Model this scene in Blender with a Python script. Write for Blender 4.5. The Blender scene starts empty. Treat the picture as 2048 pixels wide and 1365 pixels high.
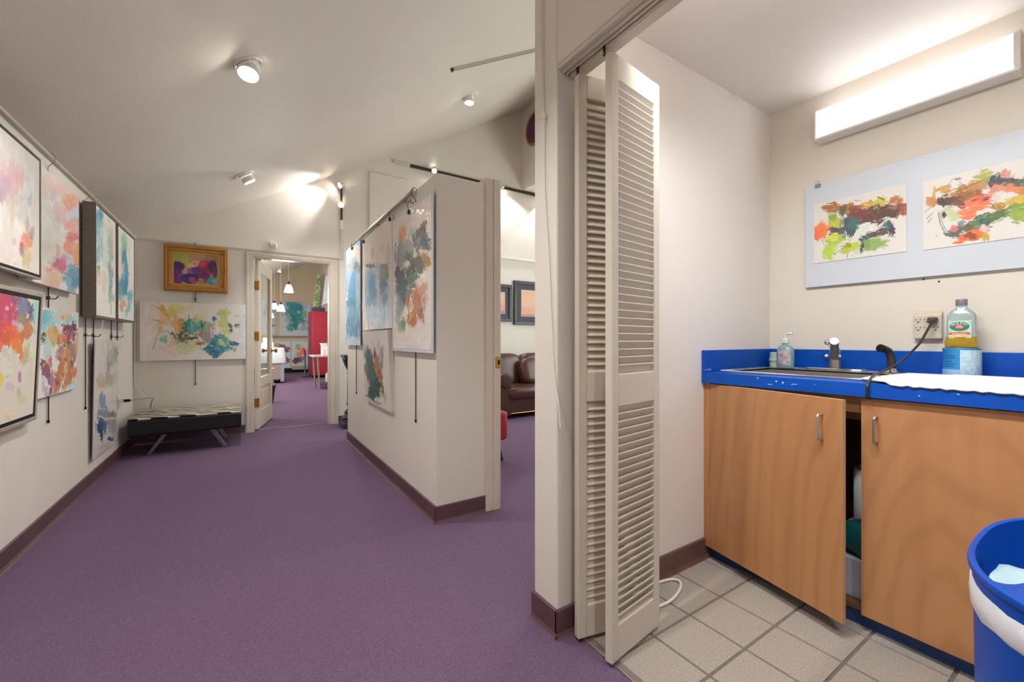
import bpy, bmesh, math, random
import numpy as np
from mathutils import Vector, Matrix
random.seed(7)
SC = bpy.context.scene
COL = SC.collection
PI = math.pi
# ---------------------------------------------------------------- camera, world, exposure
cam_d = bpy.data.cameras.new('camera'); cam = bpy.data.objects.new('camera', cam_d); COL.objects.link(cam)
YAW = 0.576279
cam.location = (0, 0, 1.07); cam.rotation_euler = (PI/2, 0, -YAW)
cam_d.sensor_width = 36.0; cam_d.lens = 36.0*830.42/2048.0
cam_d.shift_y = -(682.5-680.9)/2048.0
cam_d.clip_start = 0.02
SC.camera = cam
w = bpy.data.worlds.new('world'); SC.world = w; w.use_nodes = True
w.node_tree.nodes['Background'].inputs[0].default_value = (0.9, 0.95, 1, 1)
w.node_tree.nodes['Background'].inputs[1].default_value = 0.3
SC.view_settings.view_transform = 'Standard'; SC.view_settings.look = 'None'
SC.view_settings.gamma = 1.0; SC.view_settings.use_curve_mapping = False
SC.view_settings.exposure = 1.62
SC.cycles.max_bounces = 10; SC.cycles.diffuse_bounces = 6; SC.cycles.transparent_max_bounces = 12
SC.cycles.use_denoising = True
SC.cycles.sample_clamp_indirect = 6.0
SC.cycles.caustics_reflective = False; SC.cycles.caustics_refractive = False
WARM = (1.0, 0.975, 0.935); DAY = (0.965, 0.985, 1.0)
K_CAN, K_SPOT, K_PEND, K_FLUO, K_FLUO_ADDED, K_SOFA = 30.0, 25.0, 8.5, 1.12, 7.4, 17.5
# added fill lamps at made-up windows behind the viewer, in sitting room and studio
def fill_area(name, loc, rot, sx, sy, power):
    d = bpy.data.lights.new(name, 'AREA'); d.shape = 'RECTANGLE'; d.size = sx; d.size_y = sy; d.energy = power; d.color = DAY
    o = bpy.data.objects.new(name, d); COL.objects.link(o); o.location = loc; o.rotation_euler = rot; return o
fill_area('fill_light_rear', (0, -2.16, 1.35), (PI/2, 0, PI), 1.5, 1.9, 285)
fill_area('fill_light_sitting_room', (5.16, 3.2, 1.6), (PI/2, 0, PI/2), 3.2, 1.7, 46)
fill_area('fill_light_studio', (-1.0, 9.8, 1.35), (PI/2, 0, -PI/2), 5.0, 1.3, 40)

# ---------------------------------------------------------------- helpers
def lin(h):
    h = h.lstrip('#'); out = []
    for i in (0, 2, 4):
        v = int(h[i:i+2], 16)/255.0
        out.append(v/12.92 if v <= 0.04045 else ((v+0.055)/1.055)**2.4)
    return out
MATS = {}
def mat(name, hexc='cccccc', rough=0.5, metal=0.0, bump=None, vary=None, emit=None, spec=0.5, trans=0.0, alpha=1.0, stretch=None, coat=0.0):
    if name in MATS: return MATS[name]
    m = bpy.data.materials.new(name); m.use_nodes = True; nt = m.node_tree; N = nt.nodes; L = nt.links
    b = N['Principled BSDF']; c = lin(hexc)
    b.inputs['Base Color'].default_value = (*c, 1); b.inputs['Roughness'].default_value = rough
    b.inputs['Metallic'].default_value = metal; b.inputs['Specular IOR Level'].default_value = spec
    b.inputs['Transmission Weight'].default_value = trans; b.inputs['Alpha'].default_value = alpha
    b.inputs['Coat Weight'].default_value = coat
    if emit:
        b.inputs['Emission Color'].default_value = (*lin(emit[0]), 1); b.inputs['Emission Strength'].default_value = emit[1]
    tc = N.new('ShaderNodeTexCoord'); mp = N.new('ShaderNodeMapping')
    if stretch: mp.inputs['Scale'].default_value = stretch
    L.new(tc.outputs['Object'], mp.inputs['Vector'])
    if vary is None: vary = (6.0, c, 0.06)
    if vary:  # (scale, other colour hex or list, amount)
        n = N.new('ShaderNodeTexNoise'); n.inputs['Scale'].default_value = vary[0]; n.inputs['Detail'].default_value = 4.0
        L.new(mp.outputs['Vector'], n.inputs['Vector'])
        c2 = lin(vary[1]) if isinstance(vary[1], str) else [v*0.8 for v in vary[1]]
        r = N.new('ShaderNodeValToRGB'); r.color_ramp.elements[0].position = 0.32; r.color_ramp.elements[1].position = 0.68
        mixc = [a*(1-vary[2])+b2*vary[2] for a, b2 in zip(c, c2)] if not isinstance(vary[1], str) else c2
        r.color_ramp.elements[0].color = (*c, 1); r.color_ramp.elements[1].color = (*mixc, 1)
        L.new(n.outputs['Fac'], r.inputs['Fac']); L.new(r.outputs['Color'], b.inputs['Base Color'])
    if bump:
        n2 = N.new('ShaderNodeTexNoise'); n2.inputs['Scale'].default_value = bump[0]; n2.inputs['Detail'].default_value = 3.0
        L.new(mp.outputs['Vector'], n2.inputs['Vector'])
        bp = N.new('ShaderNodeBump'); bp.inputs['Strength'].default_value = bump[1]; bp.inputs['Distance'].default_value = 0.004
        L.new(n2.outputs['Fac'], bp.inputs['Height']); L.new(bp.outputs['Normal'], b.inputs['Normal'])
    MATS[name] = m; return m
def glass_mat(name, tint='ffffff', rough=0.04, gloss=0.12, bump=None):
    m = bpy.data.materials.new(name); m.use_nodes = True; nt = m.node_tree; N = nt.nodes; L = nt.links; N.clear()
    o = N.new('ShaderNodeOutputMaterial'); t = N.new('ShaderNodeBsdfTransparent'); g = N.new('ShaderNodeBsdfGlossy'); mx = N.new('ShaderNodeMixShader')
    t.inputs['Color'].default_value = (*lin(tint), 1); g.inputs['Roughness'].default_value = rough
    fr = N.new('ShaderNodeLayerWeight'); fr.inputs['Blend'].default_value = 0.5
    pw = N.new('ShaderNodeMath'); pw.operation = 'POWER'; pw.inputs[1].default_value = 5.0; L.new(fr.outputs['Facing'], pw.inputs[0])
    mu = N.new('ShaderNodeMath'); mu.operation = 'MULTIPLY_ADD'; mu.inputs[1].default_value = 0.35; mu.inputs[2].default_value = gloss*0.35
    L.new(pw.outputs[0], mu.inputs[0]); L.new(mu.outputs[0], mx.inputs['Fac'])
    L.new(t.outputs[0], mx.inputs[1]); L.new(g.outputs[0], mx.inputs[2]); L.new(mx.outputs[0], o.inputs[0])
    if bump:
        tc = N.new('ShaderNodeTexCoord'); n = N.new('ShaderNodeTexNoise'); n.inputs['Scale'].default_value = bump[0]
        bp = N.new('ShaderNodeBump'); bp.inputs['Strength'].default_value = bump[1]; bp.inputs['Distance'].default_value = 0.02
        L.new(tc.outputs['Object'], n.inputs['Vector']); L.new(n.outputs['Fac'], bp.inputs['Height'])
        L.new(bp.outputs['Normal'], g.inputs['Normal'])
    MATS[name] = m; return m
def wloc(o):
    v = Vector((0, 0, 0))
    while o is not None:
        v += o.location; o = o.parent
    return v
def tag(o, label=None, cat=None, group=None, kind=None):
    if label: o['label'] = label
    if cat: o['category'] = cat
    if group: o['group'] = group
    if kind: o['kind'] = kind
    return o
def thing(name, loc, label, cat, group=None):
    o = bpy.data.objects.new(name, None); COL.objects.link(o); o.location = loc; o.empty_display_size = 0.05
    return tag(o, label, cat, group)
def link(name, mesh, parent=None, loc=(0, 0, 0), rot=None):
    o = bpy.data.objects.new(name, mesh); COL.objects.link(o); o.location = loc
    if rot: o.rotation_euler = rot
    if parent is not None: o.parent = parent
    return o
class G:
    """collects faces in WORLD coordinates; build() links them as one mesh object"""
    def __init__(s): s.bm = bmesh.new()
    def poly(s, pts):
        vs = [s.bm.verts.new(p) for p in pts]
        return s.bm.faces.new(vs)
    def hexa(s, p):  # 8 corners: bottom ring 0-3, top ring 4-7
        v = [s.bm.verts.new(q) for q in p]
        for f in ((3,2,1,0),(4,5,6,7),(0,1,5,4),(1,2,6,5),(2,3,7,6),(3,0,4,7)): s.bm.faces.new([v[i] for i in f])
        return s
    def box(s, x0, y0, z0, x1, y1, z1):
        x0, x1 = min(x0,x1), max(x0,x1); y0, y1 = min(y0,y1), max(y0,y1); z0, z1 = min(z0,z1), max(z0,z1)
        return s.hexa([(x0,y0,z0),(x1,y0,z0),(x1,y1,z0),(x0,y1,z0),(x0,y0,z1),(x1,y0,z1),(x1,y1,z1),(x0,y1,z1)])
    def obox(s, o, a, b, c):  # origin corner + three edge vectors
        o, a, b, c = map(Vector, (o, a, b, c))
        if a.cross(b).dot(c) < 0: a, b = b, a
        return s.hexa([o, o+a, o+a+b, o+b, o+c, o+a+c, o+a+b+c, o+b+c])
    def tube(s, pts, r, n=8, caps=True, r2=None, flat=None):
        pts = [Vector(p) for p in pts]; rings = []
        up = Vector((0, 0, 1)); prev = None
        for i, p in enumerate(pts):
            t = (pts[min(i+1, len(pts)-1)]-pts[max(i-1, 0)]).normalized()
            if prev is None:
                u = t.cross(up)
                if u.length < 1e-3: u = t.cross(Vector((1, 0, 0)))
            else:
                u = prev - t*prev.dot(t)
            u.normalize(); prev = u; v = t.cross(u)
            rr = r if r2 is None else r+(r2-r)*i/(len(pts)-1)
            k = flat or 1.0
            rings.append([s.bm.verts.new(p+u*math.cos(2*PI*j/n)*rr+v*math.sin(2*PI*j/n)*rr*k) for j in range(n)])
        for A, B in zip(rings, rings[1:]):
            for j in range(n): s.bm.faces.new((A[j], A[(j+1)%n], B[(j+1)%n], B[j]))
        if caps:
            s.bm.faces.new(rings[0][::-1]); s.bm.faces.new(rings[-1])
        return s
    def lathe(s, prof, c, n=24, axis=(0,0,1), caps=True, sx=1.0, sy=1.0):
        c = Vector(c); ax = Vector(axis).normalized(); q = Vector((0,0,1)).rotation_difference(ax); rings = []
        for r, z in prof:
            rings.append([s.bm.verts.new(c+q@Vector((r*sx*math.cos(2*PI*j/n), r*sy*math.sin(2*PI*j/n), z))) for j in range(n)])
        for A, B in zip(rings, rings[1:]):
            for j in range(n): s.bm.faces.new((A[j], A[(j+1)%n], B[(j+1)%n], B[j]))
        if caps:
            s.bm.faces.new(rings[0][::-1]); s.bm.faces.new(rings[-1])
        return s
    def prism(s, outline, vec):
        vec = Vector(vec); o = [Vector(p) for p in outline]; n = len(o)
        A = [s.bm.verts.new(p) for p in o]; B = [s.bm.verts.new(p+vec) for p in o]
        s.bm.faces.new(A[::-1]); s.bm.faces.new(B)
        for i in range(n): s.bm.faces.new((A[i], A[(i+1)%n], B[(i+1)%n], B[i]))
        return s
    def ball(s, c, r, seg=16, rings=10, sc=(1,1,1)):
        m = Matrix.Translation(c) @ Matrix.Diagonal((r*sc[0], r*sc[1], r*sc[2], 1))
        bmesh.ops.create_uvsphere(s.bm, u_segments=seg, v_segments=rings, radius=1, matrix=m); return s
    def build(s, name, m, parent=None, bevel=0.0, smooth=False, loc=None, label=None, seg=2):
        bmesh.ops.recalc_face_normals(s.bm, faces=s.bm.faces)
        me = bpy.data.meshes.new(name)
        base = wloc(parent) if parent is not None else (Vector(loc) if loc else None)
        if base is None:
            xs = [v.co for v in s.bm.verts]
            lo = Vector([min(c[i] for c in xs) for i in range(3)]); hi = Vector([max(c[i] for c in xs) for i in range(3)])
            base = Vector(((lo.x+hi.x)/2, (lo.y+hi.y)/2, lo.z))
        bmesh.ops.translate(s.bm, verts=s.bm.verts, vec=-base)
        s.bm.to_mesh(me); s.bm.free()
        if m is not None: me.materials.append(m)
        o = link(name, me, parent, (0, 0, 0) if parent is not None else base)
        if smooth:
            for p in me.polygons: p.use_smooth = True
            if smooth != 'all':
                try: me.set_sharp_from_angle(angle=math.radians(35))
                except Exception: pass
        if bevel:
            md = o.modifiers.new('bevel', 'BEVEL'); md.width = bevel; md.segments = seg; md.limit_method = 'ANGLE'; md.angle_limit = math.radians(40)
        if label: o['label'] = label
        return o
def struct(o): o['kind'] = 'structure'; return o
def copy_tree(o, parent=None):
    c = o.copy(); COL.objects.link(c)
    if parent is not None: c.parent = parent
    for ch in [x for x in o.children]: copy_tree(ch, c)
    return c
def text_mesh(txt, size, extrude=0.0):
    cu = bpy.data.curves.new('lettering', 'FONT'); cu.body = txt; cu.size = size; cu.align_x = 'CENTER'; cu.align_y = 'CENTER'; cu.extrude = extrude
    o = bpy.data.objects.new('lettering_tmp', cu); COL.objects.link(o)
    bpy.context.view_layer.update()
    me = bpy.data.meshes.new_from_object(o.evaluated_get(bpy.context.evaluated_depsgraph_get()))
    bpy.data.objects.remove(o); bpy.data.curves.remove(cu)
    return me
def lamp(kind, name, loc, power, color, parent=None, target=None, size=0.05, angle=120, blend=0.6):
    d = bpy.data.lights.new(name, kind); d.energy = power; d.color = color
    if kind == 'SPOT': d.spot_size = math.radians(angle); d.spot_blend = blend; d.shadow_soft_size = size
    elif kind == 'POINT': d.shadow_soft_size = size
    else: d.shape = 'DISK'; d.size = size
    o = bpy.data.objects.new(name, d); COL.objects.link(o)
    o.location = Vector(loc)-(wloc(parent) if parent is not None else Vector((0,0,0)))
    if parent is not None: o.parent = parent
    if target is not None: o.rotation_euler = (Vector(target)-Vector(loc)).to_track_quat('-Z', 'Y').to_euler()
    return o
def ceil_z(x): return 2.14+0.538*(x+0.935) if x <= 0.82 else 3.085+0.586*(x-0.82)
def subcurve(pts, n=6):
    P = [Vector(p) for p in pts]; out = []
    for i in range(len(P)-1):
        p0, p1, p2, p3 = P[max(i-1,0)], P[i], P[i+1], P[min(i+2,len(P)-1)]
        for k in range(n):
            t = k/n
            out.append(0.5*((2*p1)+(p2-p0)*t+(2*p0-5*p1+4*p2-p3)*t*t+(3*p1-p0-3*p2+p3)*t**3))
    out.append(P[-1]); return out

# ---------------------------------------------------------------- materials
M_wall = mat('painted_wall', 'e1dbd2', 0.62, bump=(90, 0.12), vary=(3, 'ded7cd', 1))
M_ceil = mat('ceiling_paint', 'dcd5ca', 0.7, bump=(160, 0.2), vary=(2, 'd9d1c5', 1))
M_closetwall = mat('closet_wall_paint', 'e6e0da', 0.55, bump=(90, 0.1), vary=(3, 'e3dcd5', 1))
M_trim = mat('painted_trim', 'd6cdbf', 0.35, vary=(8, 'd2c8b8', 1))
M_base = mat('vinyl_baseboard', '63434a', 0.5, vary=(10, '593d43', 1))
M_base2 = mat('closet_baseboard', '6b4f47', 0.5, vary=(10, '5f453f', 1))
M_carpet = mat('purple_carpet', '7a637c', 0.95, bump=(420, 0.9), vary=(260, '604c64', 1), spec=0.1)
M_tile = mat('grey_tile', 'aca49a', 0.45, bump=(200, 0.08), vary=(160, '968d83', 1))
M_grout = mat('grout', '7a7268', 0.9, vary=(60, '6c645b', 1))
M_black = mat('black_paint', '131315', 0.6, spec=0.2, vary=False)
M_darkmetal = mat('dark_metal', '4a423a', 0.35, metal=0.8)
M_silver = mat('brushed_silver', 'b9b3aa', 0.32, metal=0.85)
M_chrome = mat('chrome', 'd8d6d2', 0.12, metal=1.0)
M_steel = mat('stainless_steel', 'c3c1bd', 0.33, metal=0.85, stretch=(1, 12, 1))
M_brass = mat('brass', 'b98a3c', 0.28, metal=0.9)
M_white = mat('white_plastic', 'e6e2da', 0.4)
M_canvas = mat('raw_canvas', 'dedad2', 0.8, bump=(300, 0.2))
M_frame_grey = mat('grey_frame', '857a70', 0.55, vary=(40, '7a7067', 1))
M_silverframe = mat('silver_frame', 'b5ada2', 0.4, metal=0.25, vary=(30, 'a59c90', 1))
M_gold = mat('gold_frame', 'c4893f', 0.4, metal=0.25, vary=(20, 'ad7632', 1), stretch=(1, 1, 5))
M_goldd = mat('gold_frame_lip', 'd0a25a', 0.35, metal=0.25)
M_blue = mat('blue_laminate', '0450b4', 0.38, vary=(30, '044aaa', 1), spec=0.3)
M_bluedark = mat('blue_toe', '1d3f78', 0.5)
M_bin = mat('blue_plastic', '064cb4', 0.4, vary=(12, '0547aa', 1), spec=0.3)
M_wood = mat('maple_veneer', 'bb8658', 0.38, vary=(9, 'b37d52', 1), stretch=(1.2, 2.2, 0.16), bump=(40, 0.04))
def add_figure(m, dark, amt):
    nt = m.node_tree; N = nt.nodes; L = nt.links; b = N['Principled BSDF']; src = b.inputs['Base Color'].links[0].from_socket
    tc = N.new('ShaderNodeTexCoord'); mp = N.new('ShaderNodeMapping'); mp.inputs['Scale'].default_value = (1, 1.6, .55); wv = N.new('ShaderNodeTexWave'); wv.wave_type = 'RINGS'; wv.rings_direction = 'X'
    wv.inputs['Scale'].default_value = 3.2; wv.inputs['Distortion'].default_value = 5.5; wv.inputs['Detail'].default_value = 2.5; wv.inputs['Detail Scale'].default_value = 1.2
    rp = N.new('ShaderNodeValToRGB'); rp.color_ramp.elements[0].position = .55; rp.color_ramp.elements[0].color = (0, 0, 0, 1); rp.color_ramp.elements[1].position = .95; rp.color_ramp.elements[1].color = (amt, amt, amt, 1)
    mx = N.new('ShaderNodeMix'); mx.data_type = 'RGBA'; mx.inputs['B'].default_value = (*lin(dark), 1)
    L.new(tc.outputs['Object'], mp.inputs[0]); L.new(mp.outputs[0], wv.inputs[0]); L.new(wv.outputs['Fac'], rp.inputs[0]); L.new(rp.outputs[0], mx.inputs['Factor']); L.new(src, mx.inputs['A']); L.new(mx.outputs['Result'], b.inputs['Base Color'])
add_figure(M_wood, '8f5f3c', .2)
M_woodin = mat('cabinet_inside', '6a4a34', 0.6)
M_woodedge = mat('plywood_edge', 'c79a6c', 0.5)
M_leather = mat('brown_leather', '42261f', 0.32, bump=(25, 0.4), vary=(6, '543028', 1))
M_redup = mat('red_upholstery', 'a8222c', 0.6, bump=(200, 0.2))
M_redcab = mat('red_metal', '98142c', 0.45)
M_redside = mat('red_metal_side', '8c2440', 0.5)
M_iron = mat('black_iron', '23262b', 0.45, vary=(20, '343940', 1))
M_plastic = glass_mat('clear_plastic', 'ffffff', 0.06, 0.1, bump=(9, 0.35))
M_film = glass_mat('board_film', 'ffffff', 0.16, 0.008, bump=(3, 0.12))
M_glass = glass_mat('door_glass', 'f2f5f2', 0.02, 0.3)
M_paper = mat('white_paper', 'e8e6e1', 0.8, bump=(40, 0.1))
M_foam = mat('foam_board', 'cdd3da', 0.55, vary=(3, 'c9cfd6', 1))
M_bulb = mat('lit_bulb', 'ffffff', 0.5, emit=('fff4e4', 22.0), vary=False)
M_shade = mat('lit_glass_shade', 'ffffff', 0.4, emit=('fff2df', 7.0), vary=False)
def zebra():
    m = bpy.data.materials.new('zebra_fabric'); m.use_nodes = True; nt = m.node_tree; N = nt.nodes; L = nt.links; b = N['Principled BSDF']
    tc = N.new('ShaderNodeTexCoord'); mp = N.new('ShaderNodeMapping'); mp.inputs['Scale'].default_value = (1.1, 1.5, 1); mp.inputs['Rotation'].default_value = (0, 0, 0.5)
    wv = N.new('ShaderNodeTexWave'); wv.bands_direction = 'Y'; wv.inputs['Scale'].default_value = 2.5; wv.inputs['Distortion'].default_value = 3.2; wv.inputs['Detail'].default_value = 1.5; wv.inputs['Detail Scale'].default_value = 2.2
    r = N.new('ShaderNodeValToRGB'); r.color_ramp.interpolation = 'CONSTANT'
    r.color_ramp.elements[0].color = (*lin('19181a'), 1); r.color_ramp.elements[1].position = 0.52; r.color_ramp.elements[1].color = (*lin('d8cdb9'), 1)
    L.new(tc.outputs['Object'], mp.inputs[0]); L.new(mp.outputs[0], wv.inputs[0]); L.new(wv.outputs['Fac'], r.inputs[0]); L.new(r.outputs[0], b.inputs['Base Color']); b.inputs['Roughness'].default_value = 0.8
    return m
M_zebra = zebra()
def vcol_mat(name, rough=0.55):
    m = bpy.data.materials.new(name); m.use_nodes = True; nt = m.node_tree; N = nt.nodes; L = nt.links; b = N['Principled BSDF']
    a = N.new('ShaderNodeAttribute'); a.attribute_name = 'paint'; L.new(a.outputs['Color'], b.inputs['Base Color']); b.inputs['Roughness'].default_value = rough
    tc = N.new('ShaderNodeTexCoord'); n = N.new('ShaderNodeTexNoise'); n.inputs['Scale'].default_value = 220; bp = N.new('ShaderNodeBump'); bp.inputs['Strength'].default_value = 0.15; bp.inputs['Distance'].default_value = 0.003
    L.new(tc.outputs['Object'], n.inputs[0]); L.new(n.outputs['Fac'], bp.inputs['Height']); L.new(bp.outputs[0], b.inputs['Normal'])
    return m
M_paint = vcol_mat('brushed_paint')

# ---------------------------------------------------------------- abstract painter (numpy brush strokes -> colour attribute on a fine grid)
def vnoise(rs, W, H, sx, sy, oct=4):
    out = np.zeros((H, W)); amp = 1.0; tot = 0
    for o in range(oct):
        nx, ny = max(2, int(math.ceil(sx*2**o))+1), max(2, int(math.ceil(sy*2**o))+1)
        g = rs.rand(ny, nx); X = np.linspace(0, nx-1.001, W); Y = np.linspace(0, ny-1.001, H)
        xi = X.astype(int); yi = Y.astype(int); fx = X-xi; fy = Y-yi; fx = fx*fx*(3-2*fx); fy = (fy*fy*(3-2*fy))[:, None]
        a = g[yi][:, xi]; b = g[yi][:, np.minimum(xi+1, nx-1)]; c = g[np.minimum(yi+1, ny-1)][:, xi]; d = g[np.minimum(yi+1, ny-1)][:, np.minimum(xi+1, nx-1)]
        out += amp*((a*(1-fx)+b*fx)*(1-fy)+(c*(1-fx)+d*fx)*fy); tot += amp; amp *= 0.55
    return out/tot
def smooth(a, b, x):
    t = np.clip((x-a)/(b-a+1e-9), 0, 1); return t*t*(3-2*t)
def tab(T, a, b):
    n = T.shape[0]; ai = np.floor(a).astype(int); bi = np.floor(b).astype(int); fa = a-ai; fb = b-bi; fa = fa*fa*(3-2*fa); fb = fb*fb*(3-2*fb)
    A, B, C, D = T[ai % n, bi % n], T[ai % n, (bi+1) % n], T[(ai+1) % n, bi % n], T[(ai+1) % n, (bi+1) % n]
    return (A*(1-fb)+B*fb)*(1-fa)+(C*(1-fb)+D*fb)*fa
ROUGH = {1: .45, 2: .5, 3: .6, 4: .6, 5: .55, 6: .7, 8: .3, 7: .6, 10: .4, 11: .45, 14: .62, 15: .62, 9: .78, 12: .55, 13: .55}
def paint_pixels(wm, hm, bg, ops, W, H, seed):
    rf = ROUGH.get(seed, .72); sf = 1.6 if seed in (1, 2) else 1.0; gain = 1.0 if seed == 1 else 1.12
    rs = np.random.RandomState(seed); s = np.array(lin(bg))
    img = np.tile(s, (H, W, 1)).astype(float)
    X, Y = np.meshgrid((np.arange(W)+0.5)/W*wm, (np.arange(H)+0.5)/H*hm)
    k = 14.0
    ns = [vnoise(rs, W, H, wm*k, hm*k, 5) for _ in range(4)]
    nv = [vnoise(rs, W, H, wm*45, hm*7, 4) for _ in range(3)]
    fine = vnoise(rs, W, H, wm*70, hm*70, 2); n2 = [vnoise(rs, W, H, wm*40, hm*40, 3) for _ in range(3)]; T0 = rs.rand(64, 64)
    for i, op in enumerate(ops):
        if op[0] == 'b':
            _, cx, cy, ax, ay, bx, by, col, al, ro, so, st = op; ro *= rf; so *= sf
            det = ax*by-ay*bx
            if abs(det) < 1e-9: continue
            sz = min(1.0, (math.hypot(ax, ay)+math.hypot(bx, by))/(0.25*max(wm, hm)))
            wx = (ns[i % 4]-0.5)*2+(n2[i % 3]-0.5)*1.2; wy = (ns[(i+2) % 4]-0.5)*2+(n2[(i+1) % 3]-0.5)*1.2
            la, lb = math.hypot(ax, ay), math.hypot(bx, by); lm = (la*lb)**.5*ro*0.85
            dx, dy = X-cx+wx*lm, Y-cy+wy*lm; u = (dx*by-dy*bx)/det; v = (ax*dy-ay*dx)/det
            r = np.sqrt(u*u+v*v)
            # streaks along the longer axis of the dab (or vertical runs)
            p, q = (u, v) if la >= lb else (v, u)
            if st: p, q = Y/max(la, lb), X/max(min(la, lb), 1e-4)
            sk = tab(T0, q*9+i*3.7, p*1.5+i*1.3)
            d = 1-r+ro*((sk-0.5)*1.5+(fine-0.5)*0.9)
            mk = smooth(-so*0.25, so*0.45, d)*al*(0.9+0.3*(ns[(i+1) % 4]-0.3))
            mk = np.clip(gain*mk*(1-0.42*rf+0.62*rf*smooth(0.2, 0.6, sk*0.6+fine*0.4)), 0, 1)
            rgb = np.array(lin(col))*(0.72+0.36*ns[(i+2) % 4]+0.22*sk)[..., None]
        else:
            _, pts, wd, col, al, ro = op
            d = np.full((H, W), 9.0); wd = max(wd, 0.55*wm/W)
            jx = (ns[i % 4]-0.5)*wd*2*ro; jy = (ns[(i+1) % 4]-0.5)*wd*2*ro
            for (x0, y0), (x1, y1) in zip(pts, pts[1:]):
                ex, ey = x1-x0, y1-y0; q = ex*ex+ey*ey+1e-12
                t = np.clip(((X+jx-x0)*ex+(Y+jy-y0)*ey)/q, 0, 1)
                d = np.minimum(d, np.hypot(X+jx-x0-t*ex, Y+jy-y0-t*ey))
            mk = smooth(wd*0.9, wd*0.3, d)*al*np.clip(1-ro*0.5*smooth(0.5, 0.65, fine), 0, 1)
            rgb = np.array(lin(col))[None, None, :]
        img = img*(1-mk[..., None])+rgb*mk[..., None]
    return np.clip(img, 0, 1)
def paint_mesh(name, tl, r, d, bg, W, H, seed, ops, parent, off=0.0):
    """painted face: grid of W x H quads, one colour per face corner set"""
    tl, r, d = Vector(tl), Vector(r), Vector(d); wm, hm = r.length, d.length
    n = d.cross(r).normalized(); tl = tl+n*off
    img = paint_pixels(wm, hm, bg, ops, W, H, seed)
    base = wloc(parent); o = np.array(tl-base); R = np.array(r); D = np.array(d)
    gx, gy = np.meshgrid(np.arange(W)/(W-1), np.arange(H)/(H-1))
    co = o[None, None]+gx[..., None]*R+gy[..., None]*D
    idx = np.arange(W*H).reshape(H, W)
    f = np.stack([idx[:-1, :-1], idx[1:, :-1], idx[1:, 1:], idx[:-1, 1:]], -1).reshape(-1, 4)
    me = bpy.data.meshes.new(name); me.vertices.add(W*H); me.vertices.foreach_set('co', co.reshape(-1).astype(np.float32))
    me.loops.add(f.size); me.loops.foreach_set('vertex_index', f.reshape(-1).astype(np.int32))
    me.polygons.add(len(f)); me.polygons.foreach_set('loop_start', np.arange(0, f.size, 4, dtype=np.int32))
    me.update(calc_edges=True)
    at = me.color_attributes.new('paint', 'FLOAT_COLOR', 'POINT')
    at.data.foreach_set('color', np.concatenate([img, np.ones((H, W, 1))], -1).reshape(-1).astype(np.float32))
    me.materials.append(M_paint)
    return link(name, me, parent)
def bracket(P):
    tl, r, d = (Vector(v) for v in P[:3]); return tl, r, d, d.cross(r).normalized()
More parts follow.
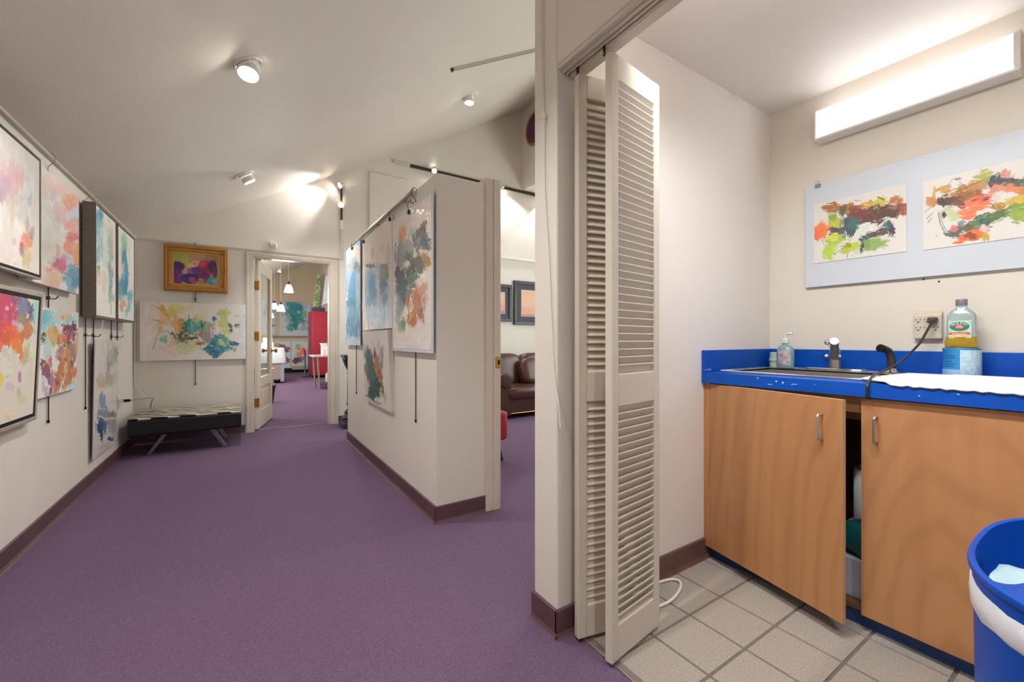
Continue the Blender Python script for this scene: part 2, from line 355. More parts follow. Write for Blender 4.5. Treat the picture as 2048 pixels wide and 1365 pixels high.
PAINT={
'A':([-0.865, 2.31, 1.979],[0.0, 0.769, 0.0],[0.0, 0.0, -0.577],'efe6dc',90,150,1,[('b',0.4247,0.3017,0.2604,-0.0728,0.0,0.4626,'f4efe8',0.6,0.5,0.6,0),('b',0.6519,0.1246,0.1191,-0.0389,0.0,0.1987,'e3e8e4',0.7,0.6,0.6,1),('b',0.4247,0.1937,0.1627,-0.0536,0.0,0.0822,'e8bcc0',0.75,0.8,0.6,1),('b',0.3927,0.2397,0.0948,-0.0296,0.0,0.0557,'c3a0bd',0.7,0.9,0.6,1),('b',0.3616,0.2894,0.0614,-0.018,0.0,0.0299,'9b7f9c',0.5,0.9,0.6,1),('b',0.5267,0.1655,0.0714,-0.0233,0.0,0.0538,'edb5ae',0.7,0.8,0.6,1),('b',0.4802,0.2651,0.1255,-0.0363,0.0,0.0474,'cdb2b8',0.5,1,0.6,1),('b',0.5629,0.2794,0.135,-0.0368,0.0,0.0875,'c9cec9',0.5,1,0.7,1),('b',0.6519,0.2325,0.0331,-0.0093,0.0,0.0341,'98a7a6',0.5,1,0.6,1),('b',0.4745,0.3351,0.025,-0.0065,0.0,0.0578,'d9c98d',0.6,0.9,0.6,1),('b',0.4859,0.4642,0.0206,-0.0041,0.0,0.0185,'a9bda7',0.6,0.5,0.5,0),('b',0.6258,0.3578,0.0285,-0.0066,0.0,0.0449,'b9a593',0.6,0.8,0.6,1),('b',0.6193,0.4321,0.0666,-0.0029,-0.0351,0.0492,'e88f6b',0.85,0.6,0.4,0),('b',0.5629,0.4762,0.0221,-0.0041,0.0,0.0328,'b65c72',0.75,0.6,0.4,0),('b',0.6813,0.3822,0.0271,-0.0059,0.0,0.0345,'8b837c',0.6,0.8,0.5,0),('b',0.6193,0.5161,0.058,-0.0096,0.0,0.0504,'d9bf7e',0.75,0.8,0.5,1),('b',0.5752,0.4959,0.0248,-0.0044,0.0,0.022,'8a6a80',0.5,0.8,0.5,0),('s',[[0.4916,0.5611],[0.5149,0.5591]],0.0024,'6a6460',0.6,0.5),('b',0.1755,0.2121,0.17,-0.0616,0.0,0.1001,'e3b6c4',0.7,0.9,0.6,1),('b',0.0711,0.4005,0.1368,-0.0383,0.0,0.1119,'d9cfae',0.6,0.9,0.6,0),('b',0.2189,0.4755,0.08,-0.0176,0.0,0.0558,'e6a98c',0.7,0.8,0.5,0),('b',0.0053,0.2323,0.1059,-0.0409,0.0,0.0581,'c6d3cf',0.6,0.9,0.6,0),('b',0.3927,0.5385,0.1264,-0.0219,0.0,0.0608,'ead9d6',0.5,0.8,0.7,0)]),
'B':([-0.895, 3.03, 2.0],[0.0, 0.785, 0.0],[0.0, 0.0, -0.63],'ece8e0',90,130,2,[('b',0.3096,0.3251,0.2664,-0.0584,0.0,0.24,'e4e6de',0.7,0.7,0.6,0),('b',0.2803,0.0827,0.2898,-0.0899,0.0,0.0678,'f0cdc2',0.6,0.9,0.6,0),('b',0.5159,0.0342,0.2021,-0.0482,-0.0266,0.0625,'edbcae',0.6,0.9,0.6,0),('b',0.3546,0.1061,0.0917,-0.027,0.0,0.0465,'d9c3d6',0.5,0.9,0.6,0),('b',0.6311,0.0727,0.1474,-0.0224,-0.0661,0.0813,'eb9d7c',0.85,0.7,0.4,0),('b',0.7162,0.131,0.1364,-0.0344,0.0,0.0525,'c6d3e6',0.85,0.7,0.4,0),('b',0.7358,0.1722,0.1184,-0.0282,0.0,0.0396,'9d8fb0',0.5,0.8,0.5,0),('b',0.6403,0.2142,0.1392,-0.0323,0.0,0.0384,'f0a898',0.85,0.7,0.4,0),('b',0.6778,0.2702,0.1331,-0.0281,0.0,0.0389,'df6d7c',0.85,0.8,0.4,0),('b',0.6037,0.3554,0.1088,-0.0205,0.0,0.0506,'ee8f72',0.8,0.8,0.4,0),('b',0.7456,0.3816,0.0993,-0.017,0.0,0.086,'f0a067',0.9,0.6,0.3,0),('b',0.4492,0.1924,0.0849,-0.0396,0.0979,0.0375,'e8b3bd',0.6,0.9,0.5,0),('b',0.417,0.4084,0.0399,-0.0073,0.0,0.0356,'e19aa3',0.7,0.8,0.4,1),('b',0.4574,0.4914,0.1508,-0.0079,-0.0339,0.0516,'cf5f86',0.9,0.9,0.35,0),('b',0.5159,0.4395,0.0684,-0.0113,0.0,0.0369,'d98aa5',0.6,0.8,0.4,1),('b',0.6219,0.4474,0.0734,-0.0115,0.0,0.0509,'d4d9ea',0.8,0.6,0.4,0),('b',0.6778,0.5423,0.1712,-0.0212,0.0,0.0842,'5f9dbb',0.95,0.7,0.3,0),('b',0.5857,0.5914,0.0896,-0.01,0.0,0.0503,'85b7cb',0.8,0.7,0.4,0),('b',0.7162,0.5637,0.078,-0.009,0.0,0.0393,'3d7fa3',0.5,0.9,0.4,0),('b',0.5159,0.6054,0.0562,-0.0135,0.035,0.0308,'e9edf2',0.8,0.5,0.4,0),('b',0.3546,0.5882,0.128,-0.007,-0.0291,0.0664,'eac0a0',0.9,0.4,0.25,0),('s',[[0.317,0.524],[0.4011,0.5471],[0.4574,0.5877],[0.4574,0.6178]],0.009,'f3dfc6',0.9,0.2),('s',[[0.2803,0.5407],[0.2588,0.5887],[0.2517,0.6231]],0.0063,'cf8f86',0.6,0.6),('b',0.2237,0.582,0.0973,-0.0127,0.0,0.0609,'e4cfb9',0.6,0.8,0.6,0),('b',0.2876,0.5397,0.0408,-0.0058,0.0,0.0125,'df7f93',0.7,0.7,0.4,0),('b',0.2376,0.4522,0.1685,-0.03,0.0,0.0724,'ded9c2',0.5,0.9,0.7,0)]),
'C':([-0.856, 4.015, 2.015],[0.0, 0.53, 0.0],[0.0, 0.0, -0.77],'f0eee7',60,180,3,[('b',0.3034,0.0044,0.23,-0.0576,0.0,0.1247,'efe2cc',0.7,0.8,0.7,0),('b',0.0873,0.0879,0.1021,-0.0247,0.0,0.0808,'5fa9bf',0.9,0.8,0.4,1),('b',0.1001,0.0406,0.0643,-0.0164,0.0,0.0442,'3f93b4',0.8,0.8,0.4,0),('b',0.062,0.1669,0.0755,-0.0167,0.0,0.0802,'86bfcb',0.8,0.9,0.5,1),('b',0.1259,0.2418,0.0783,-0.0154,0.0,0.0965,'6fb0c5',0.85,0.9,0.5,1),('b',0.062,0.3418,0.0629,-0.0108,0.0,0.0656,'8fc0cf',0.8,0.9,0.5,1),('b',0.2469,0.2487,0.1673,-0.0315,0.0,0.2149,'d3e3dc',0.7,0.9,0.6,1),('b',0.3764,0.2244,0.0747,-0.014,0.0,0.135,'a9bda5',0.7,1,0.5,1),('s',[[0.2057,0.0744],[0.2749,0.1198],[0.3764,0.1529]],0.0118,'91a99e',0.6,0.8),('b',0.0671,0.465,0.0353,-0.0048,0.0,0.0511,'6d9d80',0.8,0.8,0.4,1),('b',0.3914,0.4608,0.0663,-0.0083,0.0,0.1116,'8fb4c4',0.85,0.9,0.4,1),('b',0.3469,0.3718,0.053,-0.008,0.0,0.0631,'7f9e9a',0.6,1,0.5,1),('b',0.1129,0.4958,0.1036,-0.013,0.0,0.0592,'e9d8c8',0.8,0.8,0.5,0),('b',0.2193,0.5129,0.1099,-0.0129,0.0,0.0914,'e6dccd',0.7,0.8,0.5,0),('b',0.3616,0.5832,0.0474,-0.0045,0.0,0.0791,'87a79d',0.7,0.9,0.4,1),('b',0.4524,0.607,0.0466,-0.004,0.0,0.0324,'7fb6b8',0.7,0.8,0.4,0),('s',[[0.1259,0.6649],[0.2749,0.6455],[0.3914,0.6601]],0.0089,'c3b5a8',0.5,0.7),('b',0.3764,0.7089,0.0418,-0.0026,0.0,0.0397,'a9b7b0',0.6,0.8,0.4,0),('b',0.1921,0.7126,0.1624,-0.0103,0.0,0.0454,'f0e3da',0.7,0.8,0.6,0)]),
'D':([-0.856, 4.625, 2.015],[0.0, 0.6, 0.0],[0.0, 0.0, -0.765],'f1efe9',55,180,4,[('b',0.2548,0.1327,0.2278,-0.0427,0.0,0.2148,'dfeae4',0.7,0.8,0.6,0),('b',0.2173,0.1397,0.1045,-0.0196,0.0,0.1154,'8fc3a4',0.75,0.9,0.5,1),('b',0.1988,0.0814,0.074,-0.0149,0.0,0.0442,'a9d3b4',0.6,0.9,0.5,0),('b',0.2173,0.264,0.0821,-0.013,0.0,0.0976,'4f9fb3',0.9,0.7,0.4,1),('b',0.2929,0.3694,0.0966,-0.0127,0.0,0.1174,'59aec6',0.85,0.8,0.4,1),('b',0.1622,0.4829,0.1818,-0.0198,0.0,0.0964,'4a9fbd',0.95,0.8,0.3,1),('b',0.0735,0.544,0.1045,-0.0101,0.0,0.0515,'6ab6c9',0.8,0.9,0.4,0),('b',0.1442,0.3192,0.0901,-0.0134,0.0,0.0349,'e7dcb9',0.7,0.8,0.5,0),('b',0.432,0.5467,0.1029,-0.0091,0.0,0.0652,'78bfc9',0.85,0.8,0.4,1),('b',0.3515,0.6636,0.0932,0.0019,-0.0675,0.0472,'8fcac6',0.85,0.8,0.4,1),('b',0.1731,0.6354,0.1279,-0.0093,0.0,0.0334,'e6b48f',0.95,0.5,0.3,0),('b',0.1263,0.6823,0.0643,-0.004,0.0,0.0261,'dfa477',0.8,0.6,0.4,0),('b',0.0391,0.5814,0.0754,-0.0067,0.0,0.0298,'9ccdd6',0.7,0.8,0.4,0),('b',0.2929,0.7215,0.0773,-0.0039,0.0,0.0226,'a9d9d2',0.6,0.8,0.5,0)]),
'E':([-0.88, 2.4, 1.275],[0.0, 0.73, 0.0],[-0.022, 0.0, -0.581],'e6dfd1',90,140,5,[('b',0.3803,0.105,0.1327,-0.006,0.0174,0.1463,'d44a63',0.95,0.5,0.25,0),('b',0.3846,0.0556,0.1231,-0.0083,0.0093,0.0781,'c84468',0.9,0.8,0.3,0),('b',0.3681,0.1738,0.0908,-0.0013,0.0075,0.0632,'e2555a',0.9,0.7,0.3,0),('b',0.4663,0.2029,0.1211,-0.0001,0.0068,0.0559,'e9783c',0.95,0.7,0.3,0),('b',0.5291,0.255,0.0535,-0.0078,0.0458,0.05,'e98a3f',0.95,0.7,0.25,0),('b',0.4208,0.183,0.0741,-0.0007,0.0042,0.0349,'e5653f',0.8,0.9,0.4,0),('b',0.549,0.0392,0.071,-0.005,0.0066,0.0524,'7f86a6',0.95,0.6,0.25,0),('b',0.4653,0.0145,0.0661,-0.0055,0.0025,0.0202,'94547f',0.8,0.8,0.4,0),('b',0.639,0.0658,0.0446,-0.0025,0.0064,0.049,'6e5a7a',0.85,0.9,0.35,1),('b',0.5576,0.1075,0.0715,-0.0029,0.004,0.0316,'96866f',0.9,0.8,0.35,0),('b',0.6131,0.1594,0.0718,0.0098,-0.0324,0.0464,'c8814f',0.85,0.9,0.4,0),('b',0.7043,0.0621,0.047,-0.0027,0.0097,0.0726,'a9d8d8',0.9,0.7,0.35,0),('b',0.7237,0.1573,0.0341,-0.0006,0.006,0.0452,'c9dfd6',0.8,0.8,0.4,0),('b',0.4622,0.1241,0.0285,-0.001,0.0019,0.0152,'e3a3c3',0.95,0.5,0.25,0),('b',0.5294,0.1453,0.0291,0.0066,-0.0168,0.0149,'cfc0c4',0.95,0.5,0.25,0),('b',0.3909,0.0651,0.0144,-0.0009,0.0012,0.0098,'eab7c3',0.9,0.5,0.3,0),('b',0.4276,0.0452,0.0085,-0.0006,0.0008,0.007,'e3b3c3',0.8,0.5,0.3,0),('b',0.4141,0.3021,0.0735,0.0032,0.0089,0.0747,'e3ddd4',0.95,0.7,0.25,0),('b',0.3875,0.252,0.0308,0.0007,0.0035,0.0295,'ded6cd',0.9,0.8,0.2,0),('b',0.4678,0.3045,0.0661,0.0029,0.0062,0.051,'dcd8cc',0.9,0.8,0.3,0),('b',0.6257,0.257,0.0501,0.0048,-0.0164,0.0585,'cfcf9c',0.7,0.9,0.4,1),('b',0.605,0.2889,0.0308,0.0034,-0.0117,0.042,'b8a88a',0.5,0.9,0.4,1),('b',0.5507,0.3816,0.0201,0.0015,0.0034,0.0276,'b982b4',0.9,0.6,0.3,0),('b',0.367,0.3777,0.0201,0.0016,0.0046,0.0391,'e3cf4e',0.8,0.8,0.4,1),('b',0.5942,0.4917,0.0612,0.0073,0.0041,0.0325,'cfd49a',0.6,0.9,0.5,0),('b',0.4601,0.4203,0.0546,0.0051,0.0025,0.0204,'d4b8ba',0.6,0.9,0.5,0),('b',0.5482,0.4548,0.0236,0.0025,0.0026,0.0212,'bfa08f',0.5,0.9,0.5,1),('b',0.702,0.3482,0.0535,0.003,0.0148,0.1127,'e2dcc0',0.7,0.7,0.6,0),('b',0.4646,0.547,0.1314,0.0196,0.0049,0.0411,'e9dcc3',0.7,0.7,0.6,0),('s',[[0.4171,0.3707],[0.441,0.3685]],0.0037,'8b6a6a',0.6,0.5),('b',0.2038,0.1265,0.1295,-0.005,0.013,0.1167,'c8405f',0.95,0.6,0.3,0),('b',0.0487,0.0992,0.1253,-0.0071,0.0087,0.0829,'8f5f86',0.9,0.8,0.35,0),('b',0.0849,0.2287,0.1223,0.0015,0.0054,0.0509,'e38a4a',0.9,0.8,0.35,0),('b',0.1741,0.3183,0.1004,0.0057,0.0053,0.0489,'d9cf7a',0.7,0.9,0.4,0),('b',0.0403,0.3684,0.1019,0.0089,0.0069,0.0665,'b9cdbb',0.7,0.9,0.5,0)]),
'F':([-0.905, 3.22, 1.25],[0.0, 0.635, 0.0],[-0.012, 0.0, -0.495],'f1eeeb',85,145,6,[('b',0.1318,0.0712,0.1221,-0.0048,0.0062,0.0689,'9fd3d6',0.9,0.7,0.35,0),('b',0.09,0.0519,0.0658,-0.0031,0.0032,0.0365,'79c2cb',0.8,0.8,0.4,0),('b',0.3331,0.0405,0.1405,-0.0066,0.0059,0.0625,'b7dfe0',0.8,0.8,0.4,0),('b',0.4126,0.0309,0.1152,-0.0056,0.0034,0.035,'f0d2b4',0.9,0.7,0.35,0),('b',0.3493,0.0455,0.0284,-0.0013,0.001,0.0103,'e79a63',0.8,0.6,0.4,0),('b',0.491,0.0542,0.0779,-0.0031,0.0035,0.0359,'a9ced6',0.85,0.7,0.4,0),('b',0.5881,0.041,0.0552,-0.0024,0.0038,0.037,'bfe3e3',0.7,0.7,0.5,0),('b',0.4544,0.118,0.1015,-0.002,0.004,0.0415,'7d2d57',0.95,0.9,0.25,0),('b',0.5573,0.0975,0.0506,-0.0013,0.0037,0.0367,'4b2a4a',0.9,0.9,0.3,0),('b',0.4915,0.1473,0.1201,0.0061,-0.0145,0.0356,'9a3c5c',0.85,0.9,0.3,0),('b',0.4026,0.1832,0.0625,-0.006,0.0334,0.0395,'d9633f',0.85,0.9,0.35,0),('b',0.4284,0.195,0.0499,0.0003,0.0034,0.0353,'b23a6b',0.7,0.9,0.4,0),('b',0.3216,0.1661,0.0589,0.0075,-0.0287,0.0321,'e29a5f',0.9,0.8,0.35,0),('b',0.2846,0.1775,0.0211,-0.0,0.0031,0.0336,'a3442f',0.8,0.8,0.35,0),('b',0.4552,0.2129,0.0676,0.0007,0.0029,0.0297,'5c4a52',0.8,0.9,0.35,0),('b',0.2092,0.1557,0.0788,-0.0007,0.0045,0.0491,'d8b671',0.85,0.9,0.4,0),('b',0.0879,0.1776,0.0411,-0.0029,0.0191,0.036,'7d6a50',0.85,0.9,0.35,0),('b',0.0795,0.1567,0.0261,-0.0002,0.0018,0.0208,'4b3a32',0.7,0.9,0.35,0),('b',0.2423,0.1222,0.0293,-0.0006,0.0025,0.0276,'c99d4a',0.7,0.8,0.4,0),('b',0.132,0.2254,0.0677,0.0011,0.0047,0.0532,'b9dcd9',0.8,0.8,0.4,0),('b',0.3302,0.2571,0.0622,0.0016,0.0043,0.0456,'a5706a',0.8,0.9,0.35,0),('b',0.4561,0.3078,0.1015,0.0042,0.0098,0.1012,'d39a66',0.9,0.9,0.3,1),('b',0.3635,0.3614,0.0732,0.0166,-0.0931,0.0724,'b8713a',0.95,0.9,0.25,1),('b',0.3071,0.42,0.0422,0.0067,-0.0425,0.0846,'d0824a',0.95,0.8,0.25,1),('b',0.5714,0.2388,0.091,0.0017,0.0068,0.0678,'b3836f',0.85,0.9,0.35,1),('b',0.6243,0.2148,0.0376,0.0004,0.0057,0.0564,'d7b07c',0.8,0.9,0.35,0),('b',0.5193,0.3407,0.0387,0.002,0.003,0.0304,'6b4523',0.8,0.8,0.35,0),('b',0.5513,0.3973,0.1078,0.0074,0.0055,0.0553,'cf7a4d',0.9,0.9,0.3,1),('b',0.4513,0.4318,0.0561,0.0117,-0.0572,0.0564,'c8834a',0.9,0.9,0.3,1),('b',0.4272,0.3536,0.0415,0.0024,0.0034,0.0354,'e6cd9c',0.8,0.8,0.4,0),('b',0.0872,0.3186,0.0385,-0.0008,0.0164,0.0317,'5b2f4f',0.9,0.8,0.3,0),('b',0.1266,0.3153,0.0513,0.0098,-0.0333,0.0381,'e2a98b',0.8,0.8,0.4,0),('b',0.187,0.302,0.0254,0.0011,0.0034,0.038,'c07a78',0.8,0.8,0.4,0),('b',0.1664,0.3817,0.0515,-0.0036,0.0727,0.0759,'8d5670',0.95,0.8,0.3,1),('b',0.2183,0.4127,0.0357,0.0017,0.0175,0.0559,'b98aa2',0.85,0.8,0.35,1),('b',0.1244,0.442,0.0386,-0.0004,0.0354,0.0493,'d3b7cb',0.9,0.8,0.35,1),('b',0.1957,0.4759,0.0255,0.0027,0.003,0.0328,'5d2d52',0.8,0.9,0.35,1),('b',0.578,0.4852,0.1095,0.0104,0.0031,0.031,'b8dfe4',0.8,0.8,0.4,0),('s',[[0.5805,0.0568],[0.5943,0.1028],[0.5538,0.1528]],0.0064,'4a2f42',0.8,0.5),('s',[[0.3817,0.3857],[0.3474,0.4404],[0.3278,0.4784]],0.0038,'6b4a3a',0.7,0.5),('b',0.3006,0.4307,0.0183,0.0016,0.0016,0.017,'8a3a5a',0.8,0.8,0.4,0)]),
'G':([-0.9, 4.2, 1.07],[0.0, 0.66, 0.0],[-0.012, 0.0, -0.875],'e4dfd9',50,190,7,[('b',0.1859,0.1642,0.1277,0.0055,0.0091,0.1351,'d9d5d0',0.6,0.7,0.6,0),('b',0.4545,0.118,0.183,0.0053,0.0062,0.0868,'b4b3ae',0.8,0.9,0.5,1),('b',0.6058,0.1224,0.0709,0.0021,0.0044,0.06,'9aa09c',0.8,0.9,0.5,1),('b',0.3726,0.2193,0.0562,0.0031,0.004,0.0568,'8f989c',0.8,0.9,0.4,1),('b',0.3962,0.3059,0.1422,0.0108,0.004,0.0571,'a5a39b',0.8,0.9,0.4,1),('b',0.1488,0.3137,0.0939,0.0078,0.0036,0.0536,'c9ba92',0.85,0.9,0.45,1),('b',0.2958,0.3444,0.1351,0.0119,0.0025,0.0372,'b8ac92',0.7,0.9,0.45,1),('b',0.543,0.3171,0.1146,0.0087,0.0043,0.0592,'c9c4ba',0.7,0.9,0.5,1),('b',0.3356,0.4319,0.2757,0.0301,0.0032,0.047,'ebe3dc',0.8,0.8,0.5,0),('b',0.2227,0.4739,0.0911,0.0112,0.0043,0.0639,'7f93b4',0.9,0.8,0.35,1),('b',0.2622,0.5794,0.1825,0.0272,0.0031,0.0462,'6f86a8',0.9,0.9,0.3,0),('b',0.2356,0.6662,0.1636,0.0283,0.0043,0.0643,'2f5f86',0.95,0.8,0.3,1),('b',0.1721,0.6642,0.0791,0.0139,0.0036,0.0542,'1f5378',0.9,0.8,0.3,0),('b',0.2243,0.7367,0.052,0.01,0.0031,0.0458,'1e4653',0.9,0.8,0.3,0),('b',0.4912,0.6329,0.1736,0.0101,0.0534,0.0447,'8d8f95',0.8,0.9,0.35,0),('b',0.5272,0.6189,0.0973,-0.0002,0.0429,0.0251,'6c6a70',0.7,0.9,0.35,0),('b',0.5732,0.7344,0.1548,0.0271,0.0058,0.08,'a3a3a8',0.7,0.9,0.45,1),('b',0.4859,0.8158,0.1,0.0076,0.0423,0.0312,'35599a',0.95,0.8,0.3,0),('s',[[0.1823,0.8181],[0.3296,0.8358],[0.4682,0.8219]],0.0072,'9a9aa2',0.7,0.5),('b',0.3677,0.8955,0.3149,0.0707,0.0059,0.0858,'cfc5c6',0.8,0.6,0.5,0),('s',[[0.1195,0.5669],[0.3151,0.6243],[0.6462,0.6718]],0.0107,'f3eeea',0.8,0.6),('b',0.4428,0.4627,0.0727,0.0083,0.0027,0.0386,'e7cfc0',0.6,0.8,0.5,0)]),
'gold':([-0.606, 5.632, 2.005],[0.388, 0.0, 0.0],[0.0, 0.0, -0.332],'b58a63',110,95,8,[('b',0.0517,0.0739,0.0919,-0.0097,0.0,0.1013,'a9a04d',0.9,0.7,0.4,0),('b',0.101,0.0844,0.0427,0.0051,-0.0097,0.0705,'bdb05c',0.7,0.8,0.4,0),('b',0.3239,0.0613,0.0851,-0.0088,0.0,0.0967,'a8744f',0.9,0.7,0.5,0),('b',0.2014,0.0422,0.0763,-0.0082,0.0,0.0318,'b98f5f',0.8,0.8,0.5,0),('b',0.0151,0.2175,0.0777,-0.0244,0.0158,0.1132,'5c2f72',1,0.4,0.2,0),('b',0.0395,0.1375,0.0516,0.0189,-0.0104,0.0376,'4a2b62',1,0.4,0.2,0),('b',0.0151,0.2796,0.0607,-0.0049,0.0,0.0698,'7a2c7c',0.85,0.7,0.3,0),('b',0.0701,0.2595,0.0246,-0.002,0.0,0.0625,'7b4f96',0.8,0.7,0.35,0),('b',0.1383,0.2696,0.0813,-0.0066,0.0,0.0552,'4b2f72',1,0.5,0.25,0),('b',0.1634,0.2123,0.1007,-0.0088,0.0,0.0395,'4a2a66',0.95,0.6,0.3,0),('b',0.1041,0.1939,0.036,-0.0154,0.0056,0.026,'d3a58b',1,0.4,0.2,0),('b',0.1196,0.1847,0.041,-0.0226,0.006,0.0201,'c88a8f',0.8,0.5,0.3,0),('b',0.1729,0.1205,0.054,-0.0273,0.0097,0.0367,'d8b08f',1,0.4,0.2,0),('b',0.2014,0.1057,0.0381,-0.0038,0.0,0.0318,'d7a48f',0.9,0.5,0.3,0),('b',0.1509,0.1818,0.0377,-0.0034,0.0,0.0355,'8f5f92',0.9,0.6,0.3,0),('b',0.2014,0.1772,0.0508,-0.0046,0.0,0.0476,'6f3f7c',0.95,0.6,0.3,0),('b',0.2589,0.116,0.0539,0.0065,-0.0089,0.0639,'b3304f',0.98,0.7,0.25,0),('b',0.2397,0.1019,0.0321,-0.0032,0.0,0.0399,'cc4a5e',0.8,0.8,0.3,0),('b',0.2848,0.1696,0.0584,-0.0053,0.0,0.0561,'8f2f5c',0.9,0.8,0.3,0),('b',0.3304,0.1251,0.0387,-0.0121,0.0102,0.0705,'4f2b52',0.95,0.7,0.25,0),('b',0.3501,0.1879,0.0259,-0.0079,0.0091,0.0629,'5c3a6c',0.9,0.7,0.3,0),('b',0.2589,0.2519,0.0516,-0.0042,0.0,0.056,'6b2a66',0.95,0.7,0.3,0),('b',0.2333,0.2779,0.0309,0.0079,-0.0036,0.0172,'c9834f',0.7,0.8,0.35,0),('b',0.1571,0.2839,0.0314,-0.0025,0.0,0.0316,'a55a7c',0.7,0.8,0.35,0),('b',0.3239,0.2789,0.0483,0.0067,-0.0057,0.0401,'4f8f9c',0.98,0.6,0.25,0),('b',0.3501,0.2849,0.0263,-0.002,0.0,0.0202,'7fb3b3',0.7,0.7,0.35,0),('s',[[0.1666,0.1132],[0.1792,0.1064],[0.1887,0.1118]],0.005,'3a2340',0.9,0.2),('s',[[0.1634,0.1016],[0.1824,0.0942]],0.0035,'5b3450',0.7,0.2),('s',[[0.1227,0.1844],[0.1383,0.1908]],0.0049,'8f2f4a',0.9,0.3),('s',[[0.129,0.1681],[0.1415,0.1551]],0.0028,'8a5a5a',0.7,0.3)]),
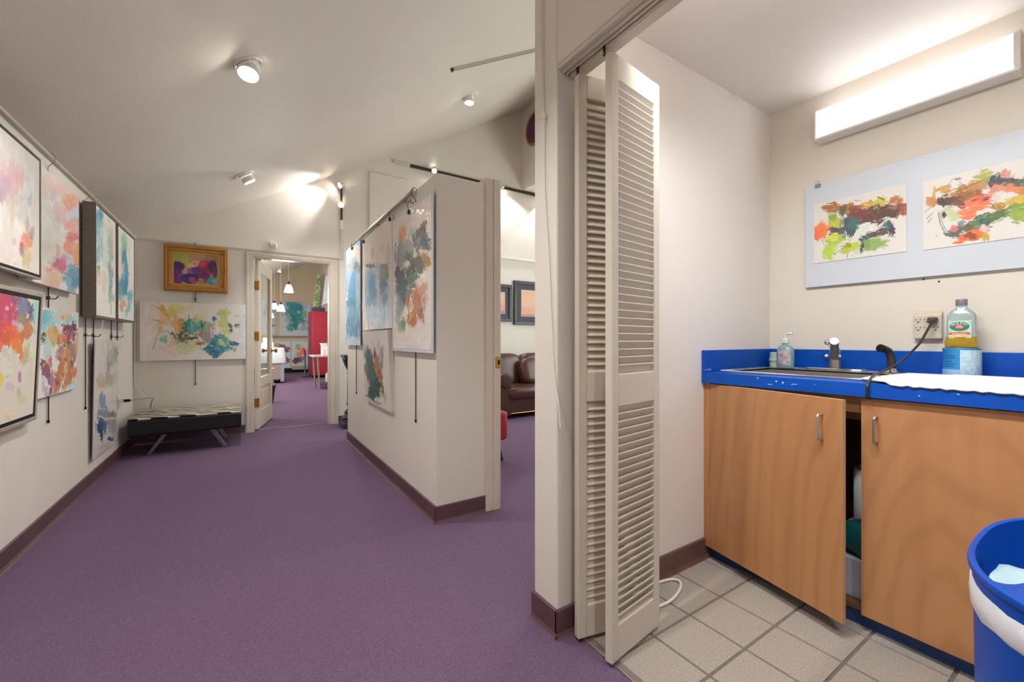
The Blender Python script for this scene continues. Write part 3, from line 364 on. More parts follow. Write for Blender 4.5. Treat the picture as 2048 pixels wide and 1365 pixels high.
'end':([-0.878, 5.64, 1.475],[0.911, 0.0, 0.0],[0.0, 0.0, -0.618],'ebe3da',190,130,9,[('b',0.0301,0.2992,0.0684,-0.0009,0.0,0.3163,'efe3da',0.8,0.5,0.6,0),('b',0.89,0.3208,0.0491,-0.0005,0.0,0.3342,'dfe0e4',0.8,0.4,0.5,0),('b',0.1752,0.1592,0.0351,-0.0075,0.0156,0.1438,'ecc06f',0.75,0.9,0.4,0),('b',0.2049,0.1198,0.0155,-0.0121,0.0328,0.0722,'e0a050',0.8,0.8,0.4,0),('s',[[0.0991,0.0324],[0.1516,0.0681],[0.193,0.1279]],0.0174,'e6bd84',0.6,0.9),('s',[[0.1282,0.0615],[0.1752,0.0902],[0.2049,0.1506]],0.0094,'d99a50',0.7,0.7),('s',[[0.0991,0.1919],[0.1516,0.2058],[0.2228,0.2348]],0.0094,'cf8f5a',0.6,0.9),('b',0.2891,0.0934,0.0646,-0.0247,0.011,0.0522,'dcd06f',0.75,0.9,0.45,0),('b',0.3627,0.067,0.073,-0.0462,0.0131,0.035,'e3d98f',0.7,1,0.5,0),('b',0.2649,0.1176,0.0302,-0.0011,0.0,0.0465,'cfc64f',0.7,0.9,0.4,0),('b',0.3135,0.2329,0.0551,-0.0012,0.0,0.0858,'e0a84f',0.85,0.9,0.35,1),('b',0.2649,0.2262,0.0484,-0.0011,0.0,0.0543,'e3bf86',0.7,1,0.45,0),('b',0.3381,0.2872,0.0246,-0.0004,0.0,0.0704,'d98f3c',0.8,0.9,0.35,1),('b',0.3319,0.1934,0.0307,-0.0008,0.0,0.0235,'c96f3c',0.6,0.9,0.4,0),('b',0.4001,0.2468,0.0437,-0.0009,0.0,0.0867,'3f8a72',0.85,0.9,0.3,1),('b',0.3751,0.2866,0.0248,-0.0004,0.0,0.0472,'2d6e56',0.8,0.9,0.3,0),('b',0.4694,0.2534,0.0636,-0.0012,0.0,0.0795,'4f9c86',0.8,1,0.35,1),('b',0.5141,0.2686,0.0257,-0.0004,0.0,0.0719,'2f7466',0.8,0.9,0.35,1),('b',0.422,0.2859,0.0138,-0.0002,0.0,0.0791,'6fb9c9',0.85,0.6,0.4,1),('b',0.4917,0.2929,0.0102,-0.0001,0.0,0.0718,'5fb0bd',0.8,0.7,0.4,1),('b',0.463,0.1661,0.0275,0.0191,-0.019,0.0418,'d5c96a',0.7,0.9,0.4,0),('b',0.5205,0.1405,0.0559,-0.0204,0.0083,0.0384,'dfd9a0',0.6,1,0.45,0),('b',0.3627,0.3888,0.0991,-0.0002,0.0,0.051,'5a5a3c',0.85,1,0.3,0),('b',0.3135,0.4279,0.0367,0.0001,0.0,0.0468,'5f7a56',0.7,1,0.35,0),('b',0.4377,0.3807,0.0568,-0.0002,0.0,0.0317,'4a4a34',0.75,1,0.3,0),('b',0.463,0.3449,0.0254,-0.0002,0.0,0.0159,'d9a63f',0.8,0.8,0.4,0),('b',0.3751,0.4831,0.0992,-0.0448,0.0149,0.0519,'d6d390',0.7,1,0.4,0),('b',0.3135,0.467,0.0318,-0.0232,0.0245,0.0542,'c9d0a0',0.6,1,0.45,0),('b',0.5399,0.3724,0.0446,0.0096,-0.0112,0.079,'b07a6c',0.85,0.9,0.3,0),('b',0.5013,0.4364,0.0384,0.0001,0.0,0.0319,'9a6458',0.8,1,0.35,0),('b',0.5723,0.3562,0.0389,-0.0044,0.0074,0.1042,'a89a92',0.75,1,0.35,1),('b',0.5919,0.2431,0.0393,-0.0008,0.0,0.0484,'d0ab8c',0.75,0.9,0.4,0),('b',0.5528,0.2599,0.0389,-0.0007,0.0,0.0723,'8fae92',0.7,1,0.4,1),('s',[[0.5788,0.2272],[0.605,0.259],[0.6313,0.2828]],0.0058,'b06a4a',0.6,0.6),('b',0.7046,0.2082,0.0532,-0.0104,0.0178,0.1534,'c6cc7f',0.85,0.8,0.35,0),('b',0.6845,0.1026,0.0395,-0.0099,0.0058,0.04,'bcc267',0.75,0.9,0.4,0),('s',[[0.6379,0.1773],[0.6645,0.2498],[0.6979,0.3227]],0.0133,'d9d99a',0.7,0.5),('b',0.6181,0.1697,0.0198,-0.0006,0.0,0.0227,'1f6f86',0.95,0.7,0.3,0),('b',0.7655,0.2397,0.0154,-0.0071,0.0093,0.0308,'2f6a56',0.9,0.8,0.3,0),('b',0.8238,0.2427,0.0194,-0.0004,0.0,0.0199,'2f6a56',0.9,0.8,0.3,0),('b',0.7723,0.2931,0.0137,-0.0002,0.0,0.0297,'34706a',0.85,0.8,0.3,0),('b',0.8204,0.1309,0.0276,-0.0009,0.0,0.0149,'cdd29a',0.7,0.8,0.4,0),('b',0.8342,0.2716,0.0171,0.0033,-0.0054,0.0369,'c9cf8f',0.7,0.8,0.4,0),('b',0.8273,0.2965,0.0152,-0.0002,0.0,0.0232,'ece6e0',0.9,0.6,0.4,0),('b',0.6445,0.4207,0.0795,0.0001,0.0,0.0568,'4f8f96',0.85,0.9,0.3,0),('b',0.7248,0.4208,0.0473,0.0001,0.0,0.0492,'5faf92',0.85,0.9,0.35,0),('b',0.6778,0.4289,0.0314,0.014,-0.008,0.0268,'cfd69a',0.8,0.7,0.4,0),('b',0.605,0.4368,0.0394,0.0001,0.0,0.0364,'2f7f92',0.9,0.9,0.3,0),('b',0.6645,0.5102,0.0923,-0.0147,0.0056,0.0484,'2f8aa0',0.9,0.9,0.3,0),('b',0.605,0.5257,0.0269,-0.0228,0.0339,0.0601,'1a6f8c',0.95,0.7,0.25,0),('b',0.5528,0.5089,0.0447,0.0103,-0.0023,0.0158,'2f7f9c',0.85,0.8,0.3,0),('b',0.6379,0.5667,0.0287,-0.0197,0.0116,0.0248,'2f7f96',0.9,0.8,0.3,0),('b',0.7929,0.4457,0.0478,0.0053,-0.0016,0.0214,'1f6a8c',0.95,0.7,0.25,0),('b',0.7451,0.4866,0.0475,0.0004,0.0,0.0329,'3f9a92',0.8,0.9,0.35,0),('b',0.8066,0.512,0.0091,0.0041,-0.0094,0.031,'6f7f56',0.8,0.8,0.35,0),('b',0.6578,0.3638,0.0399,-0.0002,0.0,0.0244,'3f8f9c',0.8,0.9,0.35,0),('b',0.19,0.3892,0.0297,-0.0001,0.0,0.0346,'8fc4b0',0.8,0.9,0.4,0),('b',0.2588,0.4201,0.0302,0.0,0.0,0.0697,'e6bfa0',0.7,1,0.4,1),('b',0.2108,0.497,0.0656,0.0007,0.0,0.0539,'ecd3c4',0.6,1,0.5,0),('s',[[0.1871,0.5121],[0.2288,0.5358],[0.2891,0.5601]],0.0054,'d9ad9c',0.6,0.8),('s',[[0.1693,0.2666],[0.1341,0.3588],[0.1049,0.4958]],0.006,'8a8078',0.7,0.8),('s',[[0.1634,0.328],[0.2108,0.3006],[0.2528,0.3465]],0.0041,'4a4440',0.85,0.4),('b',0.2588,0.3309,0.0181,-0.0002,0.0,0.017,'3f7f5a',0.85,0.7,0.3,0),('s',[[0.2108,0.3044],[0.2168,0.3429],[0.2049,0.3892]],0.0027,'8a9a86',0.6,0.5),('s',[[0.1166,0.1991],[0.1516,0.2058]],0.0054,'a86a52',0.6,0.5)]),
'J':([0.925, 4.66, 2.015],[0.0, -0.63, 0.0],[0.0, 0.0, -0.995],'a9cbe2',70,190,10,[('b',0.336,0.107,0.5049,0.0859,0.0,0.1089,'eadcd2',1,0.3,0.3,0),('b',0.3148,0.579,0.3395,0.0251,0.0,0.4376,'8fbfe0',0.95,0.4,0.3,1),('b',0.2281,0.321,0.1318,0.0163,0.0,0.1646,'b9cfe2',0.8,0.8,0.4,1),('b',0.357,0.3935,0.1877,0.0211,0.0,0.1226,'55a4d6',0.85,0.8,0.4,1),('b',0.3148,0.5029,0.2334,0.0208,0.0,0.0856,'3f9ccc',0.85,0.8,0.4,1),('b',0.2718,0.5759,0.2159,0.016,0.0,0.048,'2f86ad',0.85,0.9,0.35,0),('b',0.5189,0.43,0.0858,0.0093,0.0,0.1368,'a9c4da',0.7,0.7,0.4,1),('b',0.3148,0.6742,0.2122,0.0116,0.0,0.0856,'4f9cbf',0.9,0.9,0.35,1),('b',0.2281,0.7856,0.2197,0.0069,0.0,0.1065,'2f7fa8',0.95,0.9,0.3,1),('b',0.4393,0.783,0.1613,0.0054,0.0,0.0927,'4f9cbf',0.85,0.9,0.35,1),('b',0.357,0.8745,0.2503,0.0036,0.0,0.0566,'3f8ab3',0.85,1,0.3,1),('b',0.5577,0.8322,0.0844,0.002,0.0,0.0724,'3f7fae',0.7,0.9,0.4,0),('b',0.4992,0.2447,0.1331,0.0083,0.0809,0.0635,'8f9a9c',0.85,0.8,0.35,0),('b',0.4393,0.2173,0.0887,0.0134,0.0,0.0371,'7c8688',0.7,0.9,0.35,0),('b',0.336,0.9595,0.3366,-0.001,0.0,0.0474,'bcd6ea',0.8,0.7,0.5,1),('b',0.206,0.1821,0.1994,0.0301,0.0,0.0243,'c9bdb2',0.7,0.8,0.5,0)]),
'K':([0.925, 3.94, 1.985],[0.0, -0.895, 0.0],[0.0, 0.0, -0.825],'eadfd6',110,150,11,[('b',0.501,0.1887,0.5671,0.1018,0.0,0.1088,'eee0d4',0.8,0.6,0.6,1),('b',0.3536,0.1784,0.0609,0.0107,0.0,0.0483,'c3b8ae',0.5,1,0.5,1),('b',0.8157,0.281,0.0531,0.009,0.0,0.1003,'c4bdae',0.6,1,0.5,1),('b',0.6116,0.1859,0.0537,0.0099,0.0,0.0529,'d9cfc6',0.6,0.9,0.5,1),('b',0.4724,0.5669,0.4026,0.0344,0.0,0.266,'b9cfe8',0.9,0.3,0.25,1),('b',0.2759,0.2795,0.1517,0.0226,0.0,0.023,'7f8078',0.9,0.7,0.3,0),('b',0.6647,0.3448,0.1306,0.0192,0.0,0.0224,'8b9284',0.85,0.8,0.35,0),('b',0.2916,0.4044,0.1725,0.0207,0.0,0.1144,'8fb6da',0.9,0.8,0.35,1),('b',0.3383,0.4747,0.1166,0.0122,0.0,0.1293,'5f9fcf',0.85,0.9,0.35,1),('b',0.2278,0.5792,0.1228,0.0095,0.0,0.0498,'6fa6cc',0.85,0.9,0.35,1),('b',0.1452,0.4376,0.0537,0.0058,0.0,0.1352,'a9b4ba',0.7,0.9,0.4,1),('b',0.4139,0.6095,0.0651,0.0048,0.0,0.0397,'7fb0d3',0.7,0.9,0.4,0),('b',0.6647,0.397,0.1306,0.0174,0.0,0.0596,'9aa9a4',0.85,0.8,0.35,1),('b',0.6647,0.4864,0.1175,0.013,0.0,0.0447,'5f86a3',0.9,0.9,0.35,0),('b',0.625,0.5348,0.0586,0.0057,0.0,0.0339,'6f8fa3',0.8,0.9,0.35,0),('b',0.7667,0.4033,0.0446,0.006,0.0,0.0653,'8a969a',0.7,0.9,0.4,1),('b',0.7164,0.5877,0.0701,0.0096,-0.0354,0.0549,'6f9fcc',0.85,0.8,0.35,1),('b',0.5152,0.4312,0.0507,0.0061,0.0,0.1239,'d0d6dc',0.8,0.8,0.4,1),('s',[[0.1951,0.6351],[0.2115,0.6945],[0.1951,0.7688]],0.0066,'8a94a0',0.6,0.5),('s',[[0.2759,0.6567],[0.2853,0.7637]],0.0064,'9aa4b0',0.6,0.5),('s',[[0.5626,0.2839],[0.5736,0.3467]],0.0058,'8a8a84',0.6,0.5),('b',0.6116,0.7375,0.2415,0.0109,0.0,0.0756,'c9d8ec',0.7,0.5,0.6,0)]),
'L':([0.925, 3.02, 1.93],[0.0, -0.735, 0.0],[0.0, 0.0, -0.917],'e7ded7',110,190,12,[('b',0.4347,-0.012,0.323,0.0884,0.0,0.0961,'eaded4',0.8,0.3,0.6,0),('b',0.2251,0.1269,0.0891,0.0192,0.0,0.0512,'dca47a',0.9,0.7,0.35,1),('b',0.2382,0.1892,0.104,0.0206,0.0,0.0425,'e3c39a',0.85,0.8,0.4,0),('b',0.1852,0.1528,0.0536,0.011,0.0,0.0345,'d98f5f',0.7,0.8,0.35,0),('b',0.4231,0.1696,0.1046,0.0226,0.0,0.0402,'a9bab4',0.6,1,0.4,0),('b',0.1852,0.2737,0.1475,0.0252,0.0,0.095,'8f9296',0.9,0.8,0.3,1),('b',0.3394,0.2505,0.1224,0.0227,0.0,0.0577,'9a9fa4',0.85,0.9,0.35,1),('b',0.5247,0.2304,0.1229,0.0409,-0.0524,0.0406,'7f868c',0.95,0.8,0.3,0),('b',0.6302,0.2669,0.0915,0.0181,0.0,0.0451,'5f7079',0.95,0.8,0.3,0),('b',0.5678,0.1778,0.0538,0.0211,-0.0629,0.0347,'7a736f',0.9,0.8,0.3,1),('s',[[0.6097,0.1342],[0.5889,0.1673],[0.5137,0.1892],[0.4803,0.2214]],0.0092,'4f4a48',0.85,0.6),('s',[[0.6302,0.1918],[0.6605,0.2357],[0.6901,0.2641]],0.0085,'5a5a5a',0.8,0.5),('b',0.6505,0.3082,0.0903,0.0168,0.0,0.0224,'6f8088',0.9,0.8,0.3,0),('b',0.5071,0.2895,0.0485,0.0089,0.0,0.0313,'8d7f7a',0.8,0.9,0.35,0),('b',0.4231,0.3384,0.1627,0.0265,0.0,0.0643,'6a7072',0.95,0.8,0.3,0),('b',0.5464,0.3894,0.127,0.0275,-0.0262,0.0493,'6f7266',0.95,0.9,0.3,0),('b',0.3638,0.3942,0.1447,0.0207,0.0,0.0491,'5c6660',0.95,0.9,0.3,0),('b',0.6404,0.3663,0.0597,0.006,0.0246,0.0557,'a98a62',0.9,0.9,0.35,0),('b',0.6803,0.4025,0.0354,0.0055,0.0,0.0296,'b98a52',0.85,0.9,0.35,0),('b',0.6302,0.327,0.0447,0.008,0.0,0.012,'d9d3b9',0.7,0.9,0.4,0),('b',0.4577,0.3122,0.0409,0.0071,0.0,0.0175,'d3d4b9',0.8,0.9,0.35,0),('b',0.3147,0.3539,0.0547,0.0084,0.0,0.0216,'d9d6d0',0.8,0.9,0.35,0),('b',0.1166,0.4029,0.0781,0.0102,0.0,0.0616,'5f4f52',0.95,0.8,0.3,0),('b',0.2251,0.4426,0.1048,0.0129,0.0,0.0683,'4f5f5f',0.95,0.8,0.3,1),('b',0.3996,0.4641,0.1045,0.0191,-0.0288,0.0523,'5f8074',0.9,0.9,0.3,0),('b',0.1852,0.5241,0.1341,0.0131,0.0,0.1036,'4f6472',0.95,0.9,0.3,1),('b',0.3147,0.545,0.0994,0.0095,0.0,0.0332,'5f7f7a',0.85,0.9,0.35,0),('b',0.1305,0.6415,0.0772,0.007,-0.0291,0.1031,'8b9c9c',0.9,0.9,0.35,1),('b',0.1717,0.7654,0.0852,0.0071,-0.0259,0.0463,'93a698',0.85,0.9,0.35,1),('b',0.2382,0.7333,0.0468,0.0017,0.0,0.0425,'6f8a76',0.8,0.9,0.35,0),('b',0.62,0.476,0.0614,0.0079,0.0,0.0226,'ece3d4',0.95,0.4,0.3,0),('b',0.5678,0.5154,0.0615,0.0173,-0.0449,0.0297,'e6dcd0',0.85,0.6,0.4,0),('b',0.4803,0.5766,0.0883,0.0134,-0.0273,0.052,'c98a66',0.9,0.8,0.35,1),('b',0.3271,0.6041,0.054,0.0026,0.0151,0.0589,'b9743c',0.95,0.8,0.3,1),('b',0.5137,0.642,0.1189,0.0158,-0.0459,0.0891,'bd8468',0.9,0.8,0.35,1),('b',0.6097,0.5504,0.0542,0.0128,-0.0425,0.0383,'cf9a7c',0.8,0.8,0.4,1),('b',0.4114,0.7236,0.1049,0.0076,-0.0143,0.0557,'b8733c',0.95,0.8,0.3,1),('b',0.5678,0.6995,0.0636,0.0033,0.0,0.046,'a9766a',0.85,0.9,0.35,1),('s',[[0.3638,0.5906],[0.3516,0.6389],[0.3758,0.6976]],0.0113,'efe3cf',0.8,0.4),('s',[[0.4347,0.6846],[0.3638,0.7216],[0.3147,0.7486]],0.0098,'d9b98f',0.8,0.4),('b',0.2769,0.6843,0.0508,0.0027,0.0,0.042,'ece4da',0.85,0.8,0.4,0),('s',[[0.4803,0.7976],[0.5678,0.7763],[0.6505,0.7487],[0.5889,0.7921]],0.0037,'b0a49c',0.6,0.5),('s',[[0.6803,0.203],[0.694,0.412]],0.0036,'b5a9a2',0.5,0.5),('b',0.4347,0.8807,0.3922,-0.0026,0.0,0.04,'dcd6d6',0.8,0.3,0.3,0)]),
'M':([0.9, 3.84, 1.148],[0.0, -0.77, 0.0],[0.03, 0.0, -0.615],'dfdad4',75,140,13,[('b',0.0028,0.1214,0.0918,-0.0048,0.046,0.0886,'cfc8a9',0.6,0.9,0.5,0),('b',0.1491,0.2075,0.1289,-0.0096,0.0395,0.0779,'8a9490',0.85,0.9,0.35,1),('b',0.223,0.2627,0.1377,-0.0135,0.0666,0.1024,'4f6a66',0.95,0.8,0.3,1),('b',0.2809,0.3877,0.1991,-0.0286,0.0916,0.1027,'3f6257',0.98,0.8,0.25,1),('b',0.3026,0.4849,0.2148,-0.0211,-0.0147,0.0792,'2f6152',1,0.8,0.2,0),('b',0.308,0.5268,0.201,-0.0218,-0.008,0.0432,'27584a',1,0.9,0.2,0),('b',0.4024,0.4338,0.1101,-0.0203,0.0681,0.0522,'35584c',0.95,0.8,0.25,0),('b',0.1892,0.3655,0.085,-0.0076,0.0138,0.0929,'5f5f62',0.85,0.9,0.35,1),('b',0.0515,0.33,0.0748,-0.0027,-0.0332,0.0615,'8f7f7a',0.8,1,0.35,1),('b',0.4123,0.2406,0.0757,-0.0066,0.035,0.0728,'b0705a',0.95,0.8,0.3,1),('b',0.464,0.2995,0.0865,-0.0081,0.0246,0.0724,'c07a5a',0.95,0.8,0.3,1),('b',0.5023,0.3578,0.0628,-0.0075,0.0274,0.0576,'a8643f',0.95,0.8,0.3,1),('b',0.5578,0.4466,0.0284,-0.0033,0.0054,0.0722,'a3683f',0.9,0.9,0.3,1),('b',0.3969,0.1862,0.041,-0.0011,-0.0089,0.0484,'7f5f56',0.8,0.9,0.35,1),('b',0.5784,0.1945,0.0514,-0.0016,-0.0127,0.0727,'8fa29a',0.9,0.8,0.35,1),('b',0.5762,0.2735,0.0515,-0.0026,-0.0069,0.0399,'6f8f84',0.85,0.9,0.35,1),('b',0.5177,0.203,0.0289,-0.0009,-0.0107,0.0604,'b9a99c',0.7,0.9,0.4,1),('s',[[0.3163,0.0868],[0.3671,0.1385],[0.4199,0.1993]],0.0067,'5a4a46',0.8,0.5),('s',[[0.5271,0.0829],[0.4723,0.1167],[0.4908,0.1501],[0.5451,0.116],[0.5265,0.0863]],0.0051,'4f4f50',0.8,0.3),('s',[[0.6152,0.1153],[0.654,0.1535],[0.6246,0.1931]],0.0048,'5a6a66',0.7,0.5),('s',[[0.1806,0.1196],[0.1024,0.1499],[0.1259,0.1789]],0.0074,'6a6a64',0.7,0.5),('s',[[-0.0667,0.3829],[-0.0668,0.4597]],0.0126,'5a5a56',0.7,0.9),('s',[[0.0347,0.4136],[0.0116,0.4531]],0.0108,'3f4f4a',0.7,0.9),('s',[[-0.0415,0.5647],[0.1374,0.56],[0.2701,0.5879],[0.4231,0.5967]],0.0127,'3f6257',0.7,0.9),('s',[[0.6198,0.4864],[0.5934,0.5747]],0.01,'8a9270',0.7,0.9),('s',[[0.3768,0.5749],[0.4979,0.587]],0.0104,'2f5a4c',0.7,0.9),('b',0.0664,0.4783,0.054,-0.0049,-0.0091,0.0456,'cfd2cf',0.7,0.9,0.4,1),('b',0.6256,0.5184,0.032,-0.0037,-0.0068,0.0399,'b9b98f',0.6,0.9,0.4,0)]),
'paper1':([2.535, 0.972, 1.785],[0.0, -0.366, 0.0],[0.0, 0.0, -0.31],'ddd9d0',190,130,14,[('b',0.0845,0.0355,0.0424,0.0087,0.0011,0.0259,'a86a32',0.9,0.8,0.25,0),('b',0.172,0.0688,0.0525,0.0082,0.0028,0.0397,'b07038',0.92,0.8,0.3,0),('b',0.2437,0.0687,0.0514,-0.0098,0.0068,0.0256,'c9a03f',0.85,0.9,0.35,0),('b',0.2732,0.058,0.021,-0.0097,0.0073,0.0183,'bfc04a',0.85,0.8,0.35,0),('b',0.33,0.0678,0.0227,0.0011,0.0024,0.0187,'b8703f',0.92,0.8,0.3,0),('b',0.3483,0.1153,0.025,0.0066,0.0,0.0363,'9a4f2a',0.92,0.8,0.3,0),('b',0.316,0.1068,0.0368,0.0012,0.0041,0.0313,'7f4a34',0.92,0.9,0.3,0),('b',0.2634,0.1117,0.0614,-0.0054,0.0076,0.0383,'5c4236',0.95,0.9,0.25,0),('b',0.2135,0.1182,0.051,0.0126,0.0,0.0385,'6b4638',0.9,0.9,0.3,0),('b',0.1877,0.0859,0.0364,0.0094,0.0,0.0324,'7a3f3a',0.8,0.9,0.3,0),('b',0.1236,0.0626,0.0164,0.0043,0.0,0.0299,'5a6a4f',0.85,0.9,0.3,0),('b',0.093,0.1085,0.0309,0.0074,0.0,0.0404,'b3b83a',0.95,0.8,0.25,0),('b',0.0845,0.0862,0.017,0.0042,0.0,0.0203,'8fa04a',0.85,0.9,0.3,0),('b',0.0501,0.1324,0.032,0.0072,0.0,0.0342,'e88a4a',0.95,0.8,0.25,0),('b',0.0177,0.1459,0.0208,0.0046,0.0,0.0416,'ea6a4f',0.92,0.9,0.25,0),('b',0.0414,0.1442,0.0234,0.0052,0.0,0.0378,'ec7a3f',0.85,0.9,0.3,0),('b',0.1399,0.1131,0.0152,0.0037,0.0,0.0159,'c98a86',0.8,0.8,0.35,0),('b',0.107,0.1654,0.0333,0.0073,0.0,0.0301,'55584f',0.92,1,0.25,0),('b',0.1614,0.1576,0.0372,0.0084,0.0,0.0458,'3f5c5c',0.95,0.8,0.25,0),('b',0.172,0.1405,0.0211,0.005,0.0,0.0326,'4a6a66',0.8,0.8,0.35,0),('b',0.129,0.1835,0.0218,0.0047,0.0,0.0199,'6a5f6f',0.8,1,0.3,0),('b',0.0958,0.21,0.0448,-0.0106,0.0096,0.0335,'a9bf4f',0.92,0.9,0.3,0),('b',0.0674,0.2587,0.022,-0.0179,0.0184,0.0293,'b3cf4a',0.9,0.8,0.35,0),('b',0.0845,0.1875,0.0226,0.0047,0.0,0.0203,'cfd84f',0.85,0.8,0.35,0),('b',0.1614,0.2559,0.0367,-0.0011,0.0042,0.0298,'b9c23f',0.95,0.8,0.25,0),('b',0.1507,0.2407,0.0134,0.0026,0.0,0.0145,'8a9a2f',0.85,0.8,0.3,0),('b',0.2186,0.1706,0.0286,-0.0066,0.0069,0.0256,'dce0d6',0.9,0.6,0.4,0),('b',0.2437,0.208,0.0315,-0.012,0.0059,0.0173,'4f4438',0.95,0.9,0.25,0),('b',0.2135,0.2272,0.0204,0.0041,0.0,0.0192,'3f5a5a',0.9,0.9,0.3,0),('b',0.278,0.2028,0.0219,-0.0084,0.0061,0.0183,'5a4a48',0.92,0.9,0.3,0),('b',0.3066,0.1844,0.0144,-0.0125,0.0136,0.0244,'3f5a5c',0.95,0.8,0.25,0),('b',0.3113,0.2101,0.0103,0.0023,0.0,0.0185,'4a3c38',0.9,0.9,0.3,0),('b',0.2536,0.2479,0.0381,-0.0055,0.0057,0.0285,'8fae5c',0.92,0.9,0.3,0),('b',0.2236,0.2548,0.0202,0.0039,0.0,0.0255,'7f9f4f',0.85,0.9,0.35,0),('b',0.1877,0.2803,0.0182,0.0033,0.0,0.0162,'c4d4cc',0.8,0.8,0.4,0),('b',0.2032,0.2573,0.0072,0.0014,0.0,0.029,'3a4240',0.9,0.8,0.3,0),('s',[[0.0874,0.2758],[0.107,0.2658],[0.1399,0.2453]],0.0024,'3a3a38',0.85,0.5),('s',[[0.1453,0.3023],[0.148,0.2797]],0.0024,'3a4a30',0.8,0.5),('s',[[0.2644,0.0354],[0.2867,0.0543]],0.0049,'5a5f3a',0.9,0.3),('s',[[0.2135,0.1182],[0.2732,0.0955],[0.33,0.0617]],0.0022,'4a3a30',0.7,0.5),('s',[[0.1929,0.1389],[0.2536,0.147],[0.3392,0.1433]],0.0022,'3a302c',0.7,0.5),('s',[[0.2337,0.1168],[0.2732,0.1893],[0.3253,0.2376]],0.0022,'4a4440',0.8,0.5),('s',[[0.129,0.0707],[0.1614,0.0529],[0.172,0.0361]],0.0018,'4a4038',0.7,0.5),('s',[[0.0267,0.1685],[0.0472,0.214]],0.0025,'5a5a4a',0.7,0.5),('s',[[0.2437,0.094],[0.3066,0.0858]],0.0016,'3a302c',0.7,0.5)]),
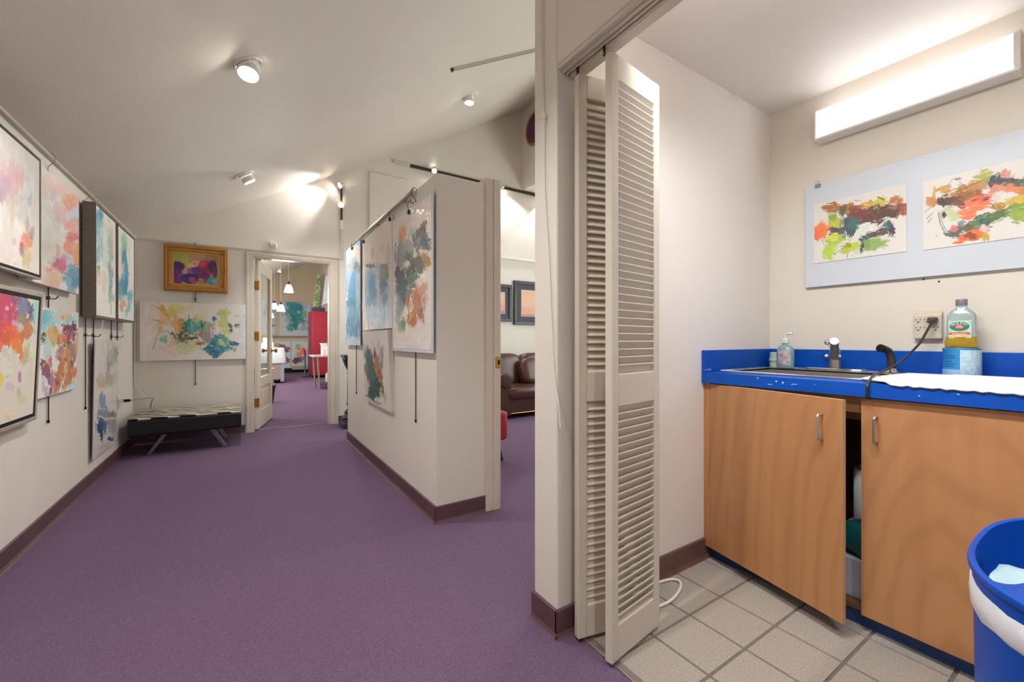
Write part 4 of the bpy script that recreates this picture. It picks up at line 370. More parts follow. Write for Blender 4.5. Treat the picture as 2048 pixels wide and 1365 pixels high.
'paper2':([2.535, 0.551, 1.775],[0.0, -0.431, 0.0],[0.0, 0.0, -0.305],'dedad1',210,130,15,[('b',0.0252,0.0965,0.0208,0.0058,0.0,0.0232,'c98a4a',0.9,0.8,0.3,0),('b',0.0376,0.0597,0.0066,0.002,0.0,0.023,'cf9a4a',0.85,0.8,0.3,0),('b',0.0681,0.0574,0.0236,0.0013,0.0022,0.0186,'c99a52',0.92,0.8,0.3,0),('b',0.1188,0.0894,0.0429,-0.01,0.0065,0.028,'b8803f',0.92,0.9,0.3,0),('b',0.1563,0.0679,0.039,-0.0033,0.0038,0.0222,'c08a4a',0.9,0.9,0.3,0),('b',0.1852,0.0394,0.0264,0.0017,0.0028,0.0247,'a9a84a',0.9,0.9,0.3,0),('b',0.1414,0.1126,0.0477,0.0014,0.0032,0.0279,'9a5f30',0.92,0.9,0.3,0),('b',0.08,0.1118,0.0374,0.0058,0.0016,0.0257,'5f3f2f',0.95,0.9,0.25,0),('b',0.056,0.1108,0.0162,0.0045,0.0,0.02,'4f3a30',0.9,0.9,0.3,0),('b',0.1073,0.1306,0.0231,0.0063,0.0,0.0195,'7a4f30',0.85,0.9,0.3,0),('b',0.2134,0.0698,0.0235,-0.0021,0.0049,0.0297,'3f4a4c',0.95,0.8,0.25,0),('b',0.2408,0.0473,0.0169,0.0057,0.0,0.0209,'d98a78',0.92,0.8,0.3,0),('b',0.2575,0.0891,0.0361,0.0194,-0.0018,0.0189,'3f4648',0.95,0.8,0.25,0),('b',0.2169,0.1026,0.0306,0.0011,0.0024,0.0215,'df8a6a',0.9,0.8,0.3,0),('b',0.2609,0.116,0.0331,0.01,0.0,0.0181,'d98052',0.9,0.8,0.3,0),('b',0.2998,0.0974,0.0381,0.0122,0.0,0.0253,'5a5f52',0.9,0.8,0.3,0),('b',0.2998,0.143,0.0381,0.0113,0.0,0.0304,'c88a3f',0.9,0.8,0.3,0),('b',0.1599,0.145,0.0407,-0.005,0.0062,0.0358,'ec7a4f',0.97,0.8,0.25,0),('b',0.134,0.1764,0.0319,0.0082,0.0,0.0275,'ea7a52',0.95,0.8,0.25,0),('b',0.1781,0.1285,0.0216,0.0062,0.0,0.0215,'e8683f',0.85,0.8,0.3,0),('b',0.1544,0.1261,0.009,-0.0023,0.0011,0.0049,'6a3a2c',0.7,0.9,0.3,0),('b',0.1852,0.1295,0.0078,-0.0032,0.0018,0.0063,'4a2f28',0.8,0.9,0.3,0),('b',0.2203,0.13,0.0153,0.0003,0.0021,0.0188,'d8cfc4',0.9,0.7,0.35,0),('b',0.2575,0.1667,0.0359,0.0001,0.0032,0.0289,'c9a22f',0.95,0.8,0.3,0),('b',0.274,0.161,0.0163,0.0046,0.0,0.0231,'d8b83a',0.85,0.8,0.35,0),('b',0.2203,0.1722,0.0204,0.011,-0.0024,0.0201,'b8862f',0.9,0.8,0.3,0),('b',0.2475,0.1951,0.0429,-0.0005,0.0023,0.0211,'7f9a3a',0.92,0.9,0.3,0),('b',0.274,0.2174,0.0294,0.0074,0.0,0.0231,'94ae3f',0.9,0.8,0.35,0),('b',0.2134,0.202,0.0283,-0.0129,0.0059,0.0207,'5a7040',0.95,0.9,0.25,0),('b',0.1781,0.22,0.0304,-0.0093,0.0055,0.0241,'4f6a3f',0.95,0.9,0.25,0),('b',0.1563,0.2311,0.0257,0.006,0.0,0.0245,'5a7f4f',0.9,0.9,0.3,0),('b',0.1264,0.2407,0.0298,-0.001,0.0026,0.0223,'6a5a42',0.92,0.9,0.3,0),('b',0.1852,0.2164,0.0143,0.0035,0.0,0.0161,'2f5a5a',0.85,0.9,0.3,0),('b',0.0996,0.2515,0.031,0.0067,0.0,0.0196,'4f605a',0.92,0.9,0.3,0),('b',0.0879,0.1646,0.0275,0.007,0.0,0.0281,'c3c894',0.85,0.9,0.35,0),('b',0.0641,0.1642,0.0064,0.0016,0.0,0.0159,'2f3a34',0.92,0.6,0.3,0),('b',0.0957,0.2283,0.0109,0.0025,0.0,0.0157,'e0787a',0.9,0.8,0.3,0),('b',0.1188,0.2169,0.0152,0.0036,0.0,0.0166,'5f7a78',0.8,0.9,0.35,0),('b',0.1599,0.27,0.031,0.0026,0.0011,0.0192,'e0702f',0.95,0.8,0.25,0),('b',0.1377,0.2762,0.0296,0.0001,0.0016,0.0166,'d8682f',0.9,0.8,0.3,0),('b',0.1852,0.2861,0.0089,0.0019,0.0,0.015,'b8a02f',0.85,0.8,0.3,0),('b',0.1414,0.2715,0.0149,0.0031,0.0,0.0121,'7a4030',0.7,0.9,0.35,0),('b',0.1112,0.2901,0.0172,0.0021,0.0002,0.0056,'e8743a',0.9,0.8,0.3,0),('b',0.1799,0.2473,0.0108,0.0024,0.0,0.0161,'ecc0c0',0.8,0.7,0.4,0),('s',[[0.0063,0.1379],[0.0397,0.112],[0.0641,0.1045]],0.0019,'3a3430',0.85,0.5),('s',[[0.0127,0.1687],[0.0315,0.1473]],0.0024,'2f2f2c',0.85,0.3),('s',[[0.0169,0.1871],[0.0273,0.1694]],0.0024,'2f2f2c',0.85,0.3),('s',[[0.0479,0.1487],[0.054,0.2017],[0.0721,0.2512]],0.0029,'4a5048',0.8,0.5),('s',[[0.054,0.1502],[0.0641,0.2097],[0.08,0.2529]],0.0019,'3a403a',0.8,0.5),('s',[[0.076,0.0429],[0.0918,0.0197],[0.115,0.0217]],0.0019,'4a4a44',0.8,0.5),('s',[[0.0996,0.025],[0.115,0.0245]],0.0046,'3a3a38',0.8,0.8),('s',[[0.1112,0.0371],[0.134,0.0719],[0.1073,0.0693]],0.0014,'5a4a40',0.7,0.5),('s',[[0.0438,0.0902],[0.1264,0.0696],[0.2169,0.0393]],0.0018,'3a302c',0.7,0.5),('s',[[0.0641,0.1187],[0.1452,0.0972],[0.2064,0.0729]],0.0018,'3a302c',0.7,0.5),('s',[[0.1994,0.1506],[0.2099,0.18]],0.0021,'3f4a2f',0.85,0.3),('s',[[0.1852,0.0608],[0.2238,0.0363]],0.0026,'2f3434',0.85,0.5),('b',0.0438,0.2509,0.0041,0.0009,0.0,0.0046,'cfd03a',0.9,0.5,0.3,0)]),
'teal':([1.03, 15.46, 2.335],[0.9, 0.0, 0.0],[0.0, 0.0, -1.12],'bfcbd2',100,110,16,[('b',0.3873,0.2563,0.2425,-0.0096,0.0,0.2907,'2f8f96',0.95,0.9,0.25,0),('b',0.2586,0.0807,0.096,-0.0045,0.0,0.0904,'3f8fa0',0.9,0.9,0.3,0),('b',0.4847,0.1613,0.1792,-0.0078,0.0,0.1641,'2a8590',0.95,0.9,0.25,0),('b',0.5828,0.3218,0.1149,-0.0042,0.0,0.2014,'1f7f86',0.95,0.9,0.25,0),('b',0.3873,0.4925,0.2102,-0.0064,0.0,0.1635,'2f8f8f',0.95,0.9,0.25,0),('b',0.4521,0.6727,0.1788,-0.0041,0.0,0.2186,'1f7a7f',0.95,0.9,0.25,0),('b',0.3228,0.8388,0.1126,-0.0019,0.0,0.145,'2f8a86',0.9,0.9,0.3,0),('b',0.6156,0.6139,0.1482,-0.0038,0.0,0.1283,'2f8f96',0.9,0.9,0.3,0),('b',0.7314,0.3716,0.0831,-0.0029,0.0,0.1289,'6fa88a',0.8,1,0.35,0),('b',0.55,0.323,0.0409,-0.0015,0.0,0.0549,'9fc9b9',0.8,0.8,0.4,0),('b',0.7646,0.1123,0.0999,-0.0045,0.0,0.1291,'b4b3c6',0.8,0.7,0.5,0),('b',0.2267,0.6237,0.0958,-0.0024,0.0,0.1805,'a9bcb4',0.7,1,0.4,0),('b',0.5828,0.7612,0.0575,-0.0011,0.0,0.0641,'b3d3c9',0.8,0.9,0.4,0),('b',0.7148,0.8506,0.1493,-0.0024,0.0,0.1104,'8fa3bb',0.8,0.9,0.4,0),('s',[[0.1948,0.4262],[0.2907,0.5316],[0.3389,0.6753]],0.0239,'3f7f86',0.8,0.5),('b',0.0917,0.8247,0.0158,-0.0003,0.0,0.018,'2f4f5f',0.9,0.4,0.3,0),('b',0.7646,0.6654,0.1166,-0.0027,0.0,0.0461,'7f9296',0.7,0.9,0.4,0)]),
'blue':([0.2, 15.46, 2.37],[0.705, 0.0, 0.0],[0.0, 0.0, -1.11],'b9cddb',60,80,17,[('b',0.5574,0.1046,0.1227,-0.0061,0.0,0.1062,'2f6fae',0.95,0.8,0.3,0),('b',0.5115,0.2482,0.0917,-0.004,0.0,0.106,'2f7fb9',0.9,0.9,0.3,0),('b',0.5728,0.3872,0.0921,-0.0035,0.0,0.1063,'5f9fd0',0.85,0.9,0.35,0),('b',0.5268,0.7603,0.0918,-0.0021,0.0,0.0707,'3f4f3a',0.85,0.9,0.35,0),('b',0.6035,0.8206,0.1076,-0.0087,0.0011,0.0248,'3a4a44',0.9,0.6,0.3,0),('b',0.6189,0.6694,0.0616,-0.0016,0.0,0.1065,'b3ae86',0.7,0.9,0.4,0),('b',0.5421,0.8837,0.0766,-0.0014,0.0,0.0708,'5f8f92',0.8,0.9,0.35,0),('b',0.4354,0.322,0.0607,-0.0025,0.0,0.2114,'4f8fc0',0.8,0.9,0.4,0)]),
'flowerL':([0.62, 15.46, 1.03],[0.725, 0.0, 0.0],[0.0, 0.0, -0.87],'c6d2dd',80,80,18,[('b',0.348,0.1651,0.0748,0.0006,0.0,0.0857,'b8a06a',0.9,0.8,0.3,0),('b',0.4795,0.1663,0.0912,0.0287,-0.0156,0.0664,'8f4a62',0.95,0.9,0.25,0),('b',0.5743,0.2751,0.1124,0.024,-0.0149,0.0955,'7f3f56',0.95,0.9,0.25,0),('b',0.4984,0.3172,0.0757,0.0011,0.0,0.0646,'6f3a4f',0.85,0.9,0.3,0),('b',0.5363,0.4472,0.0664,0.0013,0.0,0.0755,'b9bf4f',0.95,0.8,0.3,0),('b',0.5838,0.6102,0.1125,0.0254,-0.0132,0.0848,'7a4468',0.95,0.9,0.25,0),('b',0.5174,0.6301,0.0568,0.0015,0.0,0.0431,'5c2f52',0.9,0.9,0.3,0),('b',0.4042,0.5734,0.0563,0.0014,0.0,0.0537,'a98f92',0.8,0.9,0.35,0),('b',0.3855,0.3585,0.0563,0.0009,0.0,0.0858,'b3c69a',0.7,0.9,0.4,0),('b',0.2735,0.1004,0.0744,0.0005,0.0,0.047,'a9b36a',0.7,0.9,0.4,0)]),
'flowerR':([1.36, 15.46, 1.03],[0.54, 0.0, 0.0],[0.0, 0.0, -0.87],'c8d2dc',70,80,19,[('b',0.2208,0.1921,0.0882,0.0007,0.0,0.1098,'a9aa72',0.9,0.9,0.3,0),('b',0.2306,0.4339,0.0785,0.0013,0.0,0.0879,'b3a06a',0.9,0.9,0.3,0),('b',0.1817,0.6084,0.1347,-0.0234,0.0153,0.0975,'5c2f52',0.97,0.8,0.25,0),('b',0.1232,0.6727,0.0778,0.0021,0.0,0.0656,'6f3a62',0.9,0.9,0.3,0),('b',0.3192,0.5897,0.0988,0.0023,0.0,0.0661,'8f5a72',0.85,0.9,0.3,0),('b',0.3984,0.4146,0.0596,0.001,0.0,0.1327,'b3847a',0.85,0.9,0.35,0),('b',0.3192,0.7219,0.1185,0.0033,0.0,0.0551,'b9c69a',0.8,0.9,0.4,0),('b',0.1426,0.301,0.0487,0.0006,0.0,0.0657,'c6c9b0',0.7,0.9,0.4,0)]),
}
# ================================================================ SETTING
XL, XR, YE, YF = -0.935, 0.95, 5.68, 15.5
def sg(name, g, m, **k): return struct(g.build(name, m, **k))
# floor: carpet everywhere but the tiled closet
TX0, TX1, TY0, TY1 = 1.045, 2.56, -0.5, 1.2
g = G(); g.box(-1.1, -2.1, -0.06, TX0, 15.7, 0); g.box(TX0, TY1, -0.06, 5.3, 15.7, 0); g.box(TX1, -2.1, -0.06, 5.3, TY1, 0); g.box(TX0, -2.1, -0.06, TX1, TY0, 0)
sg('floor', g, M_carpet)
fc = sg('floor_closet', G().box(TX0, TY0, -0.06, TX1, TY1, -0.004), M_grout)
T = 0.21194; GX, GY = 1.2469, 0.9777; tile_me = {}
fw = wloc(fc)
for i in range(-1, 7):
    for j in range(-2, 8):
        x0, x1 = max(GX+T*i, TX0+0.003), min(GX+T*(i+1), TX1); y1, y0 = min(GY-T*(j)+T*0, TY1), max(GY-T*(j+1), TY0)
        if x1-x0 < 0.02 or y1-y0 < 0.02: continue
        k = (round(x1-x0, 3), round(y1-y0, 3))
        if k not in tile_me:
            t = G(); q = 0.0035; a, b2 = (x1-x0)/2-q, (y1-y0)/2-q; e = 0.002
            t.hexa([(-a,-b2,-0.008),(a,-b2,-0.008),(a,b2,-0.008),(-a,b2,-0.008),(-a+e,-b2+e,0.0),(a-e,-b2+e,0.0),(a-e,b2-e,0.0),(-a+e,b2-e,0.0)])
            bmesh.ops.recalc_face_normals(t.bm, faces=t.bm.faces); me = bpy.data.meshes.new('tile'); t.bm.to_mesh(me); t.bm.free(); me.materials.append(M_tile); tile_me[k] = me
        link('tile', tile_me[k], fc, Vector(((x0+x1)/2, (y0+y1)/2, 0.001))-fw)
# metal strip between carpet and tiles
sg('trim_9', G().box(TX0-0.022, TY0, 0, TX0+0.006, 1.163, 0.005), M_silver, bevel=0.002)
# walls
sg('wall_left', G().box(XL-0.1, -2.1, 0, XL, YE+0.05, 2.3), M_wall)
DX0, DX1, DZ = 0.105, 0.935, 2.045
g = G(); g.box(XL-0.1, YE, 0, DX0, YE+0.1, 5.6); g.box(DX1, YE, 0, 5.2, YE+0.1, 5.6); g.box(DX0, YE, DZ, DX1, YE+0.1, 5.6)
sg('wall_end', g, M_wall)
g = G(); g.prism([(XR, 2.27, 0), (1.29, 2.27, 0), (1.29, 2.37, 0), (1.05, 2.37, 0), (1.05, 4.70, 0), (XR, 4.70, 0)], (0, 0, 2.05))
sg('wall_middle', g, M_wall, bevel=0.004)
g = G(); g.box(XR, 1.165, 0, 1.05, 1.303, 3.3); g.box(XR, -0.45, 2.062, 1.05, 1.165, 3.3); g.box(XR, -2.1, 0, 1.05, -0.45, 3.3)
sg('wall_closet_front', g, M_wall, bevel=0.006)
sg('wall_closet_side', G().box(1.05, 1.2, 0, 2.66, 1.303, 3.4), M_closetwall)
sg('wall_closet_back', G().box(2.559, -0.6, 0, 2.66, 1.2, 2.5), mat('closet_back_lit_tone', 'ddd5c8', 0.55, bump=(90, 0.1), vary=(3, 'd9d1c3', 1)))  # closet wall colour with this wall's dimmer, warmer light painted in
sg('wall_closet_near', G().box(1.05, -0.6, 0, 2.559, -0.5, 2.5), M_closetwall)
sg('ceiling_closet', G().box(1.05, -0.6, 2.368, 2.66, 1.2, 2.45), M_closetwall)
def wall_hole_y(y0, y1, xa, xb, zt, wx0, wx1, wz0, wz1):
    g = G(); g.box(xa, y0, 0, wx0, y1, zt); g.box(wx1, y0, 0, xb, y1, zt); g.box(wx0, y0, 0, wx1, y1, wz0); g.box(wx0, y0, wz1, wx1, y1, zt); return g
def wall_hole_x(x0, x1, ya, yb, zt, wy0, wy1, wz0, wz1):
    g = G(); g.box(x0, ya, 0, x1, wy0, zt); g.box(x0, wy1, 0, x1, yb, zt); g.box(x0, wy0, 0, x1, wy1, wz0); g.box(x0, wy0, wz1, x1, wy1, zt); return g
sg('wall_rear', wall_hole_y(-2.2, -2.1, XL-0.1, 5.2, 5.6, -.76, .76, .39, 2.31), M_wall)
sg('wall_right_upper', G().box(3.9, -2.1, 3.55, 4.0, YE, 5.6), M_wall)
sg('wall_right', wall_hole_x(5.1, 5.2, -2.1, YE, 3.6, 1.58, 4.82, .74, 2.46), M_wall)
sg('ceiling_alcove', G().box(4.0, -2.1, 3.55, 5.2, YE, 3.65), M_ceil)
sg('wall_studio_right', G().box(2.2, YE+0.1, 0, 2.3, YF+0.1, 4.2), M_wall)
sg('wall_studio_left', wall_hole_x(XL-0.1, XL, YE+0.1, YF+0.1, 2.3, 7.28, 12.32, .69, 2.01), M_wall)
def window(name, axis, at, a0, a1, z0, z1, n):  # unseen windows, added as openings for the fill lamps
    t = struct(thing(name, (at, (a0+a1)/2, z0) if axis == 'x' else ((a0+a1)/2, at, z0), 'plain white framed window, added and unseen', 'window'))
    bx = (lambda g, p0, p1, q0, q1, d0, d1: g.box(at+d0, p0, q0, at+d1, p1, q1)) if axis == 'x' else (lambda g, p0, p1, q0, q1, d0, d1: g.box(p0, at+d0, q0, p1, at+d1, q1))
    g = G(); w_ = .04
    bx(g, a0, a0+w_, z0, z1, -.02, .02); bx(g, a1-w_, a1, z0, z1, -.02, .02); bx(g, a0, a1, z0, z0+w_, -.02, .02); bx(g, a0, a1, z1-w_, z1, -.02, .02)
    for i in range(1, n): m = a0+(a1-a0)*i/n; bx(g, m-.02, m+.02, z0, z1, -.015, .015)
    g.build('window_frame', M_trim, t)
    for i in range(n):
        p0 = a0+(a1-a0)*i/n+.02; p1 = a0+(a1-a0)*(i+1)/n-.02; g = G(); bx(g, p0, p1, z0+.03, z1-.03, -.003, .003); g.build('pane', M_glass, t)
window('added_window_1', 'y', -2.13, -.76, .76, .39, 2.31, 2)
window('added_window_2', 'x', 5.13, 1.58, 4.82, .74, 2.46, 3)
window('added_window_3', 'x', -.965, 7.28, 12.32, .69, 2.01, 4)
sg('wall_studio_back', G().box(XL-0.1, YF, 0, 2.3, YF+0.1, 4.2), mat('studio_wall', 'cdbda4', 0.65, bump=(90, 0.12), vary=(3, 'c8b79d', 1)))
prof = [(XL-0.1, ceil_z(XL-0.1)), (0.82, ceil_z(0.82)), (4.2, ceil_z(4.2))]
g = G()
ol = [(x, -2.2, z) for x, z in prof]+[(x, -2.2, z+0.08) for x, z in prof[::-1]]
g.prism(ol, (0, YF+2.4, 0)); sg('ceiling', g, M_ceil)
# panelled chase on the end wall above the partition
sg('trim_8', G().box(1.42, YE-0.03, 0, 1.95, YE, 3.31), M_wall, bevel=0.004)
# baseboards
def base(name, pts, h=0.10, m=None, t=0.009):
    g = G()
    for (x0, y0, x1, y1, nx, ny) in pts:
        a = Vector((x0, y0, 0)); b = Vector((x1, y1, 0)); n = Vector((nx, ny, 0)); z = Vector((0, 0, h))
        prof = [(0, 0), (t+0.012, 0), (t+0.006, 0.006), (t, 0.018), (t, h-0.004), (t*0.5, h), (0, h)]
        g.prism([a+n*p+Vector((0, 0, q)) for p, q in prof], b-a)
    return sg(name, g, m or M_base)
base('baseboard_left', [(XL, -2.1, XL, YE, 1, 0)])
base('baseboard_end', [(XL, YE, 0.03, YE, 0, -1), (1.03, YE, 5.1, YE, 0, -1)])
base('baseboard_middle', [(XR, 2.262, XR, 4.71, -1, 0), (XR-0.009, 2.27, 1.272, 2.27, 0, -1), (XR, 4.70, 1.05, 4.70, 0, 1)])
base('baseboard_closet', [(1.05, 1.2, 1.945, 1.2, 0, -1)], m=M_base2)
base('baseboard_front', [(XR, 1.158, XR, 1.31, -1, 0), (XR-0.009, 1.165, 1.05, 1.165, 0, -1), (XR, 1.303, 2.5, 1.303, 0, 1), (XR, -2.1, XR, -0.45, -1, 0)])
base('baseboard_studio', [(XL, YF, 2.2, YF, 0, -1)], h=0.14, m=M_black)
base('baseboard_right', [(5.1, -2.1, 5.1, YE, -1, 0)])
# door trim: end door casing and jamb
g = G()
for s0, s1 in ((0.030, DX0), (DX1, 1.032)):
    g.box(s0, YE-0.016, 0, s1, YE, DZ+0.045); a, b2 = (s0+0.012, s0+0.03) if s0 < 0.5 else (s1-0.03, s1-0.012); g.box(a, YE-0.022, 0, b2, YE, DZ+0.03)
g.box(0.030, YE-0.0155, DZ, 1.032, YE, DZ+0.045); g.box(0.042, YE-0.022, DZ+0.02, 1.02, YE, DZ+0.037)
g.box(DX0-0.002, YE-0.005, 0, DX0+0.012, YE+0.105, DZ); g.box(DX1-0.012, YE-0.005, 0, DX1+0.002, YE+0.105, DZ); g.box(DX0, YE-0.005, DZ-0.012, DX1, YE+0.105, DZ+0.003)
sg('trim_1', g, M_trim, bevel=0.003)
# frame of the opening beside the partition
g = G(); g.box(1.272, 2.255, 0, 1.325, 2.385, 2.085); g.box(1.325, 2.248, 0, 1.372, 2.385, 2.085); g.box(1.372, 2.26, 0, 1.384, 2.37, 2.085)
tr = sg('trim_2', g, M_trim, bevel=0.003)
sp = G().box(1.338, 2.243, 0.895, 1.372, 2.25, 0.965).build('strike_plate', M_brass, tr, bevel=0.002); G().box(1.352, 2.2415, 0.915, 1.366, 2.247, 0.945).build('latch_hole', M_black, tr)
# closet opening: header boards and track
g = G(); g.box(0.955, -0.45, 2.047, 0.972, 1.165, 2.063); g.box(0.972, -0.45, 2.040, 0.984, 1.165, 2.063); g.box(1.010, -0.45, 2.034, 1.05, 1.165, 2.063)
sg('trim_3', g, M_trim, bevel=0.002)
g = G(); g.box(0.988, -0.45, 2.036, 0.9935, 1.16, 2.0625); g.box(1.0045, -0.45, 2.036, 1.0095, 1.16, 2.0625); g.box(0.9935, -0.45, 2.052, 1.0045, 1.16, 2.0625)
sg('trim_4', g, M_trim)
# picture rails
g = G(); g.tube([(XL+0.014, -2.05, 2.122), (XL+0.014, YE, 2.122)], 0.011, 8); g.box(XL, -2.05, 2.112, XL+0.01, YE, 2.135); sg('trim_5', g, M_trim)
g = G(); g.box(XL, YE-0.012, 2.102, 1.045, YE, 2.122); g.box(XL, YE-0.02, 2.116, 1.045, YE, 2.122); sg('trim_6', g, M_trim, bevel=0.002)
g = G(); g.box(3.0, YE-0.012, 2.384, 5.1, YE, 2.40); sg('trim_7', g, M_trim, bevel=0.002)
# ---------------------------------------------------------------- the glazed door of the studio, standing open
hx, hy = 0.122, 5.775; ex = Vector((0.19, 0.80, 0)).normalized(); ey = Vector((ex.y, -ex.x, 0)); DWd, DTh = 0.80, 0.04
def dpt(a, t, z): return Vector((hx, hy, z))+ex*a+ey*t
def dbox(g, a0, a1, t0, t1, z0, z1): return g.obox(dpt(a0, t0, z0), ex*(a1-a0), ey*(t1-t0), (0, 0, z1-z0))
dr = struct(thing('door_1', (hx, hy, 0), 'cream glazed door standing open into the far studio', 'door'))
g = G(); dbox(g, 0, .13, 0, DTh, .012, 2.03); dbox(g, DWd-.13, DWd, 0, DTh, .012, 2.03); dbox(g, .13, DWd-.13, 0, DTh, 1.88, 2.03); dbox(g, .13, DWd-.13, 0, DTh, .012, .22); dbox(g, .13, DWd-.13, 0, DTh, .50, .62)
g.build('door_frame', M_trim, dr, bevel=0.006)
g = G(); dbox(g, .13, DWd-.13, .012, .028, .22, .50); dbox(g, .18, DWd-.18, .003, .036, .27, .45); g.build('door_panel', M_trim, dr, bevel=0.006)
dbox(G(), .13, DWd-.13, .018, .023, .62, 1.88).build('door_glass', M_glass, dr)
for z in (1.72, 1.12, 0.33):
    g = G(); dbox(g, -0.012, 0.03, DTh, DTh+0.004, z-.05, z+.05); dbox(g, -0.008, 0.001, -0.002, DTh+0.004, z-.05, z+.05); g.tube([dpt(-.008, DTh+.006, z-.055), dpt(-.008, DTh+.006, z+.055)], .007, 8); g.build('hinge', M_brass, dr)
for sgn in (1, -1):
    t = DTh+0.0 if sgn > 0 else 0.0
    g = G(); c = dpt(DWd-.065, t, .93); g.lathe([(.03, 0), (.03, .006), (.012, .01), (.011, .035), (.026, .045), (.03, .06), (.02, .072)], c, 16, axis=ey*sgn); g.build('door_knob', M_brass, dr, smooth=True)
# ---------------------------------------------------------------- bifold louvre door of the closet
LZ0, LZ1, LT = 0.014, 2.012, 0.028
bd = struct(thing('door_2', (1.0, 1.1, 0), 'white louvred bifold door folded open into the closet', 'door'))
slat_mes = {}
def louvre(p0, p1, flip):
    p0, p1 = Vector((*p0, 0)), Vector((*p1, 0)); ax = (p1-p0); Wd = ax.length; ax.normalize(); nn = Vector((ax.y, -ax.x, 0))  # nn points to -Y side
    P = lambda a, t, z: Vector((p0.x, p0.y, z))+ax*a+nn*t
    def bx(g, a0, a1, t0, t1, z0, z1): return g.obox(P(a0, t0, z0), ax*(a1-a0), nn*(t1-t0), (0, 0, z1-z0))
    st = 0.036; g = G(); h = LT/2
    bx(g, 0, st, -h, h, LZ0, LZ1); bx(g, Wd-st, Wd, -h, h, LZ0, LZ1)
    for z0, z1 in ((LZ0, .128), (.85, .958), (1.93, LZ1)): bx(g, st, Wd-st, -h+.001, h-.001, z0, z1)
    leaf = g.build('louvre_leaf', M_trim, bd, bevel=0.003)
    # slats
    L = Wd-2*st-0.001; key = round(L, 4), flip
    if key not in slat_mes:
        t = G(); wd, th = 0.042, 0.0055; a = math.radians(59)*(1 if flip else -1)
        c, s_ = math.cos(a), math.sin(a); hw, ht = wd/2, th/2
        sec = [(-hw, -ht*.4), (-hw+ht, -ht), (hw-ht, -ht), (hw, -ht*.4), (hw, ht*.4), (hw-ht, ht), (-hw+ht, ht), (-hw, ht*.4)]
        t.prism([(-L/2, y*c-z*s_, y*s_+z*c) for y, z in sec], (L, 0, 0))
        bmesh.ops.recalc_face_normals(t.bm, faces=t.bm.faces); me = bpy.data.meshes.new('slat'); t.bm.to_mesh(me); t.bm.free(); me.materials.append(M_trim); slat_mes[key] = me
    rot = (0, 0, math.atan2(ax.y, ax.x)); mid = P(Wd/2, 0, 0); lw = wloc(leaf)
    for z0, z1, n in ((.128, .85, 27), (.958, 1.93, 37)):
        for i in range(n):
            link('slat', slat_mes[key], leaf, Vector((mid.x, mid.y, z0+(z1-z0)*(i+.5)/n))-lw, rot)
    return leaf, P
A0, A1 = (0.995, 1.112), (1.286, 1.045)
leaf1, P1 = louvre(A0, A1, True)
leaf2, P2 = louvre((1.004, 0.966), (1.293, 1.004), False)
g = G(); hz = [P1(.115, LT/2, .945), P1(.115, LT/2+.028, .945), P1(.115, LT/2+.032, .94), P1(.115, LT/2+.032, .855), P1(.115, LT/2+.028, .85), P1(.115, LT/2, .85)]
g.tube(hz, .0045, 8); g.build('pull_handle', M_silver, bd, smooth=True)
g = G(); g.lathe([(.006, -.01), (.006, .012)], (P1(.02, 0, LZ0).x, P1(.02, 0, LZ0).y, .004), 8); g.lathe([(.005, 0), (.005, .045)], (1.004, .985, LZ1), 8); g.lathe([(.005, 0), (.005, .045)], (1.0, 1.11, LZ1), 8); g.build('pivot_pin', M_darkmetal, bd)
g = G()
for z in (.25, 1.0, 1.78): g.box(1.284, 1.004, z-.04, 1.297, 1.046, z+.04)
g.build('leaf_hinge', M_trim, bd)
# ================================================================ CLOSET
# counter (worktop with backsplash) with a cut-out for the sink
CZ = 0.914; CX0 = 1.887
sx0, sx1, sy0, sy1 = 2.035, 2.40, 0.56, 1.125      # bowl opening
ct = thing('countertop', (2.2, 0.5, CZ-0.05), 'bright blue laminate countertop with matching backsplash along the closet walls', 'countertop')
g = G()
e_ = .012; g.box(CX0, -0.5, CZ-.05, sx0-e_, 1.2, CZ); g.box(sx1+e_, -0.5, CZ-.05, 2.559, 1.2, CZ); g.box(sx0-e_, sy1+e_, CZ-.05, sx1+e_, 1.2, CZ); g.box(sx0-e_, -0.5, CZ-.05, sx1+e_, sy0-e_, CZ)
g.build('worktop', M_blue, ct)
G().box(2.54, -0.5, CZ, 2.559, 1.2, 1.021).build('backsplash', M_blue, ct, bevel=.002)
G().box(CX0, 1.183, CZ, 2.54, 1.2, 1.021).build('side_splash', M_blue, ct, bevel=.002)
# paint chips on the front edge
g = G()
for y, z, ry, rz in ((.935, .905, .006, .002), (.86, .897, .004, .004), (.835, .893, .004, .005), (.79, .891, .010, .0015), (.885, .882, .011, .0015), (.8, .888, .006, .001), (.33, .9, .004, .002), (.42, .885, .003, .002), (.72, .895, .003, .001)):
    a = [(CX0-.0006, y+ry*math.cos(t), z+rz*math.sin(t)*(1+.4*math.sin(3*t))) for t in np.linspace(0, 2*PI, 9)[:-1]]
    g.poly(a)
o = g.build('paint_chip', mat('pale_chip', '9fc4e6', .6), ct); o['kind'] = 'stuff'
